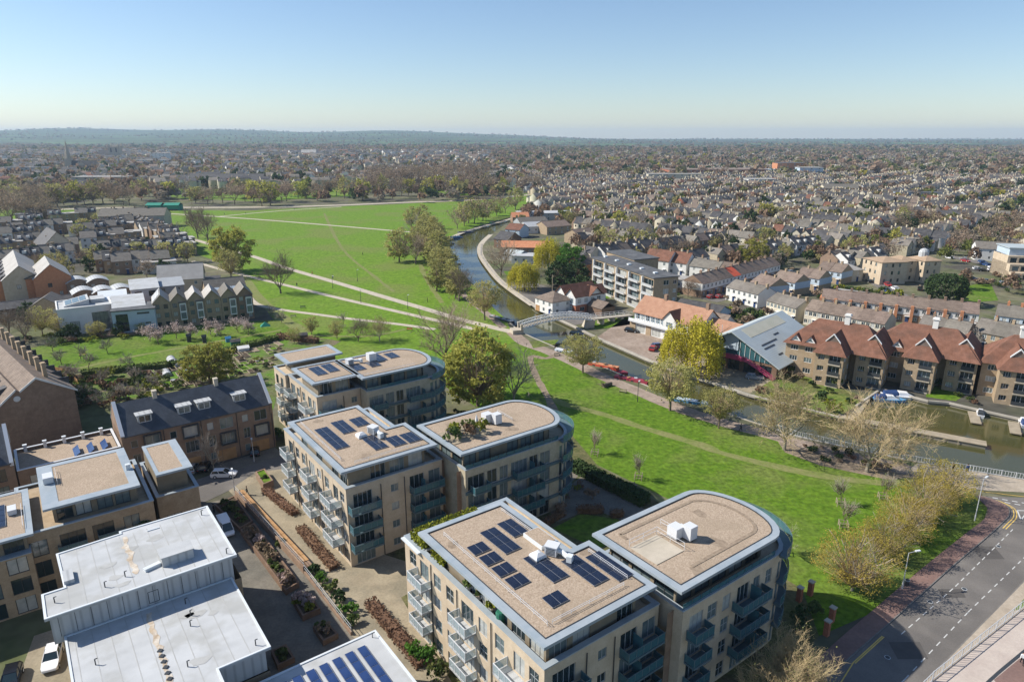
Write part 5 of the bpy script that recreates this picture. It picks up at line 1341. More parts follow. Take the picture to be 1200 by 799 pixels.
# terraces inside the left quarter, dark slate with white dormers
def left_quarter():
 rg = random.Random(9)
 rows_ = [((150, 318), (196, 318), 4, 30), ((116, 305), (168, 300), 5, 30), ((100, 292), (164, 283), 6, 30), ((60, 300), (92, 300), 2, 30), ((8, 318), (56, 312), 4, 35), ((0, 300), (60, 290), 5, 35), ((14, 280), (84, 272), 6, 33), ((84, 282), (160, 272), 6, 33), ((60, 262), (112, 258), 5, 30), ((0, 272), (50, 266), 4, 30), ((118, 262), (172, 258), 4, 20), ((150, 306), (214, 300), 5, 30), ((190, 290), (226, 300), 3, 35), ((120, 318), (150, 322), 3, 30), ((112, 276), (166, 266), 4, 30), ((0, 286), (40, 282), 3, 33), ((20, 262), (60, 258), 3, 30), ((40, 312), (84, 308), 4, 35), ((168, 276), (214, 288), 4, 40)]
 for q, (a, b, n, ang) in enumerate(rows_):
  A = Vector(at(*a));B = Vector(at(*b));ln = (B - A).length;k = max(n, int(ln / 7.5));
  for i in range(k):
   p = A.lerp(B, (i + .5) / k)
   st = rg.choice(('lq0', 'lq1', 'lq2', 'lq3'))
   kw = dict(lq0=dict(wall='brick_tan', roof='slate_dark', dormers=2, label='brick terraced house with dark slate roof and white dormers in left quarter'),
      lq1=dict(wall='brick_brown', roof='slate_grey', chim=((-.5, .5), (.5, .5)), label='brown brick terraced house with grey roof and end chimneys in left quarter'),
      lq2=dict(wall='render_white', roof='slate_grey', chim=((.4, .5),), label='white rendered terraced house with grey roof in left quarter'),
      lq3=dict(wall='brick_tan', roof='roof_pale', chim=(), label='brick terraced house with pale flat roof in left quarter', kind='flat'))[st]
   lb = kw.pop('label')
   house(st, lb, p.x, p.y, R(ang), 7.6, 9.5, 6.0, kw.pop('rh', 3.2 if st != 'lq3' else .3), floors=2, cols=2, group='houses in the left quarter', **kw)
 # the stepped terrace along the meadow edge
 A = Vector(at(176, 258));B = Vector(at(244, 292));n = 24
 for i in range(n):
  p = A.lerp(B, (i + .5) / n);dv = (B - A).normalized();k = rg.uniform(-2.5, 2.5)
  flat = i > 17
  house('edgef' if flat else ('edge0', 'edge1')[i % 2], ['narrow terraced house with dark roof and white dormer in row beside meadow path', 'narrow white terraced house with dark roof in row beside meadow path', 'flat roofed brick terrace house at near end of meadow path row'][2 if flat else i % 2],
    p.x - 6 + k, p.y - 3 + k * .6, math.atan2(dv.y, dv.x) + math.pi, 7.4, 8.5, 5.8 if flat else (5.6, 4.8)[i % 2], .3 if flat else 2.6, ('brick_tan', 'render_white')[i % 2] if not flat else 'brick_tan', 'roof_pale' if flat else 'slate_dark', kind='flat' if flat else 'gable', axis='y' if i % 2 else 'x', floors=2, cols=2, dormers=0 if flat or i % 2 else 1, chim=() if flat else ((-.4, .5),), group='terrace along the meadow edge')
 place(None, 'long grey stone house with white gable at the meadow corner', 158, 250, 9, 8, 42, 14, 8, 4.5, 'stone_pale', 'slate_grey', cols=7, side_cols=2, chim=((-.3, .5), (.2, .5)))
 place(None, 'low white roofed extension house among the left terraces', 185, 303, 6, 30, 14, 10, 5, .3, 'render_white', 'roof_pale', kind='flat', cols=3, chim=())
 place(None, 'tall dark roofed hall with a pale gable in the left quarter', 62, 278, 9, -48, 26, 14, 6, 7, 'stone_pale', 'slate_dark', cols=4, chim=())
left_quarter()
# ---------------------------------------------------------------- the arched footbridge
def footbridge():
 A = Vector(at(612, 391));B = Vector(at(693, 384));C_ = Vector(at(742, 371))
 dv = B - A;L = dv.length;rz = math.atan2(dv.y, dv.x)
 t = thing('footbridge', 'white lattice arched footbridge with concrete pier across the river', 'footbridge', A.x, A.y, rz)
 W = 2.6
 zf = lambda s: 1.3 + 2.6 * math.sin(math.pi * min(1, .08 + .72 * s / L))
 n = 22;dk = MB();P = [L * i / n for i in range(n + 1)]
 for a, b in zip(P, P[1:]): dk.hexa([(a, 0, zf(a) - .25), (b, 0, zf(b) - .25), (b, W, zf(b) - .25), (a, W, zf(a) - .25)], [(a, 0, zf(a)), (b, 0, zf(b)), (b, W, zf(b)), (a, W, zf(a))])
 dk.build('deck', 'timber_clad', t)
 for y in (-.06, W + .06):
  for h, r in ((1.35, .15), (-.25, .19)):
   tr = MB()
   for a, b in zip(P, P[1:]): tr.tube((a, y, zf(a) + h), (b, y, zf(b) + h), r, n=4)
   tr.build('chord', 'frame_white', t)
  for k, (a, b) in enumerate(zip(P, P[1:])):
   d = MB().tube((a, y, zf(a) - .2), (b, y, zf(b) + 1.35), .085, n=4).tube((b, y, zf(b) - .2), (a, y, zf(a) + 1.35), .085, n=4).tube((a, y, zf(a) - .2), (a, y, zf(a) + 1.35), .09, n=4)
   d.build('lattice_panel', 'frame_white', t)
 MB().hexa([(L - 2.8, -.4, -1.2), (L + .6, -.4, -1.2), (L + .6, W + .4, -1.2), (L - 2.8, W + .4, -1.2)], [(L - 1.0, -.4, zf(L) - .3), (L + 1.2, -.4, zf(L) - .3), (L + 1.2, W + .4, zf(L) - .3), (L - 1.0, W + .4, zf(L) - .3)]).build('pier', 'stone_pale', t)
 MB().box(-3.2, .3, -.5, W + .5, -.8, 1.35).build('abutment', 'stone_pale', t)
 for y in (-.3, W + .3): MB().box(-.6, 0, y - .3, y + .3, 1.3, 3.0).box(-.7, .1, y - .38, y + .38, 3.0, 3.15).build('gate_post', 'stone_pale', t)
 # level approach on piers to the far bank
 c = t.matrix_world
 d2 = C_ - B;L2 = d2.length;a2 = math.atan2(d2.y, d2.x) - rz
 e = (math.cos(a2), math.sin(a2));nn = (-e[1], e[0])
 z1 = zf(L)
 def q(s, k): return (L + e[0] * s + nn[0] * k, e[1] * s + nn[1] * k)
 ap = MB()
 pts = [q(0, 0), q(L2, 0), q(L2, W), q(0, W)]
 ap.hexa([p + (z1 - .35,) for p in pts[:1]] + [pts[1] + (.1,), pts[2] + (.1,), pts[3] + (z1 - .35,)], [pts[0] + (z1,), pts[1] + (.5,), pts[2] + (.5,), pts[3] + (z1,)])
 ap.build('approach_deck', 'stone_pale', t)
 for k in (0, W):
  r = MB();m = 9
  for i in range(m):
   s0, s1 = L2 * i / m, L2 * (i + 1) / m;za = z1 + (.5 - z1) * i / m;zb = z1 + (.5 - z1) * (i + 1) / m
   r.tube(q(s0, k) + (za + 1.2,), q(s1, k) + (zb + 1.2,), .06, n=4);r.tube(q(s0, k) + (za,), q(s0, k) + (za + 1.2,), .05, n=4)
   r.tube(q(s0, k) + (za + .6,), q(s1, k) + (zb + .6,), .04, n=4)
  r.build('railing', 'frame_white', t)
 for s in (6, 11.5, 16):
  if s < L2: MB().rbox(*q(s, W / 2), 0, 1.2, 2.2, max(.3, z1 - .4 - (z1 - .5) * s / L2), a2).build('pier', 'stone_pale', t)
footbridge()
# ---------------------------------------------------------------- boats
def narrowboat(label, u, v, rz, L, hull, cab, roof, z=-.8):
 x, y = at(u, v, z); t = thing('narrowboat', label, 'narrowboat', x, y, R(rz), None, z)
 w = 1.05
 out = [(-L / 2, 0), (-L / 2 + .5, -w * .8), (-L / 2 + 1.5, -w), (L / 2 - 1.8, -w), (L / 2 - .6, -w * .6), (L / 2, 0), (L / 2 - .6, w * .6), (L / 2 - 1.8, w), (-L / 2 + 1.5, w), (-L / 2 + .5, w * .8)]
 MB().prism(out, -.3, .45).build('hull', hull, t)
 MB().hexa([(-L / 2 + 2, -w * .9, .45), (L / 2 - 3, -w * .9, .45), (L / 2 - 3, w * .9, .45), (-L / 2 + 2, w * .9, .45)], [(-L / 2 + 2, -w * .75, 1.35), (L / 2 - 3, -w * .75, 1.35), (L / 2 - 3, w * .75, 1.35), (-L / 2 + 2, w * .75, 1.35)]).build('cabin', cab, t)
 MB().box(-L / 2 + 1.9, L / 2 - 2.9, -w * .78, w * .78, 1.35, 1.42).build('cabin_roof', roof, t)
 for i in range(4):
  for s in (-1, 1): MB().rbox(-L / 2 + 3 + i * (L - 6) / 4, s * w * .835, .75, .7, .06, .35).build('porthole', 'glass', t)
 k = random.Random(int(u));
 for i in range(4): MB().box(-.4, .4, -.3, .3, 0, .25).build('roof_box', ('timber', 'metal_dark', 'leaf_green', 'white_metal')[i], t, (k.uniform(-L / 2 + 2.5, L / 2 - 3.5), k.uniform(-.3, .3), 1.42), k.uniform(0, 1))
 MB().tube((L * .2, 0, 1.4), (L * .2, 0, 2.0), .08, n=6, cap=True).build('chimney', 'metal_dark', t)
narrowboat('orange red narrowboat moored beside the towpath', 706, 432.5, -33, 15, 'maroon_paint', 'red_paint', 'tile_orange')
narrowboat('maroon narrowboat moored nose to tail behind the orange red one', 742, 449.5, -32, 14, 'metal_dark', 'maroon_paint', 'maroon_paint')
narrowboat('light blue narrowboat with white roof near the pollard willow', 809, 475, -25, 14, 'blue_paint', 'blue_paint', 'clad_blue')
narrowboat('blue and white boat moored just below the footbridge', 662, 415.5, -36, 10, 'blue_paint', 'clad_blue', 'white_metal')
narrowboat('dark narrowboat moored against the meadow bank beyond the footbridge', 589, 377.5, -47, 16, 'metal_dark', 'metal_dark', 'clad_grey')
narrowboat('grey narrowboat moored upstream on the river bend', 524, 287.5, 62, 15, 'metal_dark', 'clad_grey', 'panel_grey')
narrowboat('blue narrowboat moored on the river bend', 532, 279.5, 45, 15, 'navy_paint', 'blue_paint', 'clad_grey')
narrowboat('black narrowboat moored farther upstream of the bend', 545, 273.5, 40, 15, 'metal_dark', 'navy_paint', 'slate_grey')
narrowboat('green narrowboat near the top of the visible river', 580, 261.5, 55, 15, 'metal_dark', 'green_paint', 'slate_dark')
def cruiser(label, u, v, rz, L, hull, z=-.8, cover=None):
 x, y = at(u, v, z); t = thing('motor_cruiser', label, 'motor boat', x, y, R(rz), None, z)
 w = L * .16
 o0 = [(-L / 2, -w), (L * .1, -w), (L * .35, -w * .7), (L / 2, 0), (L * .35, w * .7), (L * .1, w), (-L / 2, w)]
 MB().hexa([(p[0] * .92, p[1] * .75, -.3) for p in o0], [(p[0], p[1], .75) for p in o0]).build('hull', hull, t)
 MB().hexa([(-L * .12, -w * .8, .75), (L * .28, -w * .55, .75), (L * .28, w * .55, .75), (-L * .12, w * .8, .75)], [(-L * .1, -w * .65, 1.55), (L * .1, -w * .5, 1.5), (L * .1, w * .5, 1.5), (-L * .1, w * .65, 1.55)]).build('cabin', 'car_white', t)
 MB().hexa([(L * .105, -w * .5, 1.45), (L * .27, -w * .5, .85), (L * .27, w * .5, .85), (L * .105, w * .5, 1.45)], [(L * .11, -w * .5, 1.5), (L * .28, -w * .5, .9), (L * .28, w * .5, .9), (L * .11, w * .5, 1.5)]).build('windscreen', 'glass', t)
 MB().hexa([(-L * .45, -w * .8, .75), (-L * .13, -w * .8, .75), (-L * .13, w * .8, .75), (-L * .45, w * .8, .75)], [(-L * .42, -w * .6, 1.35), (-L * .13, -w * .65, 1.6), (-L * .13, w * .65, 1.6), (-L * .42, w * .6, 1.35)]).build('cockpit_cover', cover or 'navy_paint', t)
cruiser('blue hulled motor cruiser moored by the flats', 1042, 470, -12, 7.5, 'blue_paint')
cruiser('white motor cruiser moored beside the blue hulled one', 1057, 466, -14, 9.5, 'car_white')
cruiser('small dark open boat by the short jetty', 1148, 486.5, 60, 4.5, 'car_white', cover='metal_dark')
cruiser('white boat at the right edge of the basin', 1199, 497, 65, 6, 'car_white')
def spit():
 A = Vector(at(983, 488));B = Vector(at(1155, 520));dv = B - A;L = dv.length;rz = math.atan2(dv.y, dv.x)
 t = thing('pontoon_wall', 'long narrow timber topped mole dividing the boat basin from the river', 'jetty', A.x, A.y, rz)
 MB().box(0, L, -1.1, 1.1, -1.4, .0).build('wall', 'bank_wall', t); MB().box(-.2, L + .15, -1.3, 1.3, 0, .15).build('deck', 'deck_wood', t)
 for i in range(int(L / 2.5)): MB().box(i * 2.5, i * 2.5 + .2, -1.36, -1.3, -1.3, .1).build('timber_post', 'deck_wood', t)
 for k, (u, v, rz2) in enumerate(((1142, 489, 62), (1189, 501, 58))):
  x, y = at(u, v, -.3); j = thing('jetty', ['short wooden jetty with a small boat tied alongside', 'wooden jetty at the right edge of the basin'][k], 'jetty', x, y, R(rz2), None, 0)
  MB().box(-3.6, 3.6, -1, 1, -.45, -.25).build('deck', 'deck_wood', j)
  for xx in (-3.4, 0, 3.4): MB().tube((xx, -1.05, -1.4), (xx, -1.05, .1), .1, n=6, cap=True).build('pile', 'bark', j)
 x, y = at(1005, 474); s = thing('slipway', 'pale sloping wooden slipway beside the bank garden', 'slipway', x, y, R(52))
 MB().hexa([(-7, -1.6, -1.2), (5, -1.6, 0), (5, 1.6, 0), (-7, 1.6, -1.2)], [(-7, -1.6, -.6), (5, -1.6, .12), (5, 1.6, .12), (-7, 1.6, -.6)]).build('ramp', 'deck_wood', s)
spit()
# ---------------------------------------------------------------- boathouses
mat('tile_red_pale', (.33, .175, .11), (.41, .235, .155), .7, .85, .2, noise_fine=(4, .12)); courses(MATS['tile_red_pale'], 1.6, .15)
def boathouse_small():
 x, y = at(668, 366); t = thing('boathouse', 'white and blue timbered boathouse with twin front gables and red tile roof', 'boathouse', x, y, R(-55))
 w = MB();rng = random.Random(4)
 # local: front to the river (-x is along the quay), gables face -y
 facade(w, (-8, 0), (3, 0), 0, 3, [(.8, 3.6, .05, 2.6, 2, 1, 'boat_door'), (6.4, 9.2, .05, 2.6, 2, 1, 'boat_door')], .1, t, rng, 'frame_white', (0, 0)); facade(w, (3, 0), (3, 14), 0, 3, [(2, 4, .8, 2.2, 2, 1), (7, 9, .8, 2.2, 2, 1)], .1, t, rng, 'frame_white'); facade(w, (3, 14), (-8, 14), 0, 3, [], parent=t); facade(w, (-8, 14), (-8, 0), 0, 3, [], parent=t); w.build('wall', 'brick_red', t)
 u = MB()
 for x0, x1 in ((-8, -2.6), (-2.4, 3)): facade(u, (x0, -.1), (x1, -.1), 3, 6, [(1.2, 4.2, 3.5, 5.2, 3, 1)], .1, t, rng, 'clad_blue'); u.poly([(x0, -.1, 6), (x1, -.1, 6), ((x0 + x1) / 2, -.1, 8.6)])
 facade(u, (3, -.1), (3, 14), 3, 6, [(a, a + 1.6, 3.6, 5.2, 2, 1) for a in (1, 4, 7, 10)], .1, t, rng, 'clad_blue'); facade(u, (-8, 14), (-8, -.1), 3, 6, [(a, a + 1.6, 3.6, 5.2, 2, 1) for a in (2, 6, 10)], .1, t, rng, 'clad_blue'); facade(u, (3, 14), (-8, 14), 3, 6, [], parent=t)
 u.poly([(3, 6, 6), (3, 12, 6), (3, 9, 8.6)]); u.build('upper_wall', 'render_white', t)
 b = MB()
 for x0, x1 in ((-8, -2.6), (-2.4, 3)):
  for k in range(5): xx = x0 + .3 + k * (x1 - x0 - .7) / 4;b.box(xx, xx + .14, -.16, -.1, 3, 6)
  b.box(x0, x1, -.17, -.1, 3.0, 3.16)
 b.build('timber_frame', 'clad_blue', t)
 r = MB()
 for x0, x1 in ((-8, -2.5), (-2.5, 3)): r.gable(x0, x1, 0, 14, 6, 2.7, .16, .25, .6, 'y')
 r.build('roof', 'tile_red', t); r2 = MB().gable(-1, 3.6, 6, 12, 6.0, 2.6, .16, .4, .4, 'x').build('cross_gable', 'tile_red', t)
 MB().box(3.5, 11, 5, 11, 0, 2.8).build('extension', 'brick_dark', t); MB().gable(3.5, 11, 5, 11, 2.8, 1.8, .15, .3, .3, 'x').build('extension_roof', 'tile_brown', t)
boathouse_small()
place(None, 'small hip roofed white boathouse with red doors by the quay', 649, 345, 6, -55, 10, 9, 4.6, 2.6, 'render_white', 'tile_brown', kind='hip', cols=3, side_cols=2, chim=(), garage=1, name='boathouse', cat='boathouse')
def boathouse_long():
 A = Vector(at(739, 387));B = Vector(at(815, 408));dv = B - A;L = dv.length;rz = math.atan2(dv.y, dv.x)
 t = thing('boathouse', 'long white boathouse with timbered balcony front, centre gable and orange tile roof', 'boathouse', A.x, A.y, rz)
 w = MB();rng = random.Random(8);D = 12
 facade(w, (0, 0), (L, 0), 0, 3.3, [(2.2, 5.8, .05, 2.8, 3, 1, 'boat_door'), (8.6, 12, .05, 2.8, 3, 1, 'boat_door'), (13.6, 17, .05, 2.8, 3, 1, 'boat_door')], .12, t, rng, 'frame_white', (0, 0)); facade(w, (L, 0), (L, D), 0, 3.3, [], parent=t); facade(w, (L, D), (0, D), 0, 3.3, [], parent=t); facade(w, (0, D), (0, 0), 0, 3.3, [(2, 4, 1, 2.4, 2, 1), (7, 9, 1, 2.4, 2, 1)], .1, t, rng, 'frame_white'); w.build('wall', 'render_white', t)
 MB().box(-.3, 2, -.15, .05, 0, 3.2).box(6.2, 8.2, -.15, .0, 0, 3.2).build('brick_panel', 'brick_tan', t)
 u = MB(); facade(u, (0, 1.6), (L, 1.6), 3.3, 6.2, [(a, a + 1.5, 3.9, 5.7, 2, 2) for a in np.arange(.6, L - 1.6, 2.0)], .1, t, rng, 'frame_white'); facade(u, (L, 1.6), (L, D), 3.3, 6.2, [], parent=t); facade(u, (L, D), (0, D), 3.3, 6.2, [], parent=t); facade(u, (0, D), (0, 1.6), 3.3, 6.2, [(1, 2.4, 3.9, 5.7, 2, 2), (4, 5.4, 3.9, 5.7, 2, 2)], .1, t, rng, 'frame_white')
 u.poly([(0, D, 6.2), (0, 1.6, 6.2), (0, 6.8, 10.4)]); u.poly([(L, 1.6, 6.2), (L, D, 6.2), (L, 6.8, 10.4)]); u.build('upper_wall', 'render_white', t)
 b = MB()
 for a in np.arange(.1, L, 1.0): b.box(a, a + .12, 1.52, 1.6, 3.3, 6.2)
 b.build('timber_frame', 'clad_blue', t)
 MB().box(-.4, L + .3, -1.0, 1.6, 3.3, 3.5).build('balcony', 'white_metal', t)
 rail_run(t, [(-.3, -.9, 3.5), (L + .2, -.9, 3.5)], 1.0, 'railing', 'white_metal', .04); MB().box(-.3, L + .2, -.92, -.88, 3.6, 4.4).build('balustrade', 'frame_white', t)
 r = MB().gable(0, L, 1.6, D, 6.2, 4.2, .18, .5, .5).build('roof', 'tile_red_pale', t)
 gx = L * .6
 g = MB(); g.poly([(gx - 2.4, 0, 3.5), (gx + 2.4, 0, 3.5), (gx + 2.4, 0, 6.6), (gx, 0, 9.2), (gx - 2.4, 0, 6.6)]); g.box(gx - 2.4, gx + 2.4, .02, 1.6, 3.5, 6.6); g.build('centre_gable', 'render_white', t)
 MB().gable(gx - 2.4, gx + 2.4, 0, 5.6, 6.6, 2.6, .16, .3, .4, 'y').build('gable_roof', 'tile_red', t)
 add_window(t, gx, -.03, 4.2, 0, 2.4, 1.6, 3, 2, 'frame_white')
 for xx in (L * .32, L * .94): MB().box(xx - .5, xx + .5, 6.4, 7.4, 9.6, 12.2).build('chimney', 'brick_brown', t)
 x = thing('house', 'orange roofed annexe at the right end of the long white boathouse', 'house', *(A + dv.normalized() * (L + 3.6) + Vector((-dv.y, dv.x)).normalized() * 3), rz)
 MB().gablewalls(-3.4, 7.5, 0, 9, 0, 5, 3.0, 'x').build('wall', 'render_white', x); MB().gable(-3.4, 7.5, 0, 9, 5, 3.0, .16, .3, .4).build('roof', 'tile_red_pale', x)
 for i in range(3): add_window(x, -1 + i * 3, -.03, 2.8, 0, 1.2, 1.4, 2, 1, 'frame_white')
boathouse_long()
def grey_boathouse():
 x, y = at(868, 435);a = R(-44)
 t = thing('boathouse', 'modern boathouse with big pale grey pitched roof and magenta steel stair', 'boathouse', x, y, a)
 D = 30;w = MB();rng = random.Random(5)
 X0, X1, H, RH = -9.0, 9.5, 3.8, 6.6
 facade(w, (X0, 0), (X1, 0), 0, 3.6, [(.8, 4.0, .05, 3, 2, 1, 'boat_door'), (5.2, 8.4, .05, 3, 2, 1, 'boat_door'), (9.6, 12.8, .05, 3, 2, 1, 'boat_door'), (14, 17.2, .05, 3, 2, 1, 'boat_door')], .3, t, rng, 'frame_dark', (1, 1)); w.build('wall', 'brick_dark', t)
 g = MB();m = -3.0
 g.poly([(X0, .4, 3.6), (X1, .4, 3.6), (X1, .4, H), (m, .4, H + RH), (X0, .4, H + 3.4)]); g.build('gable', 'glass_teal', t)
 e = MB(); e.poly([(X0, .2, 5.4), (X0 + 7.6, .2, 5.4), (X0 + 7.6, .2, 9.6), (m, .2, H + RH - .1), (X0, .2, H + 3.3)]); e.build('gable_cladding', 'clad_blue', t)
 MB().lathe([(.9, 0), (.9, .1)], 16).build('round_window', 'glass', t, (X0 + 3, .15, 7.4)).rotation_euler = (R(90), 0, 0)
 for xx in np.arange(X0 + 8, X1 - 1, 1.4):
  zt = H + RH * (X1 - xx) / (X1 - m) - .1; MB().box(xx, xx + .1, .3, .42, 3.6, zt).build('mullion', 'frame_white', t)
 s = MB(); s.poly([(X1, 0, 0), (X1, D, 0), (X1, D, H), (X1, 0, H)]); s.poly([(X0, D, 0), (X0, 0, 0), (X0, 0, H + 3.4), (X0, D, H + 3.4)]); s.poly([(X1, D, 0), (X0, D, 0), (X0, D, H + 3.4), (m, D, H + RH), (X1, D, H)]); s.build('side_wall', 'brick_dark', t)
 r = MB()
 for p, q in (((X0 - .6, H + 3.2), (m, H + RH)), ((m, H + RH), (X1 + 1.2, H - .6))):
  k = [(p[0], -1.4, p[1]), (q[0], -1.4, q[1]), (q[0], D + .3, q[1]), (p[0], D + .3, p[1])];r.hexa(k, [(c[0], c[1], c[2] + .25) for c in k])
 ro = r.build('roof', 'roof_grey', t)
 def on(xx, yy, dz=.26): return (xx, yy, H + RH - (RH + .6) * (xx - m) / (X1 + 1.2 - m) + dz)
 k = [on(m + .6, 3), on(m + 3.6, 3), on(m + 3.6, D - 5), on(m + .6, D - 5)]
 MB().hexa(k, [(c[0], c[1], c[2] + .05) for c in k]).build('roof_light', 'roof_skylight', ro)
 for xx, yy, ln in ((3.5, 3, 9), (4.6, 2.4, 6), (7.4, 5, 2.5), (2.2, 13, 3)):
  k = [on(xx, yy), on(xx + .3, yy), on(xx + .3, yy + ln), on(xx, yy + ln)]; MB().hexa(k, [(c[0], c[1], c[2] + .12) for c in k]).build('roof_vent', 'metal_dark', ro)
 st = MB(); st.box(X0, 2, -1.7, .2, 3.4, 3.6); b = [(2, -1.7, 3.4), (9.5, -1.7, .1), (9.5, -.2, .1), (2, -.2, 3.4)]; st.hexa(b, [(c[0], c[1], c[2] + .25) for c in b]); so = st.build('stair', 'magenta_paint', t)
 rr = MB()
 for i in range(12): xx = X0 + i * 1.0;rr.box(xx, xx + .08, -1.74, -1.68, 3.6, 4.7)
 for k_ in (4.1, 4.7): rr.box(X0, 2, -1.74, -1.68, k_, k_ + .1)
 for k_ in (.6, 1.2): rr.tube((2, -1.7, 3.5 + k_), (9.5, -1.7, .2 + k_), .06, n=4)
 for i in range(8): rr.tube((2 + i, -1.7, 3.5 - i * .44), (2 + i, -1.7, 4.7 - i * .44), .05, n=4)
 rr.box(X0, 2, -1.74, -1.7, 3.65, 4.55); rr.build('railing', 'magenta_paint', so)
 f = thing('flagpole', 'white flagpole in front of the grey roofed boathouse', 'flagpole', *at(842, 432), 0); MB().tube((0, 0, 0), (0, 0, 12), .11, .06, 6).build('pole', 'white_metal', f); MB().lathe([(.15, 12), (.01, 12.3)], 6).build('finial', 'white_metal', f)
grey_boathouse()
place(None, 'long dark low shed between the white boathouse and the grey roof', 823, 357, 5, -44, 16, 10, 3.6, 2.2, 'clad_blue', 'slate_dark', cols=3, chim=(), door=False)
place(None, 'brown roofed cottage behind the yellow willow', 836, 372, 5, -44, 11, 9, 3.8, 2.8, 'render_white', 'tile_brown', cols=3, chim=())
# the yard of sheds up river
for lab, u, v, z, w_, d_, h_, rh_, wl, rf, rz in (('orange roofed hut at the river bend', 609, 252, 5, 12, 10, 4, 3, 'brick_brown', 'tile_orange', 10), ('grey metal roofed workshop at the river bend', 622, 257, 6, 20, 14, 4.5, 3, 'clad_grey', 'slate_grey', 20),
  ('wide white roofed shed above the river bend', 638, 247, 6, 42, 16, 5, 1, 'panel_grey', 'membrane', 5), ('pale roofed shed behind the orange hut', 628, 262, 5.5, 18, 12, 4.4, 2.4, 'render_white', 'panel_grey', 20), ('blue gabled workshop at the water edge', 606, 267, 5.5, 10, 12, 5, 3, 'clad_blue', 'tile_red', -30),
  ('long orange tiled shed by the river bend', 617, 286, 5, 26, 11, 4, 2.6, 'brick_brown', 'tile_orange', -5), ('dark roofed house with white chimney at the water edge', 595, 275, 7, 10, 12, 5, 3.6, 'brick_dark', 'slate_dark', -40), ('brown roofed house behind the river sheds', 648, 262, 6, 18, 14, 5, 2.8, 'brick_tan', 'tile_brown', 30),
  ('small grey roofed shed near the river path', 605, 295, 4, 10, 9, 3, 2, 'clad_grey', 'roof_grey', -40), ('white flat roofed shed near the river path', 625, 298, 4, 20, 10, 3.6, .3, 'render_white', 'membrane', -10), ('tan brick house with hipped roof behind the willow', 680, 270, 7, 14, 12, 5.4, 2.6, 'brick_tan', 'tile_brown', 40), ('ochre brick house beside the bright green tree', 680, 304, 7, 9, 10, 5.5, 3, 'brick_orange', 'tile_brown', 45)):
 place(None, lab, u, v, z, rz, w_, d_, h_, rh_, wl, rf, kind='flat' if rh_ < .5 else 'gable', cols=max(2, int(w_ / 4)), chim=(), floors=1 if h_ < 5 else 2, name='shed' if 'shed' in lab else 'house', cat='shed' if 'shed' in lab else 'house', upper=None)
# ---------------------------------------------------------------- four storey balcony flats
def balcony_flats():
 A = Vector(at(693, 338));B = Vector(at(764, 368));dv = B - A;L = dv.length;rz = math.atan2(dv.y, dv.x)
 t = thing('balcony_flats', 'four storey flats with flat dark roof and columns of white balconies', 'apartment block', A.x, A.y, rz)
 w = MB();rng = random.Random(6);H = 12.6;D = 10
 seg = L / 5;ops = []
 for s in range(5):
  for f in range(4): ops += [(s * seg + seg * .3, s * seg + seg * .97, f * 3.1 + .2, f * 3.1 + 2.6, 3, 1)]
 facade(w, (0, 0), (L, 0), 0, H, ops, .7, t, rng, 'frame_white', (.3, .7)); facade(w, (L, 0), (L, D), 0, H, [(4, 6.2, f * 3.1 + .7, f * 3.1 + 2.4, 2, 1) for f in range(4)] + [(8, 9.4, f * 3.1 + .9, f * 3.1 + 2.2, 2, 1) for f in range(4)], .15, t, rng, 'frame_white'); facade(w, (L, D), (0, D), 0, H, [], parent=t); facade(w, (0, D), (0, 0), 0, H, [], parent=t); w.build('wall', 'brick_tan', t)
 for s in range(5):
  for f in range(4):
   o = MB().box(s * seg + seg * .26, s * seg + seg * .99, -.9, 0, f * 3.1 + .0, f * 3.1 + .2).build('balcony', 'render_white', t)
   MB().box(s * seg + seg * .26, s * seg + seg * .99, -.92, -.84, f * 3.1 + .2, f * 3.1 + 1.0).build('railing', 'panel_grey', o)
   MB().box(s * seg + seg * .26, s * seg + seg * .3, -.9, .0, f * 3.1 + .2, f * 3.1 + 3.08).build('side_screen', 'frame_white', o)
 MB().box(-.4, L + .4, -.4, D + .4, H, H + .35).build('roof', 'roof_felt', t)
 for i in range(5): MB().box(i * seg + 2, i * seg + 3.2, 4, 5.4, H + .35, H + .9).build('roof_vent', 'metal_pale', t)
 x, y = at(700, 302, 13);
 b = thing('balcony_flats', 'taller rear wing of brick flats with dark flat roof behind the balcony flats', 'apartment block', *(A + Vector((-dv.y, dv.x)).normalized() * 10.5 - dv.normalized() * 7), rz)
 w = MB(); facade(w, (0, 0), (22, 0), 0, 13.4, [], parent=b); facade(w, (22, 0), (22, 11), 0, 13.4, [(3, 6, f * 3.1 + .6, f * 3.1 + 2.4, 2, 1) for f in range(4)], .15, b, rng, 'frame_white'); facade(w, (22, 11), (0, 11), 0, 13.4, [], parent=b); facade(w, (0, 11), (0, 0), 0, 13.4, [(2, 4, f * 3.1 + .6, f * 3.1 + 2.2, 2, 1) for f in range(4)], .15, b, rng, 'frame_white'); w.build('wall', 'brick_tan', b)
 MB().box(-.3, 22.3, -.3, 11.3, 13.4, 13.8).build('roof', 'roof_felt', b)
balcony_flats()
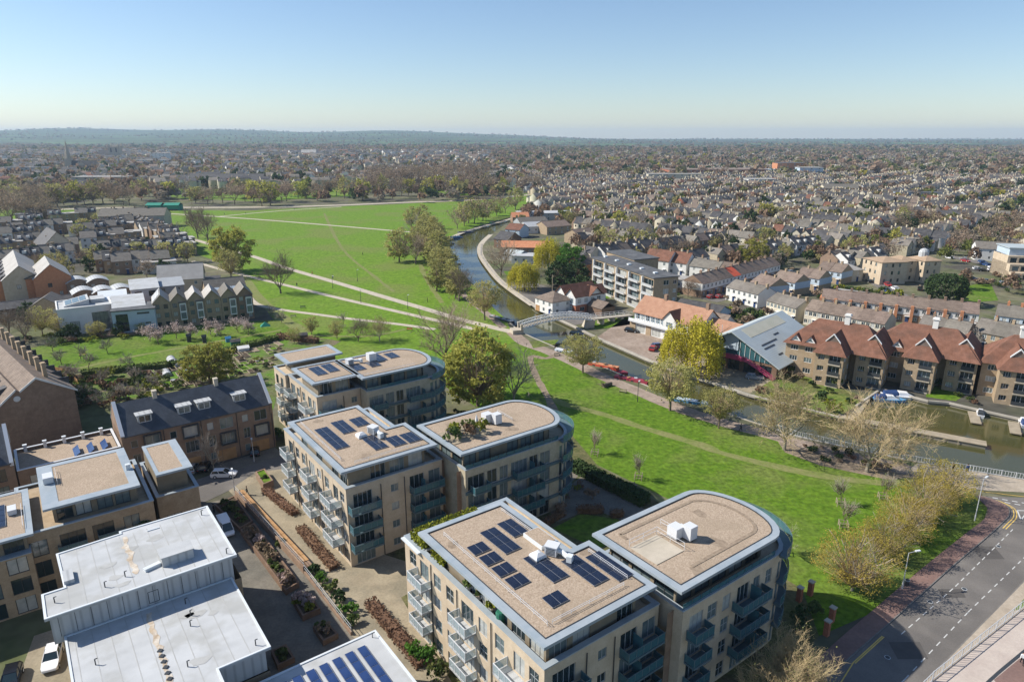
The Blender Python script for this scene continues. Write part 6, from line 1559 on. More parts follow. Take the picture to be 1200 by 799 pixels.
# ---------------------------------------------------------------- red tiled riverside flats
def red_flats(label, u, v, seed, rz=-38, lw=8.5):
 x, y = at(u, v); t = thing('riverside_flats', label, 'apartment block', x, y, R(rz)); rng = random.Random(seed)
 w = MB();S = 2.85;H = 8.6
 def wins(L, sp, ww=1.5): return [(a, a + ww, f * S + .9, f * S + 2.2, 3, 1) for f in range(3) for a in sp if a + ww < L]
 # bay A with dark loggias
 def bay(x0, x1, y0, y1, mt='brick_tan'):
  b = MB();L = x1 - x0
  facade(b, (x0, y0), (x1, y0), 0, H, wins(L, (.7,), 1.5) + [(3.2, 5.9, f * S + .25, f * S + 2.5, 3, 1, 'loggia') for f in range(3)], .9, t, rng, 'frame_white', (.7, .95)); facade(b, (x1, y0), (x1, y1), 0, H, wins(y1 - y0, (1, 5), 1.3), .12, t, rng, 'frame_white'); facade(b, (x0, y1), (x0, y0), 0, H, wins(y1 - y0, (2,), 1.3), .12, t, rng, 'frame_white')
  b.build('wall', mt, t)
  for f in (0, 1, 2):
   o = MB().box(x0 + 3.1, x0 + 6.0, y0 - .25, y0 + .02, f * S - .05, f * S + .2).build('balcony', 'stone_pale', t); MB().box(x0 + 3.2, x0 + 5.9, y0 - .2, y0 - .15, f * S + .3, f * S + 1.15).build('railing', 'metal_dark', o)
  # gablet roof: hipped with a small white gable on top
  m = (x0 + x1) / 2;hr = 4.3;ov = .7
  r = MB();a, c, d, e = (x0 - ov, y0 - ov, H - .3), (x1 + ov, y0 - ov, H - .3), (x1 + ov, y1 + 4, H - .3), (x0 - ov, y1 + 4, H - .3)
  g0 = (m, y0 + 2.6, H + hr);g1 = (m, y1 + 4, H + hr);gl = (m - 1.5, y0 + 2.0, H + hr - 1.75);gr = (m + 1.5, y0 + 2.0, H + hr - 1.75)
  r.poly([a, c, gr, gl]); r.poly([c, d, g1, g0, gr]); r.poly([e, a, gl, g0, g1]); r.poly([a, e, d, c]); r.build('roof', 'tile_red', t)
  gp = (m, y0 + 2.0, H + hr); MB().poly([gl, gr, gp]).poly([gl, gp, g0]).poly([gp, gr, g0]).build('gablet', 'tile_brown', t)
  bb = MB()
  for s_ in (-1, 1): bb.hexa([(m + s_ * 1.75, y0 + 1.75, H + hr - 2.05), (m, y0 + 1.75, H + hr + .0), (m, y0 + 2.1, H + hr), (m + s_ * 1.75, y0 + 2.1, H + hr - 2.05)], [(m + s_ * 1.75, y0 + 1.75, H + hr - 1.72), (m, y0 + 1.75, H + hr + .33), (m, y0 + 2.1, H + hr + .33), (m + s_ * 1.75, y0 + 2.1, H + hr - 1.72)])
  bb.build('barge_board', 'frame_white', t)
 bay(0, 6.6, 0, 9);bay(8.2, 14.6, 5.5, 14)
 facade(w, (-lw, 4.5), (0, 4.5), 0, H, wins(lw, (1.2, 4.8), 1.9) , .12, t, rng, 'frame_white'); facade(w, (-lw, 16), (-lw, 4.5), 0, H, [(2, 5, f * S + .2, f * S + 2.4, 3, 1, 'loggia') for f in range(3)], .8, t, rng, 'frame_white', (.8, .9)); facade(w, (14.6, 16), (-lw, 16), 0, H, wins(14.6 + lw, (2, 6, 10, 14)), .12, t, rng, 'frame_white'); facade(w, (6.6, 8), (8.2, 8), 0, H, [], parent=t); facade(w, (14.6, 14), (14.6, 16), 0, H, [], parent=t); w.build('wall', 'brick_tan', t)
 r = MB();z0 = H - .3;zr = H + 5.8
 e = [(-lw - .8, 3.7, z0), (15.3, 3.7, z0), (15.3, 17, z0), (-lw - .8, 17, z0)]
 r.poly([e[0], e[1], (9, 10.6, zr), (5.8 - lw, 10.6, zr)]); r.poly([e[1], e[2], (9, 10.6, zr)]); r.poly([e[2], e[3], (5.8 - lw, 10.6, zr), (9, 10.6, zr)]); r.poly([e[3], e[0], (5.8 - lw, 10.6, zr)]); r.poly(e[::-1]); ro = r.build('roof', 'tile_red', t)
 for xx in ((-6.2, -2.6) if lw > 5 else ()):
  g = MB(); g.poly([(xx - 1.3, 4.6, H + .5), (xx + 1.3, 4.6, H + .5), (xx, 4.6, H + 2.1)]); g.build('dormer_gable', 'frame_white', ro); MB().poly([(xx - .6, 4.57, H + .75), (xx + .6, 4.57, H + .75), (xx, 4.57, H + 1.5)]).build('pane', 'pane_mid', ro)
  MB().gable(xx - 1.35, xx + 1.35, 4.5, 7.4, H + .4, 1.75, .12, .2, .15, 'y').build('dormer_roof', 'tile_red', ro)
 MB().box(3.6, 4.8, 10, 11.2, zr - 1.2, zr + 2.2).box(3.4, 5.0, 9.8, 11.4, zr + 1.7, zr + 2.0).build('chimney', 'render_white', ro)
red_flats('red tiled brick flats beside the grey roofed boathouse', 951, 449, 1)
red_flats('red tiled brick flats behind the moored motor cruisers', 1054, 455, 2)
red_flats('red tiled brick flats cut by the right edge of the photo', 1164, 472, 3, -30, 3.2)
# ---------------------------------------------------------------- rows of houses behind the boathouses
V2 = lambda u, v: Vector(at(u, v))
row('r1', lambda i: ORD[i] + ' house from the left of the white fronted row with orange piers', V2(960, 367), V2(1144, 387), 10, 'white fronted row with orange piers', d=8.5, h=5.4, rh=2.6, wall='brick_brown', roof='tile_brown', upper='render_white', pier='brick_orange', cols=2, chim=((.45, .5),))
row('r2', lambda i: ORD[i] + ' house of the orange gabled row at the right edge', V2(1162, 388), V2(1260, 402), 6, 'orange gabled row', d=9, h=5.4, rh=2.8, wall='brick_orange', roof='slate_grey', upper='clad_blue', cols=2, chim=((.3, .5),))
row('r3', lambda i: ORD[i] + ' house from the left of the grey roofed row behind the red tiled flats', V2(941, 380), V2(1034, 399), 6, 'grey roofed row behind the red tiled flats', d=9, h=5.2, rh=2.6, wall='render_cream', roof='tile_brown', cols=3, chim=((.4, .5),))
row('r3b', lambda i: ORD[i] + ' house from the left of the brown brick row between two red tiled flats', V2(1072, 400), V2(1130, 411), 4, 'brown brick row between flats', d=9, h=5.0, rh=2.6, wall='brick_brown', roof='slate_grey', cols=2, chim=((.4, .5),))
row('r3c', lambda i: ORD[i] + ' house of the tan brick row behind the rightmost flats', V2(1136, 406), V2(1240, 428), 5, 'tan brick row behind the rightmost flats', d=10, h=5.0, rh=3.0, wall='brick_tan', roof='slate_grey', cols=2, chim=((.4, .5),))
row('r4', lambda i: ORD[i] + ' house of the white pair above the grey boathouse roof', V2(850, 351), V2(887, 361), 3, 'white pair above the boathouse', d=9, h=5.0, rh=2.4, wall='render_white', roof='slate_grey', cols=2, chim=((.45, .5),))
row('r4b', lambda i: ORD[i] + ' house of the cream terrace right of the white pair', V2(897, 368), V2(931, 378.5), 4, 'cream terrace', d=9, h=5.0, rh=2.4, wall='render_cream', roof='slate_grey', cols=2, chim=((.45, .5),))
for i, (a, b, n) in enumerate((((878, 345), (900, 352), 2), ((903, 341), (930, 347), 2), ((931, 337), (958, 342), 2), ((955, 329), (985, 334), 2))):
 row('r5', (lambda q: (lambda k: ['left', 'right'][k] + ' house of the ' + ['nearest', 'second', 'third', 'farthest'][q] + ' brown roofed pair in the stepped group'))(i), V2(*a), V2(*b), n, 'stepped brown roofed pairs', d=9.5, h=5.2, rh=2.8, wall='brick_tan', roof='tile_brown', upper='clad_blue', cols=2, chim=((.0, .5),))
def long_row():
 o = row('r6', lambda i: ORD[i] + ' house from the near end of the long brown roofed row', V2(822, 349), V2(913, 324), 11, 'long brown roofed row', d=9, h=5.4, rh=2.8, wall='brick_brown', roof='tile_brown', upper='render_white', cols=2, chim=((.45, .5),))
 o[4]['label'] = 'house with the single bright red roof in the long row'
 for c in o[4].children:
  if c.name.startswith('roof'): c.data = c.data.copy(); c.data.materials[0] = MATS['tile_bright']
mat('tile_bright', (.62, .10, .05), (.68, .14, .07), 1, .8, .2)
long_row()
def stone_house():
 x, y = at(1034, 335); t = thing('stone_building', 'large ochre stone building with flat hipped roof and square corner tower', 'building', x, y, R(10))
 w = MB();rng = random.Random(9)
 for (x0, x1, y0, y1, h) in ((0, 12, 2, 14, 9.4), (12.05, 20, 6, 16, 8.8), (20.05, 28, 2, 12, 9.4)):
  facade(w, (x0, y0), (x1, y0), 0, h, [(a, a + 1.0, f * 3.2 + .9, f * 3.2 + 2.4, 1, 1) for f in range(3) for a in np.arange(1.5, x1 - x0 - 2, 3.2)], .2, t, rng);facade(w, (x1, y0), (x1, y1), 0, h, [(a, a + 1.0, f * 3.2 + .9, f * 3.2 + 2.4, 1, 1) for f in range(3) for a in np.arange(1.5, y1 - y0 - 2, 3.2)], .2, t, rng);facade(w, (x1, y1), (x0, y1), 0, h, [], parent=t);facade(w, (x0, y1), (x0, y0), 0, h, [(a, a + 1.0, f * 3.2 + .9, f * 3.2 + 2.4, 1, 1) for f in range(3) for a in np.arange(1.5, y1 - y0 - 2, 3.2)], .2, t, rng)
  MB().hip(x0, x1, y0, y1, h + .02, 1.6, .4).build('roof', 'tile_pale', t)
 w.build('wall', 'brick_buff', t); MB().lathe([(2, 10), (2, 12.4), (1.6, 13.2), (.6, 13.8)], 12, 24, 8).build('lantern', 'panel_grey', t)
mat('tile_pale', (.33, .235, .155), (.40, .29, .195), .8, .85, .2)
stone_house()
def edge_building():
 x, y = at(1184, 329); t = thing('terraced_block', 'ochre stepped block with pale blue glass top floor at the right edge', 'building', x, y, R(-12))
 w = MB();rng = random.Random(10)
 for i, (h, y0) in enumerate(((3.4, 0), (6.6, 3), (9.8, 6))): facade(w, (0, y0), (30, y0), h - 3.4, h, [(a, a + 2.6, h - 2.9, h - .8, 3, 1) for a in np.arange(1, 28, 3.4)], .2, t, rng);w.poly([(0, y0, h), (30, y0, h), (30, y0 + 3.2, h), (0, y0 + 3.2, h)]);w.poly([(0, 20, 0), (0, y0, 0), (0, y0, h), (0, 20, h)])
 w.build('wall', 'brick_buff', t); MB().box(1, 30, 8, 20, 9.82, 12.8).build('glass_storey', 'clad_blue', t); MB().box(.5, 30, 7.5, 20.5, 12.8, 13.2).build('roof', 'roof_grey', t)
edge_building()
for lab, u, v, z, w_, d_, h_, rh_, wl, rf, rz, kd in (('row of white garages with grey flat roofs', 1020, 345, 2.6, 24, 6, 2.4, .2, 'render_white', 'roof_pale', -40, 'flat'), ('pale flat roofed garages right of the white ones', 1055, 352, 2.6, 20, 6, 2.4, .2, 'render_white', 'roof_grey', -25, 'flat'),
  ('small cream house with pale hip roof near the ochre building', 991, 312, 6, 11, 9, 5, 2.2, 'render_cream', 'roof_pale', 20, 'hip'), ('white gabled house with red roof behind the balcony flats', 776, 298, 8, 12, 10, 6, 4, 'render_white', 'tile_red', -40, 'gable'), ('red roofed house right of the white gabled house', 794, 299, 8, 14, 10, 5.6, 4, 'render_white', 'tile_red', -40, 'gable'),
  ('white house of the grey roofed trio behind the balcony flats, left', 812, 305, 6, 13, 9, 5, 2.6, 'render_white', 'slate_grey', -40, 'gable'), ('white house of the grey roofed trio behind the balcony flats, middle', 830, 309, 6, 13, 9, 5, 2.6, 'render_white', 'slate_grey', -40, 'gable'), ('white house of the grey roofed trio, right, with brown roof', 848, 311, 6, 13, 9, 5, 2.6, 'render_cream', 'tile_brown', -40, 'gable'),
  ('long low white building with pale roof beside the balcony flats', 795, 324, 4.5, 24, 8, 4, .3, 'render_white', 'roof_pale', -35, 'flat'), ('white building among trees at the right edge', 1164, 288, 7, 16, 10, 6, 3, 'render_white', 'slate_grey', -20, 'gable')):
 place(None, lab, u, v, z, rz, w_, d_, h_, rh_, wl, rf, kind=kd, cols=max(2, int(w_ / 4)), side_cols=2, chim=() if kd != 'gable' else ((.35, .5),), floors=2 if h_ > 4.4 else 1, name='garage_row' if 'garages' in lab else 'house', cat='garages' if 'garages' in lab else 'house', garage=0)
# ---------------------------------------------------------------- trees: tapered trunk with limbs, crown of twigs and leaf clumps
_tp = {}
def skeleton(rng, h, spread, trunk_h, r0, kids, droop=0.0, upr=.5, twig=1.2):
 segs = [];tips = []
 def limb(p, d, L, r, lvl):
  n = 3 if lvl < 2 else 2
  q = p;dd = d.copy()
  pts = [p]
  for i in range(n):
   dd = (dd + Vector((rng.gauss(0, .16), rng.gauss(0, .16), rng.gauss(.06, .1) - droop * (lvl > 0)))).normalized()
   e = q + dd * (L / n);a = r * (1 - .45 * i / n);b = r * (1 - .45 * (i + 1) / n)
   segs.append((q, e, a, b, lvl));q = e;pts.append(e)
  if lvl >= len(kids): tips.append((q, dd));return
  k = kids[lvl]
  for j in range(k):
   f = .35 + .65 * (j + 1) / k;s = pts[min(n, max(1, round(f * n)))]
   ang = 2 * math.pi * (j + rng.random()) / k * 1.62
   side = dd.orthogonal().normalized();side = (Matrix.Rotation(ang, 3, dd) @ side)
   t = rng.uniform(.5, 1.0) * (1.25 if lvl == 0 else 1.0)
   nd = (dd * (1 - .45 * t) + side * t * spread + Vector((0, 0, upr * .35 - droop))).normalized()
   limb(s, nd, L * rng.uniform(.52, .78), r * .5, lvl + 1)
  if lvl > 0: tips.append((q, dd))
 segs.append((Vector((0, 0, -.2)), Vector((0, 0, trunk_h * .5)), r0 * 1.25, r0, 0))
 top = Vector((rng.gauss(0, .15), rng.gauss(0, .15), trunk_h))
 segs.append((Vector((0, 0, trunk_h * .5)), top, r0, r0 * .85, 0))
 k = kids[0];L = (h - trunk_h) * .50
 for j in range(k):
  a = 2 * math.pi * (j + rng.random() * .6) / k;tl = spread * (.2 + 1.6 * ((j * .618) % 1.0))
  limb(top - Vector((0, 0, rng.random() * trunk_h * .25)), Vector((math.cos(a) * tl, math.sin(a) * tl, 1)).normalized(), L * rng.uniform(.85, 1.1) * (1.12 - .22 * tl), r0 * .55, 1)
 return segs, tips
def tree_meshes(kind, seed, h, spread=.8, trunk_h=None, r0=None, kids=(6, 4, 4), leaf=None, nleaf=0, lsize=.3, lspread=.8, twigs=4, tw=.03, twlen=1.3, bark='bark', twm='twig', droop=0.0, upr=.5, drip=0.0, ball=None, ncl=90, weep=0):
 rng = random.Random(seed);trunk_h = trunk_h or h * .2;r0 = r0 or h * .02
 segs, tips = skeleton(rng, h, spread, trunk_h, r0, kids, droop, upr)
 mx = max(t[0].z for t in tips);f = h / (mx + .4)
 S = lambda p: Vector((p.x * f, p.y * f, p.z * f))
 tm = MB();cm = MB()
 for a, b, ra, rb, l in segs:
  if l <= 1: tm.tube(S(a), S(b), ra, rb, 6)
  elif l == 2: tm.tube(S(a), S(b), max(ra, .05), max(rb, .035), 4)
  else: cm.tube(S(a), S(b), max(ra, tw * 1.2), max(rb, tw * .8), 3)
 tw_tips = []
 for p, d in tips:
  for _ in range(twigs):
   e = (d + Vector((rng.gauss(0, .55), rng.gauss(0, .55), rng.gauss(.15, .5) - drip))).normalized()
   q = S(p) - d * rng.uniform(0, .8);L = twlen * rng.uniform(.6, 1.4)
   m = q + e * L * .55;k2 = (e + Vector((rng.gauss(0, .3), rng.gauss(0, .3), .1 - drip))).normalized();n_ = m + k2 * L * .5
   cm.tube(q, m, tw, tw * .7, 3);cm.tube(m, n_, tw * .7, 0, 3);tw_tips.append(n_);tw_tips.append(m)
 pts = []
 if ball:
  cz, rx, rzz = (q * h for q in ball);lob = [rng.uniform(0, 6.28) for _ in range(4)];cl = []
  for _ in range(ncl):
   a = rng.uniform(0, 6.283);e = math.asin(rng.uniform(-.95, 1));q = rng.uniform(.5, 1) ** .5 * (1 + .16 * math.sin(2 * a + lob[0]) + .1 * math.sin(3 * a + lob[1] + 3 * e))
   c = Vector((rx * q * math.cos(a) * math.cos(e), rx * q * math.sin(a) * math.cos(e), cz + rzz * q * math.sin(e)));cl.append(c)
   o = Vector((c.x * .12, c.y * .12, trunk_h * rng.uniform(.8, 1.2)));m = o.lerp(c, .5) + Vector((rng.gauss(0, .3), rng.gauss(0, .3), .05 * h))
   cm.tube(o, m, tw * 2.2, tw * 1.3, 3);cm.tube(m, c, tw * 1.3, tw * .6, 3)
  for _ in range(nleaf):
   c = rng.choice(cl);s = lspread * rng.uniform(.3, 1);p = c + Vector((rng.gauss(0, s), rng.gauss(0, s), rng.gauss(0, s * .75)))
   if p.z > .25: pts.append(p)
 for _ in range(weep):
  a = rng.uniform(0, 6.283);q = rng.random() ** .5;lo = 1 + .2 * math.sin(3 * a + 1) + .13 * math.sin(5 * a + 2);rr = .48 * h * q * lo;z = h * (.5 + .48 * math.sqrt(max(0, 1 - q * q))) * rng.uniform(.8, 1.03) * (1 + .1 * math.sin(4 * a + 5 * q));x0, y0 = rr * math.cos(a), rr * math.sin(a);ze = h * rng.uniform(.03, .5) if q > .55 else z - h * rng.uniform(.1, .3)
  while z > ze: pts.append(Vector((x0 + rng.gauss(0, .12), y0 + rng.gauss(0, .12), z)));z -= rng.uniform(.22, .5);x0 *= 1.004;y0 *= 1.004
 tw_n = len(cm.f)
 if leaf:
  cl = [rng.choice(tw_tips) for _ in range(max(12, len(tw_tips) // 3))] if tw_tips else [S(t[0]) for t in tips]
  for _ in range(0 if ball or weep else nleaf):
   c = rng.choice(cl);s = lspread * rng.uniform(.3, 1)
   p = c + Vector((rng.gauss(0, s), rng.gauss(0, s), rng.gauss(0, s * .7)))
   if drip: p.z -= abs(rng.gauss(0, drip * 2.2))
   if p.z > .4: pts.append(p)
  leaf_cards(cm, pts, lsize, rng)
 me = cm.mesh('crown', twm)
 if leaf:
  me.materials.append(MATS[leaf]); mi = np.zeros(len(me.polygons), np.int32); mi[tw_n:] = 1; me.polygons.foreach_set('material_index', mi)
 return tm.mesh('trunk', bark), me
mat('twig_leaf', (.25, .185, .125), (.34, .26, .18), .5, .9, .1, rnd=.2, transl=.3)
KINDS = dict(
 bare=dict(h=14, spread=.75, kids=(6, 4, 4, 3), twigs=4, tw=.024, twlen=1.3, leaf='twig_leaf', nleaf=700, lsize=.06, lspread=.8),
 bare_pale=dict(h=14, spread=1.0, kids=(7, 5, 4, 3), twigs=6, tw=.02, twlen=1.4, bark='bark_pale', twm='twig_gold', leaf='leaf_pale', nleaf=900, lsize=.08, lspread=.9),
 bare_grey=dict(h=15, spread=.9, kids=(6, 4, 4), twigs=5, tw=.028, twlen=1.3, bark='bark_pale', twm='twig_grey'),
 pollard=dict(h=10, trunk_h=2.8, kids=(6, 3), twigs=1, tw=.022, leaf='leaf_pollard', nleaf=4600, lsize=.105, lspread=.5, twm='twig_gold', ball=(.62, .47, .37), ncl=230),
 willow_tall=dict(h=16, spread=.55, kids=(5, 3), twigs=1, tw=.03, leaf='leaf_pollard', nleaf=3600, lsize=.2, lspread=.75, ball=(.54, .30, .45), ncl=110, twm='twig_gold'),
 olive=dict(h=15, kids=(6, 3), twigs=1, tw=.04, leaf='leaf_olive', nleaf=11000, lsize=.19, lspread=.75, ball=(.54, .45, .45), ncl=150),
 olive_thin=dict(h=12, kids=(6, 4), twigs=2, tw=.028, leaf='leaf_pollard', nleaf=2200, lsize=.15, lspread=.7, twm='twig_gold', ball=(.58, .40, .40), ncl=120),
 green=dict(h=12, kids=(5, 3), twigs=1, leaf='leaf_green', nleaf=5200, lsize=.24, lspread=.7, ball=(.54, .44, .45), ncl=110),
 dark=dict(h=10, kids=(5, 3), twigs=1, leaf='leaf_dark', nleaf=4200, lsize=.24, lspread=.65, ball=(.52, .42, .48), ncl=90),
 willow=dict(h=13, kids=(6, 4), twigs=1, tw=.03, leaf='leaf_willow', lsize=.15, weep=900, twm='twig_gold'),
 yellow_bush=dict(h=8, spread=1.0, trunk_h=.9, kids=(8, 4), twigs=1, tw=.016, leaf='leaf_yellow_bush', nleaf=6500, lsize=.058, lspread=.45, twm='twig_gold', bark='bark_pale', ball=(.54, .56, .45), ncl=420),
 blossom=dict(h=5, spread=.9, trunk_h=1.2, kids=(5, 4, 3), twigs=3, tw=.02, twlen=.7, leaf='blossom', nleaf=650, lsize=.10, lspread=.45),
 orchard=dict(h=4.5, spread=1.0, trunk_h=1.2, kids=(5, 4, 3), twigs=4, tw=.02, twlen=.7, twm='twig_grey'),
 sapling=dict(h=5, spread=.45, trunk_h=1.4, r0=.05, kids=(6, 4, 3), twigs=4, tw=.009, twlen=.6, twm='twig_grey', leaf='leaf_pale', nleaf=200, lsize=.045, lspread=.3),
 gold_bare=dict(h=10, spread=.62, trunk_h=1.5, kids=(12, 6, 5, 4), twigs=6, tw=.011, twlen=.7, upr=1.1, twm='twig_gold', bark='bark_pale', leaf='leaf_pale', nleaf=2500, lsize=.045, lspread=.5),
 f_bare=dict(h=14, spread=.8, kids=(5, 4, 3), twigs=3, tw=.05, twlen=1.6, leaf='twig_leaf', nleaf=420, lsize=.26, lspread=1.2),
 f_bud=dict(h=13, kids=(4, 3), twigs=1, tw=.05, leaf='leaf_pollard', nleaf=600, lsize=.34, lspread=.9, ball=(.56, .40, .42), ncl=50),
 f_olive=dict(h=13, kids=(4, 3), twigs=1, tw=.05, leaf='leaf_olive', nleaf=700, lsize=.42, lspread=.9, ball=(.54, .42, .44), ncl=50),
 f_dark=dict(h=11, kids=(4, 3), twigs=1, tw=.05, leaf='leaf_dark', nleaf=620, lsize=.42, lspread=.8, ball=(.52, .36, .48), ncl=46),
 f_gold=dict(h=11, kids=(4, 3), twigs=1, tw=.05, leaf='leaf_willow', nleaf=600, lsize=.4, lspread=.9, ball=(.54, .42, .44), ncl=46))
NV = dict(bare=3, pollard=3, bare_pale=2, f_bare=5, f_bud=4, f_olive=3, f_dark=3, f_gold=2, willow_tall=3, yellow_bush=3, olive=2, blossom=2, orchard=2, sapling=2, dark=2, olive_thin=2)
treespots = []
def tree(kind, label, x, y, h, seed=0, group=None, name='tree', wide=1.0, rz=None, z=0):
 rg = random.Random(seed * 7919 + int(x * 13) + int(y * 7));v = rg.randrange(NV.get(kind, 1));k = (kind, v)
 if k not in _tp: _tp[k] = tree_meshes(kind, 100 + v * 17 + sum(map(ord, kind)), **KINDS[kind])
 t = thing(name, label, 'tree', x, y, rg.uniform(0, 6.28) if rz is None else rz, group, z)
 s = h / KINDS[kind]['h']; t.scale = (s * wide, s * wide, s)
 put('trunk', _tp[k][0], t); put('crown', _tp[k][1], t)
 treespots.append((x, y));return t
def T(kind, label, u, v, h, **kw): x, y = at(u, v);return tree(kind, label, x, y, h, **kw)
T('bare_grey', 'slender bare street tree in front of the slate terrace', 251, 552, 9, wide=.6)
T('bare', 'bare brown tree standing alone on the meadow by the two paths', 329, 344, 17.5)
T('olive', 'olive leafing tree on the meadow beside the pale main path', 274, 318, 20, wide=.95)
T('olive_thin', 'smaller thin olive tree in front of the leafing meadow tree', 271, 326, 13)
T('bare', 'left bare tree of the pair at the far corner of meadow path', 232, 279, 21); T('bare', 'right bare tree of the pair at the far corner of meadow path', 244, 284, 21)
T('bare_grey', 'small pale bare tree left of the far meadow pair', 212, 280, 12)
T('olive', 'large round olive tree behind the curved end of the farthest block', 560, 476, 17.5, wide=1.12)
T('bare', 'tall bare tree beside the far block, left of the olive tree', 520, 430, 18.5)
T('bare_grey', 'pale grey leafless tree right of the large olive tree', 602, 474, 15.5, wide=.9)
T('bare', 'round bare brown tree on the meadow bank just above the footbridge', 538, 353, 15, wide=1.1)
T('pollard', 'pale green pollard willow at the meadow end of the footbridge', 568, 375, 13.5, wide=.95)
T('pollard', 'pollard willow on the towpath beside the orange red narrowboat', 683, 437, 10.3)
T('pollard', 'largest pollard willow on the towpath beside the light blue narrowboat', 785, 481, 12, wide=1.12)
T('pollard', 'small pollard willow right of the light blue narrowboat', 842, 502, 9.5, wide=.85)
T('bare_pale', 'pale leafless tree on the bank opposite the bank garden', 919, 527, 16, wide=.9)
T('bare_pale', 'broad pale leafless tree in front of the long mole', 1016, 553, 15, wide=1.12)
T('willow', 'bright yellow weeping willow between the two large boathouses', 812, 437, 14.5, wide=1.15)
T('willow', 'yellow weeping willow beside the small white boathouse', 614, 340, 11.5, wide=1.1)
T('green', 'bright green round tree upstream of the boathouses', 668, 322, 13.5)
T('willow', 'pale yellow willow left of the bright green tree', 643, 318, 15, wide=.9)
T('bare', 'multi trunked thin tree on the inner bank of the bend', 587, 323, 17)
T('dark', 'dark evergreen behind the small hip roofed boathouse', 655, 336, 10, wide=1.3); T('dark', 'dark evergreen left of the twin gabled boathouse', 682, 352, 9.5, wide=1.3); T('dark', 'dark evergreen in front of the bright green tree', 676, 332, 9, wide=1.4)
T('olive', 'golden olive tree behind the long brown roofed row', 884, 311, 12.5, wide=1.05)
T('bare_pale', 'bare tree in front of the long boathouse yard', 793, 402, 5)
T('bare_grey', 'bare tree behind the rightmost red tiled flats', 1128, 424, 11, wide=1.1); T('bare', 'bare tree beside the orange end wall of the brown roofed row', 806, 348, 8, wide=1.2)
T('olive', 'wide golden olive tree behind the dark slate terrace in the allotments', 246, 449, 10.5, wide=1.25)
for i, (u, v, h, k) in enumerate(((468, 307, 17, 'willow_tall'), (487, 309, 15, 'bare'), (497, 303, 17, 'willow_tall'), (507, 297, 18, 'willow_tall'), (513, 316, 17, 'willow_tall'), (523, 330, 15, 'willow_tall'), (487, 277, 15, 'bare_grey'), (500, 279, 16, 'willow_tall'), (512, 341, 12, 'willow_tall'))):
 T(k, ['westernmost', 'bare', 'second pale', 'third pale', 'broad pale', 'tall pale', 'grey bare', 'northern pale', 'nearest pale'][i] + ' willow of the grove between meadow and river bend', u, v, h, wide=1.2, group='willows between meadow and river bend', seed=i)
for i, (u, v) in enumerate(((492, 291), (503, 286), (519, 325), (528, 341), (509, 306), (482, 266), (515, 309), (534, 350), (495, 268), (512, 288))):
 T('willow_tall', 'pale riverside willow filling the row along the meadow bank of the bend', u, v, (15, 17, 14, 12, 17, 13, 16, 11, 15, 14)[i], wide=1.25, seed=i + 40, group='willows along the meadow bank')
for i, (u, v) in enumerate(((536, 268), (544, 265), (556, 262), (566, 259), (572, 255), (582, 253), (592, 250), (604, 246), (560, 258), (549, 262))):
 T('f_bud' if i % 2 else 'f_bare', 'budding riverside tree in the line along the upper river bank', u, v, 14 + (i * 37 % 5), group='trees along the upper river bank', seed=i)
LB = ['nearest golden leafing shrub by the road, beside the lamp post', 'second golden shrub from the road lamp', 'third golden shrub, middle of the group by the road', 'fourth golden shrub, behind the middle one', 'farthest golden shrub, nearest the river railing']
for i, (u, v, h) in enumerate(((998, 692, 9.5), (1036, 655, 7.5), (1058, 632, 8), (1080, 612, 8.5), (1104, 592, 8.5))): T('yellow_bush', LB[i], u, v, h, seed=i, wide=.92)
x, y = at(925, 838); tree('gold_bare', 'golden twigged bare tree at the bottom edge of the photo', x, y, 10, wide=1.2)
for i, (u, v, nm) in enumerate(((697, 533, 'left of the lawn worn track'), (748, 561, 'nearest the garden hedge'), (985, 592, 'near the golden shrubs'), (988, 618, 'closest to the curved block end'), (1034, 585, 'by the river bank soil'), (915, 648, 'beside the curved balconies'), (402, 384, 'on the near meadow, left'), (425, 392, 'on the near meadow, right'))):
 T('sapling', 'slender young tree in a wooden guard ' + nm, u, v, 5.5, seed=i)
 x, y = at(u, v); g = thing('tree_guard', 'wooden guard around the young tree ' + nm, 'tree guard', x, y, .5)
 for k in range(4): a = k * 1.571; MB().box(-.05, .05, -.05, .05, 0, 1.1).build('post', 'deck_wood', g, (.9 * math.cos(a), .9 * math.sin(a), 0))
 for k in range(4):
  a, b = k * 1.571, (k + 1) * 1.571; MB().tube((.9 * math.cos(a), .9 * math.sin(a), 1.0), (.9 * math.cos(b), .9 * math.sin(b), 1.0), .05, n=4).tube((.9 * math.cos(a), .9 * math.sin(a), .5), (.9 * math.cos(b), .9 * math.sin(b), .5), .05, n=4).build('rail', 'deck_wood', g)
for i, (u, v) in enumerate(((176, 400), (186, 404), (207, 397), (224, 398), (247, 392), (259, 395), (279, 390), (291, 393))):
 T('blossom', ['first', 'second', 'third', 'fourth', 'fifth', 'sixth', 'seventh', 'last'][i] + ' from the left of the small pale blossoming trees before the villas', u, v, 5.5, group='blossoming trees before the villas', seed=i)
for i, (u, v) in enumerate(((72, 427), (95, 421), (126, 414), (62, 412), (150, 432), (88, 446), (120, 452), (104, 432), (158, 448), (140, 470), (122, 478), (165, 470), (100, 470), (182, 455), (330, 378), (318, 372))):
 T('orchard', 'small bare fruit tree in the orchard and allotments', u, v, 5, group='bare fruit trees', seed=i)
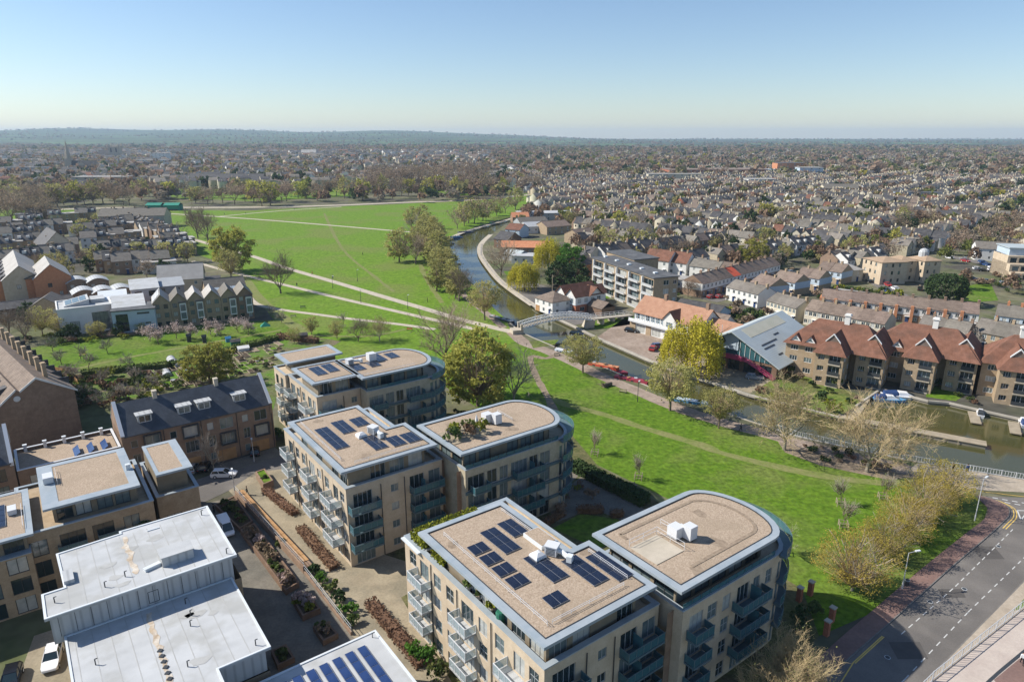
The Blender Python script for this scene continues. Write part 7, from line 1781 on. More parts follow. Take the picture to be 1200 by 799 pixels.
for i, (u, v, k, h) in enumerate(((30, 400, 'bare', 11), (50, 392, 'olive_thin', 9), (12, 395, 'bare', 10), (70, 394, 'olive_thin', 7), (85, 398, 'dark', 5), (118, 394, 'olive_thin', 5), (140, 393, 'dark', 4), (66, 330, 'olive_thin', 13), (50, 322, 'bare', 12), (75, 340, 'olive_thin', 8), (166, 392, 'olive_thin', 4), (36, 378, 'dark', 7), (110, 396, 'olive_thin', 5), (420, 400, 'bare', 8), (445, 400, 'bare_pale', 8), (395, 397, 'olive_thin', 6), (365, 392, 'olive_thin', 6), (345, 402, 'olive_thin', 5))):
 T(k, {'bare': 'bare brown tree at the edge of the left houses', 'olive_thin': 'thin olive green tree at the edge of the left houses', 'dark': 'dark evergreen shrub by the left houses', 'bare_pale': 'pale bare tree at the near meadow edge'}[k], u, v, h, seed=i, group='trees round the left houses')
# big avenue trees along the far side of the meadow
rg_ = random.Random(12)
for i in range(60):
 u = -10 + i * 10.9 + rg_.uniform(-3, 3);v = (243.5 if u < 330 else 238.5 - (u - 330) * .03) - rg_.uniform(0, 7) - (2 if 170 < u < 225 else 0)
 if 160 < u < 222 and v > 236: v -= 7
 T(rg_.choice(('f_bare', 'f_bare', 'f_bare', 'f_bud', 'f_bare', 'f_olive')), 'large avenue tree along the road on the far side of the meadow', u, v, rg_.uniform(15, 22), group='avenue trees beyond the meadow', seed=i)
for i in range(40):
 u = 0 + i * 4 + rg_.uniform(-3, 3);v = rg_.uniform(246, 262)
 if u < 60: T('f_bare', 'bare tree on the green behind the left houses', u, v, rg_.uniform(14, 20), group='trees on the small green', seed=i)
for i in range(30):
 u = 430 + i * 4.8 + rg_.uniform(-2, 2);v = 222 - (i % 3) * 5 + rg_.uniform(-2, 2) + (0 if u < 520 else -3)
 T('f_bare', 'tall plane tree in the dense double avenue beyond the meadow', u, v, rg_.uniform(21, 27), wide=1.15, group='plane trees of the double avenue', seed=i)
# clipped dark round tree
def round_tree():
 x, y = at(1106, 356); t = thing('tree', 'large clipped dark green evergreen dome behind the white fronted row', 'tree', x, y)
 rng = random.Random(5);mb = MB();pts = []
 for _ in range(5200):
  a = rng.uniform(0, 6.283);e = math.asin(rng.uniform(-.75, 1));bump = 1 + .05 * math.sin(a * 5 + e * 4) + .04 * math.sin(a * 9 - e * 7);q = rng.uniform(.88, 1.0) * bump
  f = 1 if e > 0 else .92
  pts.append((7.2 * q * f * math.cos(a) * abs(math.cos(e)) ** .7, 7.2 * q * f * math.sin(a) * abs(math.cos(e)) ** .7, 6 + 5.2 * q * math.sin(e)))
 leaf_cards(mb, pts, .24, rng); mb.build('crown', 'leaf_dark', t); MB().tube((0, 0, 0), (0, 0, 5), .4, .3, 7).build('trunk', 'bark', t)
 treespots.append((x, y))
round_tree()
# ---------------------------------------------------------------- the town: streets of terraced houses across the river and the city behind the meadow
occ = []
for o in COL.objects:
 if o.parent is None and o.get('category') in ('house', 'terrace', 'building', 'apartment block', 'boathouse', 'garages', 'shed'):
  occ.append((o.location.x, o.location.y, 15 if o['category'] in ('house', 'shed', 'garages') else 30))
occg = {}
for x, y, r in occ: occg.setdefault((int(x // 40), int(y // 40)), []).append((x, y, r))
def free(x, y, rmin=0):
 for i in (-1, 0, 1):
  for j in (-1, 0, 1):
   for (a, b, r) in occg.get((int(x // 40) + i, int(y // 40) + j), ()):
    if (a - x) ** 2 + (b - y) ** 2 < max(r, rmin) ** 2: return False
 return True
def take(x, y, r): occg.setdefault((int(x // 40), int(y // 40)), []).append((x, y, r))
RIVER_W = px([(700, 400), (760, 425), (830, 450), (905, 470), (1000, 500), (1250, 520), (1250, 400), (1200, 395), (1110, 378), (1000, 350), (960, 345), (900, 360), (845, 370), (790, 366), (730, 366), (690, 340), (640, 316), (600, 320), (560, 300), (560, 275), (600, 244), (640, 236), (660, 246), (680, 270), (690, 290), (620, 260)])
def right_town(x, y):
 # right bank region: right of the river line
 if y < 250 and x < 150: return False
 lim = -20 + (y - 300) * .12 if y < 700 else 28 + (y - 700) * -.10
 return x > lim + (40 if y < 420 else 0)
W_TRI = px([(626, 240), (560, 262), (510, 290), (540, 350), (600, 392), (700, 400), (700, 376), (640, 350), (605, 338), (580, 300), (590, 270), (640, 250)])
NOGO = [W_TRI, MEADOW, px([(650, 330), (690, 318), (800, 345), (770, 385), (690, 385), (640, 360)]), px([(560, 340), (600, 250), (660, 252), (690, 300), (650, 330)]), px([(800, 318), (930, 302), (1010, 330), (1200, 330), (1260, 470), (820, 470), (700, 400)]), px([(1030, 300), (1200, 280), (1260, 340), (1040, 345)])]
rt = random.Random(44)
spots = []
def block_angle(i, j):
 return (43, -47, 43, -40, 50, 40)[(i * 7 + j * 13 + (i * j) % 5) % 6]
BW, BH = 130.0, 105.0
for i in range(-4, 42):
 for j in range(1, 36):
  bx0 = i * BW + (j % 2) * 40;by0 = j * BH + 120
  ang = R(block_angle(i, j) + rt.uniform(-6, 6));ca, sa = math.cos(ang), math.sin(ang)
  far = by0 > 1900
  for s in range(-5, 6):
   oy = (s // 2) * 40 + (s % 2) * 13.0 + 9
   cx0 = -BW * .62;xx = cx0
   while xx < BW * .62:
    wd = rt.choice((5.4, 5.8, 6.2, 7.4, 9))
    xx += wd
    if rt.random() < .10: xx += rt.uniform(3, 9)
    x = bx0 + xx * ca - oy * sa;y = by0 + xx * sa + oy * ca
    if abs(x - bx0) > BW / 2 or abs(y - by0) > BH / 2: continue
    if x > .83 * y + 30 or y < 235 or y > 3300: continue
    if not right_town(x, y): continue
    if y > 1000 and rt.random() < min(.82, (y - 1000) / 1500): continue
    if any(in_poly(x, y, q) for q in NOGO): continue
    if y < 420 and not free(x, y, 9): continue
    if rt.random() < .06: continue
    spots.append((x, y, ang + (math.pi if s % 2 else 0), wd))
spots.sort(key=lambda q: q[0] ** 2 + q[1] ** 2)
N_IND = 112
PK = [dict(wall='brick_gault', roof='slate_dark', chim=((.5, .5),), lab='pale brick terraced house with dark slate roof in the streets across the river'),
  dict(wall='render_cream', roof='slate_grey', chim=((.5, .5),), lab='cream rendered house with grey slate roof in the streets across the river'),
  dict(wall='render_white', roof='slate_dark', chim=((.45, .5),), lab='white rendered house with dark slate roof in the streets across the river', dormers=1),
  dict(wall='brick_gault', roof='slate_grey', axis='y', chim=((.4, .4),), lab='pale brick house with gable to the street and grey roof across the river'),
  dict(wall='brick_brown', roof='tile_brown', chim=((.5, .5),), lab='brown brick terraced house with brown tiled roof across the river'),
  dict(wall='brick_red', roof='tile_red', chim=((.5, .5),), lab='red brick house with red tiled roof in the streets across the river'),
  dict(wall='render_cream', roof='slate_dark', axis='y', chim=((.45, .5),), lab='cream house with gable to the street and dark roof across the river')]
WT = [26, 18, 14, 20, 7, 1, 14]
near = [q for q in spots[:N_IND]]
for q in near:
 k = rt.choices(range(len(PK)), WT)[0]; kw = dict(PK[k]); lb = kw.pop('lab'); wv = 6.0 if q[3] < 7 else 8.2
 house(('town', k, wv), lb, q[0], q[1], q[2], wv, 8.5, 5.4, kw.pop('rh', 3.1 if kw.get('axis') != 'y' else 2.6), floors=2, cols=2, group='houses in the streets across the river', ox=.05, **kw)
 if q[3] > 7 and False: pass
def mass_houses(name, L, mats, seed, big=False):
 """thousands of far houses in one mesh: walls, pitched roofs, chimneys, rear wings"""
 rg = np.random.default_rng(seed);V = [];F3 = [];fm = []
 lv = [];nv = 0;loops = [];starts = [];totals = [];mi = []
 def addf(idx, m):
  starts.append(len(loops));totals.append(len(idx));loops.extend(idx);mi.append(m)
 for (x, y, a, w) in L:
  r = rg.random(8);h = 4.8 + r[0] * 1.4;d = 7.5 + r[1] * 2;rh = 2.6 + r[2] * 1.0
  if y > 1700: w *= 1.7;d *= 1.4;h *= 1.1
  if big: h *= 1.9;d *= 1.2
  wm = int(np.searchsorted(np.cumsum((.42, .28, .18, .09, .03)), r[3]));rm = 5 + int(np.searchsorted(np.cumsum((.58, .18, .19, .05)), r[4]))
  ca, sa = math.cos(a), math.sin(a)
  def P(px_, py_, pz): return (x + px_ * ca - py_ * sa, y + px_ * sa + py_ * ca, pz)
  def gab(x0, x1, y0, y1, h_, rh_, ax, o=.25):
   nonlocal nv
   b = nv
   if ax == 'x':
    m = (y0 + y1) / 2
    V.extend([P(x0, y0, 0), P(x1, y0, 0), P(x1, y1, 0), P(x0, y1, 0), P(x0, y0, h_), P(x1, y0, h_), P(x1, y1, h_), P(x0, y1, h_), P(x0, m, h_ + rh_), P(x1, m, h_ + rh_),
       P(x0, y0 - o, h_ - .1), P(x1, y0 - o, h_ - .1), P(x1, m, h_ + rh_ + .12), P(x0, m, h_ + rh_ + .12), P(x1, y1 + o, h_ - .1), P(x0, y1 + o, h_ - .1)])
    addf([b, b + 1, b + 5, b + 4], wm);addf([b + 2, b + 3, b + 7, b + 6], wm);addf([b + 1, b + 2, b + 6, b + 9, b + 5], wm);addf([b + 3, b, b + 4, b + 8, b + 7], wm)
   else:
    m = (x0 + x1) / 2
    V.extend([P(x0, y0, 0), P(x1, y0, 0), P(x1, y1, 0), P(x0, y1, 0), P(x0, y0, h_), P(x1, y0, h_), P(x1, y1, h_), P(x0, y1, h_), P(m, y0, h_ + rh_), P(m, y1, h_ + rh_),
       P(x1 + o, y0, h_ - .1), P(x1 + o, y1, h_ - .1), P(m, y1, h_ + rh_ + .12), P(m, y0, h_ + rh_ + .12), P(x0 - o, y1, h_ - .1), P(x0 - o, y0, h_ - .1)])
    addf([b + 1, b + 2, b + 6, b + 5], wm);addf([b + 3, b, b + 4, b + 7], wm);addf([b, b + 1, b + 5, b + 8, b + 4], wm);addf([b + 2, b + 3, b + 7, b + 9, b + 6], wm)
   addf([b + 10, b + 11, b + 12, b + 13], rm);addf([b + 13, b + 12, b + 14, b + 15], rm);nv += 16
  ax = 'y' if r[5] < .28 else 'x'
  gab(-w / 2, w / 2, 0, d, h, rh, ax)
  if r[6] < .55 and y < 2200: gab(-w / 2, -w / 2 + w * .5, d, d + 4.5, h * .85, 1.5, 'y', .1)
  if y < 2400:
   cx, cy, z0 = w * .45, d / 2, h + (rh if ax == 'x' else rh * .3) - .4; b = nv
   for zz in (z0, z0 + 1.9):
    V.extend([P(cx - .38, cy - .5, zz), P(cx + .38, cy - .5, zz), P(cx + .38, cy + .5, zz), P(cx - .38, cy + .5, zz)])
   for k in range(4): addf([b + k, b + (k + 1) % 4, b + 4 + (k + 1) % 4, b + 4 + k], 0)
   addf([b + 4, b + 5, b + 6, b + 7], 3);nv += 8
   if y < 1100:   # window slots as shallow frames on the two long walls
    for f in (.9, 3.5):
     for xc in (-w * .25, w * .25):
      for yy, o in ((-.03, 1), (d + .03, -1)):
       b = nv;V.extend([P(xc - .5 * o, yy, f), P(xc + .5 * o, yy, f), P(xc + .5 * o, yy, f + 1.2), P(xc - .5 * o, yy, f + 1.2)]);addf([b, b + 1, b + 2, b + 3], 9);nv += 4
 me = bpy.data.meshes.new(name); me.vertices.add(len(V)); me.vertices.foreach_set('co', np.array(V, np.float32).ravel())
 me.loops.add(len(loops)); me.loops.foreach_set('vertex_index', np.array(loops, np.int32)); me.polygons.add(len(starts)); me.polygons.foreach_set('loop_start', np.array(starts, np.int32))
 for m in mats: me.materials.append(MATS[m])
 me.polygons.foreach_set('material_index', np.array(mi, np.int32)); me.update(calc_edges=True); me.validate()
 return tag(put(name, me), kind='stuff')
HM = ['brick_gault', 'render_cream', 'render_white', 'brick_brown', 'brick_red', 'slate_dark', 'slate_grey', 'tile_brown', 'tile_red', 'glass']
for n_ in ('brick_tan', 'render_cream', 'render_white'): pass
o = mass_houses('distant_houses', spots[N_IND:], HM, 3)
tag(o, 'thousands of small terraced houses filling the town to the horizon', 'houses')
# city quarter behind the meadow
cs = []
rc = random.Random(5)
while len(cs) < 1500:
 y = rc.uniform(640, 2600);x = rc.uniform(-.83 * y - 20, 20 - (y - 640) * .05)
 if in_poly(x, y, MEADOW) or (y < 760 and x > -600): continue
 if y < 800 and rc.random() < .5: continue
 cs.append((x, y, R(rc.choice((10, 100, 30, -60)) + rc.uniform(-8, 8)), rc.choice((8, 10, 14, 22))))
tag(mass_houses('city_roofs', cs, HM, 4, True), 'mixed city buildings among the trees beyond the meadow', 'houses')
# streets seen between the houses
for k, (pts, w) in enumerate((([(700, 318), (800, 290), (900, 272)], 7), ([(830, 352), (930, 330), (1000, 318)], 8), ([(960, 385), (1090, 400)], 6), ([(1060, 350), (1010, 322), (960, 300)], 7), ([(1110, 300), (1200, 318)], 8))): ribbon('street', px(pts), w, .05, 'asphalt')
# ---------------------------------------------------------------- trees of the town
tsp = []
rtree = random.Random(77)
for _ in range(260):
 u = rtree.uniform(600, 1210);v = rtree.choice((rtree.uniform(252, 345), rtree.uniform(252, 300)))
 x, y = at(u, v)
 if not right_town(x, y) or not free(x, y, 7): continue
 if any(in_poly(x, y, q) for q in NOGO[:2]): continue
 if any((x - a) ** 2 + (y - b) ** 2 < 25 for a, b in treespots[-60:]): continue
 if y < 300 and any((x - q[0]) ** 2 + (y - q[1]) ** 2 < 36 for q in near): continue
 tsp.append((x, y))
LT = {'f_bare': 'bare brown tree among the houses across the river', 'f_bud': 'budding pale tree among the houses across the river', 'f_olive': 'olive green tree among the houses across the river', 'f_dark': 'dark evergreen among the houses across the river', 'f_gold': 'yellow leafing tree among the houses across the river'}
for i, (x, y) in enumerate(tsp[:80]):
 k = rtree.choices(list(LT), (50, 24, 12, 14, 1))[0]; tree(k, LT[k], x, y, rtree.uniform(7, 13) if y < 420 else rtree.uniform(8, 15), seed=i, group='trees among the houses across the river')
for i in range(36):
 u = rtree.uniform(0, 240);v = rtree.uniform(262, 330);x, y = at(u, v)
 if u > 180 and v < 300: continue
 k = rtree.choices(list(LT), (52, 22, 12, 13, 0))[0]; tree(k, LT[k].replace('across the river', 'of the left quarter'), x, y, rtree.uniform(6, 11), seed=i, group='trees among the left quarter houses')
def mass_trees(name, L, seed, mats):
 rg = np.random.default_rng(seed);quads = [];mids = []
 for (x, y, r, h, n, m) in L:
  a = rg.uniform(0, 2 * np.pi, n);e = np.arcsin(rg.uniform(-.6, 1, n));lob = 1 + .25 * np.sin(a * rg.integers(2, 5) + rg.uniform(0, 6)) ;q = r * rg.uniform(.55, 1.0, n) * lob
  c = np.stack([x + q * np.cos(a) * np.cos(e), y + q * np.sin(a) * np.cos(e), h * .58 + q * np.sin(e) * h * .42 / r], 1)
  s = r * rg.uniform(.16, .36, n)[:, None] * (40 / n) ** .4
  t = rg.uniform(0, 2 * np.pi, n);p = rg.uniform(-1.2, 1.2, n)
  U = np.stack([np.cos(t), np.sin(t), np.zeros(n)], 1) * s;W = np.stack([-np.sin(t) * np.sin(p), np.cos(t) * np.sin(p), np.cos(p)], 1) * s
  quads.append(np.stack([c - U - W, c + U - W, c + U * .7 + W, c - U * .7 + W], 1));mids.append(np.full(n, m))
 Q = np.concatenate(quads);n = len(Q);me = bpy.data.meshes.new(name)
 me.vertices.add(n * 4); me.vertices.foreach_set('co', Q.astype(np.float32).ravel()); me.loops.add(n * 4); me.loops.foreach_set('vertex_index', np.arange(n * 4, dtype=np.int32))
 me.polygons.add(n); me.polygons.foreach_set('loop_start', np.arange(n, dtype=np.int32) * 4)
 for k in mats: me.materials.append(MATS[k])
 me.polygons.foreach_set('material_index', np.concatenate(mids).astype(np.int32)); me.update(calc_edges=True)
 return tag(put(name, me), kind='stuff')
for nm, a, b in (('wood_brown', (.225, .15, .10), (.31, .215, .145)), ('wood_grey', (.22, .185, .14), (.29, .25, .19)), ('wood_bud', (.22, .20, .08), (.30, .265, .115)), ('wood_olive', (.13, .15, .035), (.19, .20, .055)), ('wood_dark', (.03, .055, .02), (.055, .085, .03)), ('wood_gold', (.28, .25, .03), (.36, .31, .05))):
 mat(nm, a, b, .08, .95, .1, transl=.35)
WM = ['wood_brown', 'wood_grey', 'wood_bud', 'wood_olive', 'wood_dark', 'wood_gold']
wt = random.Random(31);LTR = [(x, y, 3.2, 8.5, 220, (0, 1, 2, 3, 0, 4)[i % 6]) for i, (x, y) in enumerate(tsp[80:])]
def pick(l): return wt.choices(range(6), l)[0]
# right town garden trees
for _ in range(4300):
 y = 330 + 2990 * wt.random() ** 1.5;x = wt.uniform(-.1 * y, .84 * y + 20)
 if not right_town(x, y) or (y < 520 and (not free(x, y, 8) or any(in_poly(x, y, q) for q in NOGO))): continue
 r = wt.uniform(2.0, 4.4) * (.75 if y < 620 else (1 if y < 1500 else 1.4));LTR.append((x, y, r, r * wt.uniform(1.8, 2.6), (130 if y < 520 else 60) if y < 900 else (26 if y < 1600 else 16), pick((40, 22, 14, 8, 13, 1))))
for _ in range(4200):
 y = wt.uniform(1000, 3000);x = wt.uniform(-.06 * y, .84 * y)
 if right_town(x, y): r = wt.uniform(3.5, 8);LTR.append((x, y, r, r * wt.uniform(1.7, 2.3), 26, pick((46, 18, 13, 8, 15, .8))))
for _ in range(1500):
 y = wt.uniform(470, 1150);x = wt.uniform(-.06 * y, .84 * y)
 if right_town(x, y): r = wt.uniform(2.6, 4.6);LTR.append((x, y, r, r * wt.uniform(1.9, 2.5), 70, pick((44, 16, 16, 9, 14, 1.5))))
# left city: many more trees
for _ in range(5200):
 y = 650 + 2400 * wt.random() ** 1.3;x = wt.uniform(-.84 * y - 20, .02 * y)
 if in_poly(x, y, MEADOW): continue
 if y < 830 and -420 < x < -60 and wt.random() < .8: continue
 r = wt.uniform(3.5, 7.5);LTR.append((x, y, r, r * wt.uniform(1.7, 2.4), 46 if y < 1000 else 24, pick((44, 24, 16, 6, 9, 1))))
# open country beyond, hedges and woods
for _ in range(13000):
 y = 2400 * (13000 / 2400) ** wt.random();x = wt.uniform(-.84 * y, .84 * y)
 if y > 9500: continue
 c = math.sin(x * .0021 + y * .0009) + math.sin(x * .0007 - y * .0023)
 if (y > 3600 and c < wt.uniform(-1.2, 1.0)) or (y > 4300 and wt.random() < .3): continue
 r = wt.uniform(4, 9) * (1 + y / 8000) * (.6 if y > 4300 else 1)
 LTR.append((x, y, r, 7 + r * .5, 12, pick((36, 26, 12, 8, 18, 0))))
lifted = [(x, y, r, h, n, m) for x, y, r, h, n, m in LTR if y <= 4300]
upper = [(x, y, r, h, n, m) for x, y, r, h, n, m in LTR if y > 4300]
tag(mass_trees('distant_trees', lifted, 8, WM), 'leafless and budding trees filling the town to the horizon', 'trees')
o = mass_trees('far_woodland', upper, 9, WM); tag(o, 'woods and hedges on the far hills', 'trees')
co = np.empty(len(o.data.vertices) * 3, np.float32); o.data.vertices.foreach_get('co', co); co = co.reshape(-1, 3)
for q in range(0, len(co), 48 * 1):
 c = co[q:q + 48].mean(0);co[q:q + 48, 2] += hill_z(float(c[0]), float(c[1]))
o.data.vertices.foreach_set('co', co.ravel()); o.data.update()
# ---------------------------------------------------------------- landmarks of the skyline
def spire():
 x, y = at(83, 203); t = thing('church', 'tall thin stone church spire rising above the city at the left', 'church', x, y, R(12))
 k = .88
 MB().box(-5, 5, -5, 5, 0, 26 * k).build('tower', 'stone_pale', t)
 MB().lathe([(5.2, 26 * k), (4.2, 34 * k), (.15, 60 * k)], 8).build('spire', 'stone_pale', t)
 p = MB()
 for a in (-4.4, 4.4):
  for b in (-4.4, 4.4): p.lathe([(.9, 26 * k), (.9, 31 * k), (.05, 37 * k)], 6, a, b)
 p.build('pinnacles', 'stone_pale', t); tag(t.children[-1], kind='stuff')
 MB().gablewalls(5, 42, -6, 6, 0, 12, 8, 'x').build('nave', 'stone_pale', t); MB().gable(5, 42, -6, 6, 12, 8, .3, .3, .4, 'x').build('roof', 'slate_dark', t)
 MB().gablewalls(14, 26, -16, -6, 0, 12, 7, 'y').build('transept', 'stone_pale', t)
spire()
def chapel_tower():
 x, y = at(137, 188); t = thing('chapel_tower', 'square stone tower with corner pinnacles above the city roofs', 'tower', x, y, R(10)); k = 1
 w = 12; MB().box(-w, w, -w, w, 0, 34 * k).build('tower', 'stone_pale', t)
 for a in (-1, 1):
  for b in (-1, 1): MB().lathe([(2.0, 30 * k), (2.0, 36 * k), (.1, 43 * k)], 8, a * w, b * w).build('pinnacle', 'stone_pale', t)
 for b in (-.5, .5): MB().box(b * w - 1.6, b * w + 1.6, -w - .1, -w + .1, 20 * k, 30 * k).build('louvre', 'slate_dark', t)
 MB().gablewalls(-3.2 * w, -w, -8, 8, 0, 16, 9, 'x').build('chapel', 'stone_pale', t); MB().gable(-3.2 * w, -w, -8, 8, 16, 9, .3, .3, .4, 'x').build('roof', 'slate_dark', t)
chapel_tower()
def far_spire():
 x, y = at(645, 190); t = thing('church', 'dark slender church spire above the roofs right of centre', 'church', x, y, R(30)); k = 1.05
 MB().box(-4, 4, -4, 4, 0, 16 * k).build('tower', 'stone_pale', t); MB().lathe([(4.4, 16 * k), (.1, 36 * k)], 8).build('spire', 'slate_grey', t)
far_spire()
def big(lab, u, v, w, d, h, rz, wl, rf, kind='flat', rh=.6, name='building'):
 x, y = at(u, v);a = R(rz)
 return house(None, lab, x, y, a, w, d, h, rh, wl, rf, kind=kind, floors=max(1, int(h / 3.4)), cols=max(3, int(w / 9)), chim=(), win=(2.4, 1.6), door=False, name=name, cat='building', ox=.6, oy=.6)
big('long brown brick shed with low grey roof in the right skyline', 842, 208, 150, 60, 11, 3, 'brick_red', 'tile_brown')
big('orange red modern block on the right skyline', 926, 206, 42, 30, 19, -5, 'brick_orange', 'roof_felt'); big('glass fronted white block beside the orange red block', 950, 208, 34, 24, 14, -5, 'clad_blue', 'roof_pale'); big('dark low block left of the orange red block', 900, 207, 60, 22, 10, -5, 'clad_grey', 'clad_blue')
big('white industrial building in the right town', 893, 219, 34, 20, 9, 0, 'render_white', 'roof_pale'); big('white block beside sunlit houses in right town', 1078, 236, 40, 14, 8, -10, 'clad_blue', 'roof_felt'); big('long cream terrace with parapet in the middle of the town', 790, 214, 70, 14, 11, 2, 'render_cream', 'roof_pale'); big('grey stone school with pale roof in the right town', 985, 230, 34, 16, 8, -5, 'render_cream', 'slate_grey', 'gable', 4)
big('long pale roofed hall on the left skyline', 38, 194, 84, 24, 12, 6, 'stone_pale', 'roof_pale'); big('low dark glass block at the left skyline', 24, 208, 70, 30, 14, 8, 'clad_grey', 'roof_felt'); big('long pale block behind the avenue trees', 118, 222, 60, 20, 14, 4, 'stone_pale', 'roof_pale'); big('white hotel block among the city trees', 178, 196, 60, 20, 14, 2, 'render_white', 'roof_pale'); big('white block with round roof drum in the city', 186, 190, 36, 26, 20, 0, 'render_white', 'roof_pale'); big('pale long low roof beyond the meadow avenue', 208, 212, 80, 18, 9, 0, 'brick_brown', 'roof_pale')
big('row of brick villas with chimneys beyond the avenue', 265, 220, 90, 16, 11, -2, 'brick_brown', 'slate_dark', 'gable', 5); big('pale gabled hall with white roof far left of centre', 362, 185, 40, 24, 14, 10, 'render_white', 'roof_pale', 'gable', 8); big('grey office block beyond the double avenue', 585, 203, 50, 18, 12, 0, 'clad_blue', 'roof_pale')
for i, u in enumerate((180, 201)):
 x, y = at(u, 247); t = thing('marquee', ['left', 'right'][i] + ' green canvas marquee at the far edge of the meadow', 'marquee', x, y, R(2)); w = 6
 MB().box(-w, w, 0, 9, 0, 4.4).build('side_wall', 'green_canvas', t); MB().gable(-w, w, 0, 9, 4.4, 1.6, .15, .3, .3).build('roof', 'green_canvas', t); MB().box(-w + .6, w - .6, -.06, 0, .3, 1.3).build('banner', 'metal_dark', t)
# ---------------------------------------------------------------- yards, planters, hedges and gardens round the blocks
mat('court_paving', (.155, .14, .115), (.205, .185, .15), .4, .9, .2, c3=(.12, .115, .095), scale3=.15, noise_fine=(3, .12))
mat('garden_ground', (.09, .10, .035), (.14, .13, .06), .5, .95, .1, c3=(.10, .08, .055), scale3=.2, amt3=.8, bump=.6, bscale=3, noise_fine=(2, .25))
sheet('garden_ground', px([(300, 520), (420, 500), (560, 478), (650, 486), (700, 545), (940, 690), (960, 745), (860, 850), (560, 850), (330, 560)]), .036, 'garden_ground')
sheet('yard_paving', px([(300, 553), (330, 548), (352, 580), (420, 640), (520, 672), (470, 700), (560, 850), (420, 850), (440, 770), (411, 744), (357, 672), (276, 583), (268, 575)]), .042, 'yard_paving')
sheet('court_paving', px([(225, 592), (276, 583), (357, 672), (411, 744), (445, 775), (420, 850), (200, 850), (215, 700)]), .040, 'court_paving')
sheet('street', px([(120, 600), (330, 528), (345, 548), (300, 553), (268, 575), (205, 605), (120, 640)]), .044, 'asphalt')
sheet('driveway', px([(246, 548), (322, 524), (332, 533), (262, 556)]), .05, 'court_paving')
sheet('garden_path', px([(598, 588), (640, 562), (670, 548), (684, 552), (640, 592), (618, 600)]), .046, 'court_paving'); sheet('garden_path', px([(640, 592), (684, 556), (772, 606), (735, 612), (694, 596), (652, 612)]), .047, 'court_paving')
sheet('garden_lawn', px([(648, 619), (681, 602), (722, 608), (740, 620), (700, 645), (690, 638)]), .052, 'lawn')
sheet('yard_paving', px([(40, 745), (70, 735), (90, 800), (60, 830), (20, 800)]), .045, 'yard_paving')
def planter(label, pts, h, soil='soil', wall='brick_dark', plants=(), seed=1, thick=.25):
 P = px(pts);cx = sum(p[0] for p in P) / len(P);cy = sum(p[1] for p in P) / len(P)
 t = thing('planter', label, 'planter', cx, cy); o = [(p[0] - cx, p[1] - cy) for p in P]
 ar = sum(o[i][0] * o[(i + 1) % len(o)][1] - o[(i + 1) % len(o)][0] * o[i][1] for i in range(len(o)))
 if ar < 0: o = o[::-1]
 MB().ring(o, inset_poly(o, thick), 0, h).build('wall', wall, t); MB().prism(inset_poly(o, thick), .05, h - .12).build('soil', soil, t)
 rg = random.Random(seed);i = 0
 xs_ = [p[0] for p in o];ys_ = [p[1] for p in o];ip = inset_poly(o, .7)
 for m, n, r in plants:
  k = 0
  while k < n:
   x, y = rg.uniform(min(xs_), max(xs_)), rg.uniform(min(ys_), max(ys_));i += 1
   if i > 600: break
   if not in_poly(x, y, ip): continue
   b = put('plant', leaf_ball(r * rg.uniform(.7, 1.2), r * rg.uniform(.8, 1.6), int(70 + 60 * r), rg.randrange(9999), m), t, (x, y, h - .2)); k += 1
 return t
planter('brick planter of brown grasses at the top of the courtyard wall', [(252, 596), (276, 585), (297, 615), (281, 624)], .8, plants=(('leaf_garden', 9, .6), ('leaf_brown', 5, .5)), seed=2)
planter('long dark planter with bare shrubs below the timber topped wall', [(282, 626), (299, 618), (351, 688), (335, 698)], .9, plants=(('twig_leaf', 8, .8), ('blossom', 3, .8), ('leaf_garden', 5, .5)), seed=3)
planter('square planter with blossoming shrub in the courtyard', [(342, 706), (361, 698), (376, 719), (355, 728)], .9, plants=(('blossom', 3, .9), ('leaf_hedge', 4, .6)), seed=4)
planter('small square planter in the shaded courtyard', [(367, 739), (381, 731), (397, 748), (379, 757)], .8, plants=(('leaf_garden', 3, .6), ('twig_leaf', 3, .6)), seed=5)
planter('dark planter beside the lower white roof', [(318, 768), (336, 760), (346, 776), (326, 786)], .8, plants=(('leaf_garden', 2, .6),), seed=6)
planter('raised brick bed with grass beside the first balconies', [(300, 560), (311, 556), (321, 570), (309, 575)], 1.3, 'lawn', 'brick_brown', plants=(('leaf_garden', 2, .4),), seed=7)
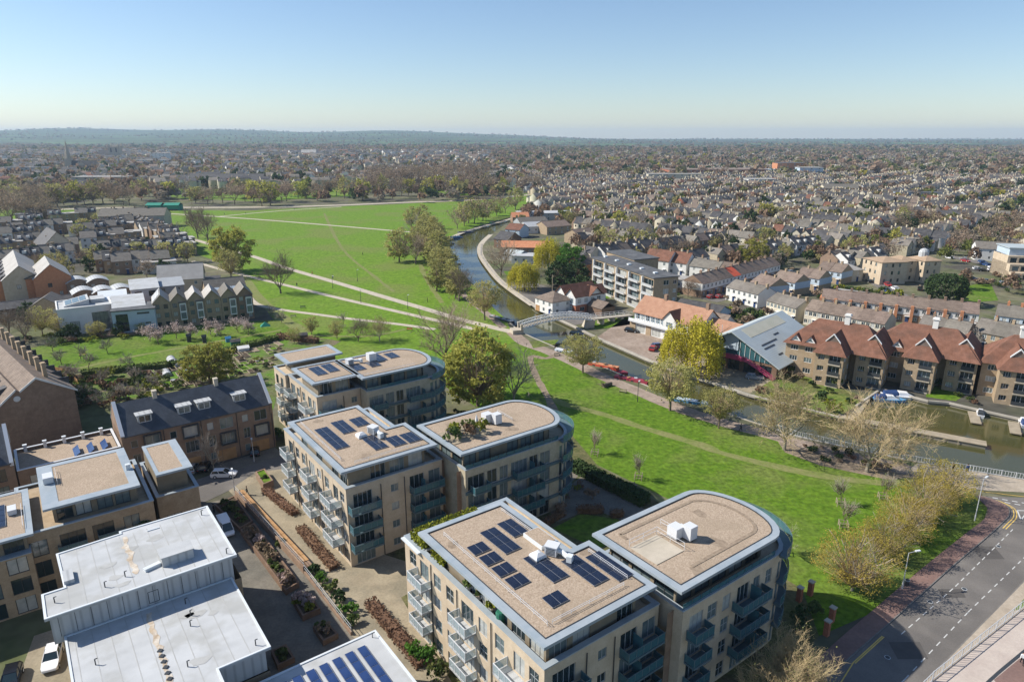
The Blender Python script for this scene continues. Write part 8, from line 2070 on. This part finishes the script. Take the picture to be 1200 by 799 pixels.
def court_wall():
 A = Vector(at(276.5, 582));B = Vector(at(357, 672));C_ = Vector(at(412, 744));rz = math.atan2((B - A).y, (B - A).x);L = (B - A).length
 t = thing('courtyard_wall', 'long low wall with timber coping and mesh railing dividing the courtyard', 'wall', A.x, A.y, rz)
 MB().box(0, L, -.15, .15, 0, 1.2).build('wall', 'brick_brown', t); MB().box(0, L, .5, 1.3, 0, .95).build('bench_base', 'brick_brown', t)
 for k in range(int(L / 1.8)): MB().box(k * 1.8 + .03, k * 1.8 + 1.77, .45, 1.35, .95, 1.03).build('plank', 'timber', t)
 rail_run(t, [(0, 0, 1.2), (L, 0, 1.2)], .9, 'railing', 'rail_metal', .03)
 L2 = (C_ - B).length;r2 = math.atan2((C_ - B).y, (C_ - B).x)
 u = thing('courtyard_railing', 'grey railing with evergreen bushes leading down to the solar roof', 'railing', B.x, B.y, r2); MB().box(0, L2, -.12, .12, 0, .5).build('kerb_wall', 'brick_brown', u); rail_run(u, [(0, 0, .5), (L2, 0, .5)], 1.0, 'railing', 'rail_metal', .035)
 for i in range(6): p = B.lerp(C_, (i + .4) / 6); tag(put('bush', leaf_ball(1.0, 1.3, 170, 60 + i, ('leaf_dark', 'leaf_green', 'leaf_garden')[i % 3]), None, (p.x + .9, p.y + .7, 0)), 'evergreen bush along the grey courtyard railing', 'bush', 'bushes along the courtyard railing')
court_wall()
def hedge_line(label, pts, w, h, m, name='hedge', size=.1, dens=17):
 P = [Vector(p) for p in px(pts)]
 for i, (a, b) in enumerate(zip(P, P[1:])):
  L = (b - a).length;me = leaf_box(L, w, h, int(a.x * 7) % 999, m, int((L * w + 2 * h * (L + w)) * dens), size)
  o = put(name, me, None, ((a.x + b.x) / 2, (a.y + b.y) / 2, 0), math.atan2((b - a).y, (b - a).x))
  tag(o, label if len(P) == 2 else label + (', left stretch' if i == 0 else ', right stretch' if i == len(P) - 2 else ', middle stretch'), 'hedge')
hedge_line('brown beech hedge in front of the middle block, upper stretch', [(311, 576), (346, 604)], 1.5, .95, 'leaf_brown')
hedge_line('brown beech hedge in front of the middle block, lower stretch', [(352, 620), (392, 668)], 1.6, .95, 'leaf_brown')
hedge_line('brown beech hedge in front of the nearest block', [(433, 708), (462, 742), (496, 782)], 1.8, 1.0, 'leaf_brown')
hedge_line('tall dark garden hedge between the curved wings and the lawn', [(672, 549), (704, 566), (756, 592)], 2.6, 1.9, 'leaf_dark', size=.16)
hedge_line('brown hedge on the left of the courtyard lawn', [(638, 616), (660, 603)], 1.4, 1.1, 'leaf_brown'); hedge_line('brown hedge behind the courtyard lawn', [(676, 600), (707, 600)], 1.6, 1.2, 'leaf_brown'); hedge_line('brown hedge on the right of the courtyard lawn', [(715, 606), (730, 604)], 1.4, 1.2, 'leaf_brown')
hedge_line('dark bramble hedge between orchard and allotments', [(96, 440), (200, 430), (262, 414), (325, 398)], 2.2, 1.5, 'leaf_garden', size=.2, dens=6)
hedge_line('scrubby hedge at the meadow edge of the allotments', [(326, 396), (372, 402)], 2.4, 1.6, 'leaf_brown', size=.18, dens=6)
hedge_line('low hedge behind the white fronted row', [(990, 340), (1030, 346)], 2, 1.6, 'leaf_garden', size=.2, dens=5)
for i, (u, v, r, m) in enumerate(((500, 776, 1.5, 'leaf_green'), (488, 768, 1.2, 'leaf_green'), (516, 790, 1.3, 'leaf_garden'), (655, 600, 1.2, 'twig_leaf'), (691, 585, 1.4, 'twig_leaf'), (620, 596, .9, 'leaf_dark'), (330, 640, .8, 'leaf_garden'), (728, 640, .9, 'leaf_brown'), (940, 735, 1.6, 'leaf_dark'), (955, 720, 1.3, 'leaf_garden'), (338, 500, 1.6, 'leaf_dark'), (330, 512, 1.4, 'leaf_green'), (540, 490, 1.4, 'leaf_dark'), (660, 520, 1.3, 'leaf_garden'))):
 x, y = at(u, v); tag(put('bush', leaf_ball(r, r * 1.4, 240, 200 + i, m), None, (x, y, 0)), ['bright green bush at the end of the near brown hedge', 'second green bush beside the near brown hedge', 'garden bush below the near balconies', 'leafless round shrub left of the courtyard lawn', 'leafless round shrub behind the courtyard lawn', 'dark shrub by the planted block corner', 'small shrub before the middle block', 'brown shrub at the right of the courtyard lawn', 'dark bush in the shade of the curved end', 'bush between the brick gate piers', 'dark bush beside the slate terrace end', 'green bush beside the slate terrace end', 'dark bush behind the farthest block', 'bush at the foot of the planted wing'][i], 'bush')
# riverside and garden shrubs, individually placed
rb = random.Random(17); bm_ = [leaf_ball(1.3, 1.5, 150, 900 + i, m) for i, m in enumerate(('leaf_garden', 'leaf_dark', 'leaf_garden', 'leaf_brown', 'leaf_hedge', 'twig_leaf'))]
def shrubs(label, group, region, n, s=(.7, 1.6)):
 P = px(region);x0, x1 = min(p[0] for p in P), max(p[0] for p in P);y0, y1 = min(p[1] for p in P), max(p[1] for p in P);k = 0;it = 0
 while k < n and it < n * 40:
  it += 1;x, y = rb.uniform(x0, x1), rb.uniform(y0, y1)
  if in_poly(x, y, P): q = rb.uniform(*s); tag(put('shrub', rb.choice(bm_), None, (x, y, 0), rb.uniform(0, 6), (q, q, q * rb.uniform(.7, 1.2))), label, 'shrub', group); k += 1
shrubs('small garden shrub on the bank before the red tiled flats', 'shrubs on the bank garden', [(886, 464), (930, 476), (980, 487), (1018, 464), (985, 452), (915, 428)], 26, (.5, 1.3))
shrubs('garden shrub between the red tiled flats', 'shrubs between the flats', [(1092, 466), (1100, 440), (1140, 420), (1150, 450), (1146, 476)], 16, (.6, 1.3))
shrubs('overgrown shrub in the allotments', 'allotment shrubs', [(84, 455), (120, 440), (190, 440), (225, 452), (140, 480), (100, 478)], 44, (.6, 1.5))
shrubs('low clump of weeds between the allotment beds', 'weed clumps in the allotments', [(150, 440), (300, 408), (330, 404), (322, 432), (210, 462), (140, 470)], 60, (.25, .8))
shrubs('scrubby bush behind the gabled terrace', 'bushes behind the gabled terrace', [(70, 440), (95, 446), (110, 480), (92, 486)], 16, (.9, 1.8))
shrubs('bramble clump on the riverside soil bank', 'brambles on the river bank', [(925, 516), (1000, 534), (1070, 549), (1040, 556), (960, 540)], 22, (.4, 1.0))
shrubs('garden shrub behind the cream terrace', 'shrubs behind the cream terrace', [(880, 372), (960, 380), (955, 395), (900, 392)], 14, (.7, 1.5))
shrubs('large garden shrub between the boathouse and the white pair of houses', 'garden shrubs behind the boathouse', [(842, 358), (890, 370), (932, 382), (950, 402), (905, 398), (850, 378)], 22, (1.2, 2.5))
shrubs('garden shrub between the stepped pairs and the white fronted row', 'garden shrubs among the near rows', [(930, 352), (1000, 338), (1060, 346), (1040, 356), (965, 358)], 20, (.9, 2.0))
shrubs('garden shrub in front of the long brown roofed row', 'garden shrubs before the long row', [(835, 356), (880, 330), (930, 318), (940, 324), (880, 344)], 16, (.7, 1.6))
shrubs('garden shrub behind the red tiled flats', 'garden shrubs behind the flats', [(960, 372), (1060, 388), (1140, 400), (1135, 410), (1050, 398), (958, 384)], 20, (.9, 1.9))
shrubs('shrub on the slope behind the balcony flats', 'shrubs round the balcony flats', [(700, 345), (735, 375), (770, 368), (800, 345), (790, 325), (775, 330), (766, 362), (740, 372)], 18, (.8, 1.8))
shrubs('shrub by the modern houses', 'shrubs by the modern houses', [(20, 396), (120, 394), (180, 388), (180, 394), (110, 402), (30, 408)], 26, (.7, 1.6))
shrubs('garden shrub on the green beyond the ochre building', 'shrubs beyond the ochre building', [(1120, 325), (1200, 320), (1200, 350), (1130, 345)], 22, (.8, 1.8))
shrubs('low shrub in the shaded block garden', 'shrubs in the block garden', [(600, 590), (640, 565), (670, 552), (690, 570), (650, 595)], 14, (.4, .8))
# ---------------------------------------------------------------- allotments: plots, sheds, polytunnels
def allotment_items():
 rg = random.Random(6)
 R_ = px([(150, 440), (205, 432), (300, 408), (330, 404), (322, 432), (210, 462), (175, 470)]);n = 0
 while n < 62:
  u, v = rg.uniform(130, 340), rg.uniform(400, 470);x, y = at(u, v)
  if not in_poly(x, y, R_): continue
  n += 1;a = R(37 + rg.uniform(-6, 6));w, d = rg.uniform(1.1, 2.4), rg.uniform(2, 6)
  t = thing('raised_bed', 'timber edged vegetable bed in the allotments', 'vegetable bed', x, y, a, 'allotment beds'); MB().ring([(0, 0), (w, 0), (w, d), (0, d)], [(.1, .1), (w - .1, .1), (w - .1, d - .1), (.1, d - .1)], 0, .3).build('edging', 'deck_wood', t)
  MB().box(.1, w - .1, .1, d - .1, 0, .2).build('soil', rg.choice(('soil', 'soil', 'rough_grass', 'dirt', 'lawn')), t)
 for i, (u, v, m, lb) in enumerate(((277, 408, 'green_paint', 'dark green shed in the allotments'), (356, 400, 'timber_clad', 'timber shed at the meadow edge of the allotments'), (240, 402, 'metal_dark', 'dark compost bin beside the orchard path'), (222, 401, 'metal_dark', 'dark tall compost bin left of the other one'), (268, 401, 'blue_paint', 'blue water tank beside the green shed'), (286, 412, 'render_white', 'white covered heap in the allotments'))):
  x, y = at(u, v); t = thing('shed', lb, 'shed', x, y, R(30)); w = (2.6, 2.6, 1.1, 1.1, 1.4, 3)[i]; h = (2, 2, 2, 2, 1.2, 1)[i]
  MB().gablewalls(-w / 2, w / 2, 0, w * .8, 0, h, .5, 'x').build('wall', m, t); MB().gable(-w / 2, w / 2, 0, w * .8, h, .5, .06, .15, .15).build('roof', 'slate_dark' if i < 2 else m, t)
 for i, (u, v) in enumerate(((203, 425), (197, 441), (210, 430))):
  x, y = at(u, v); t = thing('polytunnel', ['white polytunnel, farthest', 'white covered frame, nearest the olive tree', 'white polytunnel, right hand'][i] + ' in the allotments', 'polytunnel', x, y, R(35)); mb = MB(); n = 7
  pr = [(1.1 * math.cos(math.pi * k / n), 1.1 * math.sin(math.pi * k / n)) for k in range(n + 1)]
  for a, b in zip(pr, pr[1:]): mb.poly([(a[0], 0, a[1]), (a[0], 4, a[1]), (b[0], 4, b[1]), (b[0], 0, b[1])])
  mb.poly([(p[0], 0, p[1]) for p in pr]); mb.poly([(p[0], 4, p[1]) for p in pr[::-1]]); mb.build('cover', 'membrane', t)
  for k in (0, 2, 4): MB().path([(p[0] * 1.02, k, p[1] * 1.02) for p in pr], .04, 4).build('hoop', 'rail_metal', t)
 for i in range(18):
  x, y = at(rg.uniform(160, 330), rg.uniform(408, 450));
  if in_poly(x, y, R_): t = thing('cold_frame', 'small pale cold frame among the allotment beds', 'cold frame', x, y, rg.uniform(0, 3), 'cold frames'); MB().box(-.6, .6, -.4, .4, 0, .35).build('box', 'deck_wood', t); MB().hexa([(-.62, -.42, .36), (.62, -.42, .36), (.62, .42, .5), (-.62, .42, .5)], [(-.62, -.42, .4), (.62, -.42, .4), (.62, .42, .54), (-.62, .42, .54)]).build('lid', rg.choice(('panel_grey', 'membrane', 'pane_mid')), t)
 x, y = at(311, 382); t = thing('tent', 'small green tent on the grass beside the villas', 'tent', x, y, .4); mb = MB(); mb.poly([(-1.6, -1.2, 0), (1.6, -1.2, 0), (0, 0, 1.5)]); mb.poly([(1.6, -1.2, 0), (1.6, 1.2, 0), (0, 0, 1.5)]); mb.poly([(1.6, 1.2, 0), (-1.6, 1.2, 0), (0, 0, 1.5)]); mb.poly([(-1.6, 1.2, 0), (-1.6, -1.2, 0), (0, 0, 1.5)]); mb.build('canvas', 'green_canvas', t)
allotment_items()
for k, (a, b) in enumerate((((1052, 772), (1072, 752)), ((1105, 700), (1122, 690)), ((1150, 655), (1160, 640)))):
 A = at(*a); B = at(*b); sheet('road_patch', [A, (B[0], A[1]), (B[0] + .6, B[1]), (A[0] + .4, B[1])], .0335, 'patch_asphalt')
for k, (u, v) in enumerate(((1090, 705), (1130, 690), (1040, 770), (1170, 640))):
 x, y = at(u, v); t = thing('manhole_cover', ['farther left', 'middle', 'nearest', 'farthest'][k] + ' round iron manhole cover in the road', 'manhole cover', x, y, 0, None, .034); MB().lathe([(.34, 0), (.34, .012)], 14).build('rim', 'metal_pale', t); MB().lathe([(.29, .013), (.29, .02)], 14).build('lid', 'metal_dark', t)
# ---------------------------------------------------------------- railings, lamps, benches
def railing(label, pts, h=1.15, z=.05, m='white_metal', sp=.45, post=2.2, z_fn=None):
 P = [Vector(p) for p in pts]; t = thing('railing', label, 'railing', P[0].x, P[0].y); o = P[0]
 rails = MB();bars = MB();posts = MB()
 for a, b in zip(P, P[1:]):
  a = a - o;b = b - o;L = (b - a).length
  for k in (h, .18): rails.tube((a.x, a.y, z + k), (b.x, b.y, z + k), .045, n=4)
  for i in range(int(L / sp)): p = a.lerp(b, i * sp / L);bars.tube((p.x, p.y, z + .18), (p.x, p.y, z + h), .028, n=3)
  for i in range(int(L / post) + 1): p = a.lerp(b, min(1, i * post / L));posts.tube((p.x, p.y, z - .05), (p.x, p.y, z + h + .08), .06, n=5, cap=True)
 rails.build('rail', m, t); tag(bars.build('bars', m, t), kind='stuff'); tag(posts.build('posts', m, t), kind='stuff')
railing('long white railing along the river edge of the towpath', px([(905, 502), (932, 511), (1000, 526.5), (1073, 541.5), (1140, 552.5), (1210, 564)]))
railing('pale railing along the bridge approach at the lower right corner', px([(1070, 822), (1092, 800), (1200, 713.5), (1330, 609)]), 1.3, .35, 'rail_metal', .6)
def lamp(label, u, v, h, rz, arm=1.2, m='rail_metal', bin_=False):
 x, y = at(u, v); t = thing('street_lamp', label, 'street lamp', x, y, rz)
 MB().tube((0, 0, 0), (0, 0, 1.2), .11, .11, 8).tube((0, 0, 1.2), (0, 0, h), .075, .05, 8).build('post', m, t); MB().tube((0, 0, h - .05), (arm, 0, h + .1), .04, n=6).build('arm', m, t)
 o = MB().box(arm - .2, arm + .55, -.14, .14, h + .04, h + .18).build('lamp_head', 'metal_pale', t); MB().box(arm - .1, arm + .45, -.1, .1, h + .015, h + .04).build('lens', 'lamp_glass', o)
lamp('nearer street lamp on the pink pavement', 1057, 690, 5.8, .2); lamp('farther tall street lamp by the road bend', 1142, 610, 7.5, .6, .9)
for i, (u, v) in enumerate(((747, 471), (423, 355), (390, 338), (478, 362), (419, 330))): lamp(['thin lamp post on the towpath beside the maroon boat', 'meadow lamp post between the two paths', 'meadow lamp post beside the main path, farther', 'meadow lamp post near the footbridge', 'meadow lamp post above the main path'][i], u, v, 5, 1, .3, 'metal_dark')
for i, (u, v) in enumerate(((275.5, 579), (221, 566), (298, 541))): lamp(['courtyard lamp at the top of the long wall', 'lamp beside the square gravel roof', 'lamp in front of the slate terrace'][i], u, v, 4.5, 2, .4)
x, y = at(1058, 687); t = thing('litter_bin', 'dark litter bin at the foot of the nearer street lamp', 'bin', x + .6, y + .2); MB().lathe([(.28, 0), (.32, .9), (.25, 1.0)], 10).build('body', 'metal_dark', t); MB().lathe([(.34, .86), (.34, .94)], 10).build('rim', 'rail_metal', t)
x, y = at(647, 356); t = thing('telegraph_pole', 'tall pale pole beside the silver car on the boathouse quay', 'pole', x, y); MB().tube((0, 0, 0), (0, 0, 11), .16, .11, 8, True).build('pole', 'deck_wood', t)
for i, (u, v) in enumerate(((949, 697), (936, 704), (974, 728), (968, 744))):
 x, y = at(u, v); t = thing('gate_pier', ['farther', 'farther', 'nearer', 'nearer'][i] + [' brick gate pier, right of its pair', ' brick gate pier, left of its pair', ' brick gate pier, right of its pair', ' brick gate pier, left of its pair'][i], 'pier', x, y, R(37)); MB().box(-.3, .3, -.3, .3, 0, 2.1).build('shaft', 'brick_red', t); MB().box(-.38, .38, -.38, .38, 2.1, 2.25).build('cap', 'stone_pale', t)
def bench(label, u, v, rz, m='deck_wood'):
 x, y = at(u, v); t = thing('bench', label, 'bench', x, y, rz)
 for i in range(3): MB().box(-.9, .9, -.25 + i * .17, -.11 + i * .17, .42, .46).build('seat_slat', m, t)
 for i in range(2): MB().box(-.9, .9, .26, .3, .58 + i * .18, .7 + i * .18).build('back_slat', m, t)
 for s in (-1, 1): MB().box(s * .8 - .04, s * .8 + .04, -.22, .3, 0, .42).box(s * .8 - .04, s * .8 + .04, .26, .32, .42, .9).build('leg', 'metal_dark', t)
bench('wooden bench on the towpath near the dark log', 730, 460, R(-30)); bench('bench on the lawn beside the garden hedge', 742, 572, .8); bench('red picnic bench on the near meadow path', 480, 387, 0, 'red_paint'); bench('dark bench on the meadow below the second path', 355, 361, .2, 'metal_dark'); bench('bench at the towpath fork', 653, 417, .5); bench('picnic bench in the orchard', 97, 417, .3, 'timber'); bench('pale bench near the orchard end', 344, 372, .4)
x, y = at(712, 453); t = thing('log', 'dark fallen tree stump on the grass beside the towpath', 'log', x, y, .5); mb = MB(); rgl = random.Random(3)
MB().tube((-1.4, 0, .5), (1.3, .2, .6), .6, .45, 9, True).build('trunk', 'bark', t)
for i in range(9): a = rgl.uniform(0, 6.28);mb.tube((-1.3, 0, .5), (-1.3 - rgl.random(), 1.5 * math.cos(a), .6 + 1.0 * abs(math.sin(a))), .14, .03, 4)
mb.build('roots', 'bark', t)
def fence(label, pts, h=1.8, m='deck_wood', sp=1.9):
 P = [Vector(p) for p in px(pts)]; t = thing('fence', label, 'fence', P[0].x, P[0].y); o = P[0]
 for a, b in zip(P, P[1:]):
  n = max(1, int((b - a).length / sp));rz = math.atan2((b - a).y, (b - a).x)
  for i in range(n): p = a.lerp(b, (i + .5) / n) - o; MB().box(-sp * .47, sp * .47, -.03, .03, .1, h).build('panel', m, t, (p.x, p.y, 0), rz); q = a.lerp(b, i / n) - o; MB().box(-.06, .06, -.06, .06, 0, h + .1).build('post', m, t, (q.x, q.y, 0), rz)
fence('pale timber fence behind the grey roofed boathouse', [(838, 362), (880, 374)]); fence('orange timber fence beside the brown roofed row', [(792, 342), (808, 345)], 1.8, 'timber'); fence('brown timber fence at the edge of the orchard', [(64, 436), (80, 440), (92, 452)], 1.6, 'timber'); fence('low fence along the allotment corner', [(70, 434), (92, 437)], 1.4)
# ---------------------------------------------------------------- cars
_car = {}
def car(label, u, v, rz, paint, van=False, group=None, scale=1.0, z=0):
 x, y = at(u, v)
 if (paint, van) not in _car:
  t = thing('van' if van else 'car', label, 'van' if van else 'car', 0, 0)
  L = 4.5 if not van else 5.0;W = .88;H = 1.45 if not van else 2.0
  b = MB()
  def sect(xx, z0, z1, w): return [(xx, -w, z0), (xx, w, z0), (xx, w, z1), (xx, -w, z1)]
  prof = [(-L / 2, .45, .85, .78), (-L / 2 + .15, .28, .95, W), (-L * .32, .24, .98, W), (L * .2, .24, .92, W), (L * .42, .26, .78, W * .97), (L / 2, .4, .66, W * .8)]
  S = [sect(*p) for p in prof]
  for s0, s1 in zip(S, S[1:]):
   for k in range(4): b.poly([s0[k], s0[(k + 1) % 4], s1[(k + 1) % 4], s1[k]])
  b.poly(S[0][::-1]); b.poly(S[-1]); b.build('body', paint, t)
  x0, x1, x2, x3 = (-L * .46, -L * .40, L * .02, L * .2) if not van else (-L * .49, -L * .48, L * .22, L * .34)
  base = [(x0, -W * .93, .94), (x3, -W * .93, .9), (x3, W * .93, .9), (x0, W * .93, .94)];top = [(x1, -W * .74, H - .04), (x2, -W * .74, H - .04), (x2, W * .74, H - .04), (x1, W * .74, H - .04)]
  g = MB().hexa(base, top).build('window', 'glass', t); MB().hexa([(p[0], p[1] * 1.01, H - .06) for p in top], [(p[0] * .97, p[1] * .95, H + .01) for p in top]).build('roof', paint, t)
  pl = MB()
  for q in (0, .5, 1):
   for s in (-1, 1): a = (x0 + (x3 - x0) * q, s * W * .94, .93);c = (x1 + (x2 - x1) * q, s * W * .755, H - .03);pl.tube(a, c, .05, n=4)
  pl.build('pillar', paint, t)
  if van: MB().box(-L * .485, L * .05, -W * .9, W * .9, .93, H - .03).build('load_box', paint, t)
  wm = MB().tube((0, -.11, 0), (0, .11, 0), .32, .32, 12, True).mesh('wheel', 'rubber'); rm = MB().tube((0, -.12, 0), (0, .12, 0), .18, .18, 10, True).mesh('rim', 'metal_pale')
  for xx in (-L * .31, L * .31):
   for s in (-1, 1): w_ = put('wheel', wm, t, (xx, s * (W - .06), .32)); put('rim', rm, w_)
  for s in (-1, 1): MB().box(L * .455, L * .49, s * .6 - .16, s * .6 + .16, .58, .7).build('headlight', 'lamp_glass', t); MB().box(-L * .505, -L * .49, s * .65 - .12, s * .65 + .12, .7, .85).build('tail_light', 'car_red', t)
  _car[(paint, van)] = t;t.location = (x, y, z);t.rotation_euler = (0, 0, rz);tag(t, label, None, group);return t
 c = copy_tree(_car[(paint, van)], (x, y, z), rz, label=label)
 if group: c['group'] = group
 elif 'group' in c: del c['group']
 return c
for a in ((263, 558, .1, 'car_white', 0, 'white estate car parked in the street before the slate terrace'), (240, 549, R(100), 'car_black', 0, 'black car parked on the drive left of the bare street tree'), (299, 531, R(110), 'car_black', 0, 'black car parked by the right hand drive of slate terrace'), (226, 551, R(100), 'car_silver', 0, 'silver car parked beside the flats'), (265, 622, R(-55), 'car_white', 1, 'white van parked beside the upper white roof'),
   (62, 775, R(-65), 'car_white', 0, 'white car parked in the lower left corner'), (14, 800, R(-65), 'car_black', 0, 'dark car at the very lower left corner'), (632, 349, 0, 'car_silver', 0, 'spare'), (692, 347.5, R(-35), 'car_silver', 0, 'silver car on the boathouse quay'), (740, 389, R(-25), 'car_black', 0, 'dark car parked before the long white boathouse'), (772, 407, R(20), 'car_blue', 0, 'dark blue car parked beside the yellow willow'),
   (766, 410, R(60), 'car_red', 0, 'small red car beside the dark blue one'), (836, 432, R(30), 'car_black', 0, 'black car parked left of the boathouse stair'), (884, 444, R(-20), 'car_silver', 0, 'silver car parked right of the boathouse stair'), (843, 349, R(43), 'car_red', 0, 'dark red car in the street of the long row'), (928, 320, R(20), 'car_silver', 0, 'silver car beyond the far end of the long row'), (905, 317, R(30), 'car_black', 0, 'dark car under the far end of long row'), (1078, 340, R(60), 'car_black', 1, 'dark van left of the clipped round tree'),
   (1146, 316, R(-10), 'car_white', 0, 'white car in the car park at right'), (1152, 318, R(-10), 'car_black', 0, 'black car beside the white one in the right car park'), (1164, 317, R(-5), 'car_white', 1, 'white camper van in the right car park'), (1158, 331, R(-10), 'car_black', 0, 'black car in the lower row of right car park'), (1178, 333, R(-10), 'car_silver', 0, 'silver car in the lower row of right car park'), (1140, 328, R(-10), 'car_blue', 0, 'blue car in the lower row of right car park'), (1128, 350, R(50), 'car_black', 0, 'black car right of the clipped round tree'), (676, 393, R(-20), 'car_black', 0, 'dark car under the footbridge approach'), (670, 369.5, R(-40), 'car_silver', 0, 'silver car by the twin gabled boathouse')):
 if a[5] != 'spare': car(a[5], a[0], a[1], a[2], a[3], bool(a[4]))
rcar = random.Random(8)
for k, (p, q, n) in enumerate((((702, 320), (798, 292), 9), ((834, 352), (925, 332), 7), ((965, 388), (1085, 402), 7), ((1058, 348), (1012, 324), 6), ((1112, 302), (1196, 318), 7))):
 A = Vector(at(*p));B = Vector(at(*q));rz = math.atan2((B - A).y, (B - A).x);n_ = Vector((-(B - A).y, (B - A).x)).normalized()
 for i in range(n):
  pt = A.lerp(B, (i + rcar.random() * .6) / n) + n_ * rcar.choice((-2.4, 2.4)); key = rcar.choice([('car_silver', False), ('car_black', False), ('car_white', False), ('car_blue', False), ('car_red', False)])
  nm = {'car_silver': 'silver', 'car_black': 'black', 'car_white': 'white', 'car_blue': 'blue', 'car_red': 'dark red'}[key[0]]
  c = copy_tree(_car[key], (pt.x, pt.y, .05), rz + rcar.choice((0, math.pi)), label=nm + ' car parked along a street among the houses across the river', group='cars parked in the streets across the river')
# ---------------------------------------------------------------- people
_pm = {}
def person_mesh(pose, top, legs):
 k = (pose, top, legs)
 if k in _pm: return _pm[k]
 st = {'walk': (.28, -.25), 'stand': (.03, -.03), 'sit': (0, 0)}[pose]
 J = [('pelvis', (0, 0, .92), .145), ('waist', (0, 0, 1.08), .125), ('chest', (.02, 0, 1.30), .155), ('neck', (.02, 0, 1.47), .055), ('head', (.04, 0, 1.60), .095), ('crown', (.03, 0, 1.70), .075)]
 V = [j[1] for j in J];Rr = [j[2] for j in J];E = [(0, 1), (1, 2), (2, 3), (3, 4), (4, 5)]
 def add(par, chain):
  p = par
  for co, r in chain: V.append(co);Rr.append(r);E.append((p, len(V) - 1));p = len(V) - 1
 for s, f in ((1, st[0]), (-1, st[1])):
  add(0, [((f * .1, s * .09, .84), .105), ((f * .6 + .03, s * .1, .48), .068), ((f - (.06 if f < 0 else 0), s * .1, .09), .045), ((f + .16, s * .11, .04), .04)])
  add(2, [((.0, s * .19, 1.38), .07), ((-f * .4, s * .25, 1.12), .048), ((-f * .8 + .08, s * .25, .88), .036), ((-f * .9 + .1, s * .25, .80), .032)])
 me = bpy.data.meshes.new('body'); me.from_pydata(V, E, []); o = bpy.data.objects.new('body', me); COL.objects.link(o)
 m = o.modifiers.new('skin', 'SKIN'); o.modifiers.new('sub', 'SUBSURF').levels = 1
 for i, d in enumerate(me.skin_vertices[0].data): d.radius = (Rr[i], Rr[i]);d.use_root = i == 0
 dg = bpy.context.evaluated_depsgraph_get();nm = bpy.data.meshes.new_from_object(o.evaluated_get(dg));bpy.data.objects.remove(o)
 nm.name = 'body'; nm.materials.clear()
 for q in ('skin', top, legs, 'rubber'): nm.materials.append(MATS[q])
 for p in nm.polygons:
  c = p.center;p.material_index = 3 if c.z < .08 else (2 if c.z < .94 and abs(c.y) < .2 else (1 if c.z < 1.46 and not (abs(c.y) > .2 and c.z < .9) else 0))
 _pm[k] = (nm, MB().lathe([(.09, 1.60), (.112, 1.66), (.1, 1.73), (.05, 1.77)], 9, .02, 0).mesh('hair', 'hair'))
 return _pm[k]
def person(label, u, v, rz, pose, top, legs, z=0, dx=0, dy=0):
 x, y = at(u, v, z); m, h = person_mesh(pose, top, legs); t = thing('person', label, 'person', x + dx, y + dy, rz, None, z); put('body', m, t); put('hair', h, t)
 return t
person('person in black walking across the sandy yard', 290, 580, R(200), 'walk', 'cloth_black', 'cloth_black'); person('person in dark clothes beside the top of the courtyard wall', 282, 585, R(30), 'stand', 'cloth_blue', 'cloth_black'); person('person in dark coat standing on the shaded court by the planter', 251, 601, 0, 'stand', 'cloth_black', 'cloth_black')
person('person in a white shirt at the right edge on the bridge approach', 1197, 778, R(60), 'walk', 'cloth_white', 'cloth_black', .36)
for i, (u, v) in enumerate(((1100, 549), (1116, 552), (1133, 553.5))): person(['left person', 'middle person', 'right person'][i] + ' of three in dark clothes leaning at the white river railing', u, v, R(80), 'stand', ('cloth_black', 'cloth_black', 'cloth_blue')[i], 'cloth_black')
person('person in black walking at the towpath fork near footbridge', 704, 413, R(150), 'walk', 'cloth_black', 'cloth_black', dx=-13, dy=3); person('person in black on the meadow main path, left', 390, 327, R(20), 'walk', 'cloth_black', 'cloth_blue'); person('person walking on the meadow main path, right', 366, 322, R(200), 'walk', 'cloth_red', 'cloth_black'); person('lone person far out on the open meadow', 425, 299, 0, 'walk', 'cloth_black', 'cloth_black'); person('person in dark clothes on the grass near the bare path tree', 348, 336, R(90), 'walk', 'cloth_black', 'cloth_blue'); person('person standing on the meadow by the round bare tree', 501, 354, 0, 'stand', 'cloth_black', 'cloth_black')
person('person walking on the towpath by the small pollard willow', 868, 505, R(160), 'walk', 'cloth_black', 'cloth_black')
for i, (u, v) in enumerate(((263, 252), (288, 251), (345, 246))): person(['left', 'middle', 'right'][i] + ' tiny walker on the far meadow path', u, v, 1, 'walk', 'cloth_black', 'cloth_blue')
# ---------------------------------------------------------------- haze: thin even air over the whole scene
def haze():
 o = MB().box(-9600, 9600, -900, 13600, -4.0, 175.0).build('haze')
 m = bpy.data.materials.new('haze'); m.use_nodes = True; N = m.node_tree.nodes
 N.remove(N['Principled BSDF'])
 v = N.new('ShaderNodeVolumePrincipled'); v.inputs['Color'].default_value = (.64, .82, 1.0, 1); v.inputs['Density'].default_value = 8.0e-5; v.inputs['Anisotropy'].default_value = .1
 m.node_tree.links.new(v.outputs[0], N['Material Output'].inputs['Volume'])
 o.data.materials.append(m); tag(o, 'thin blue haze over the town', 'haze', kind='stuff')
haze()
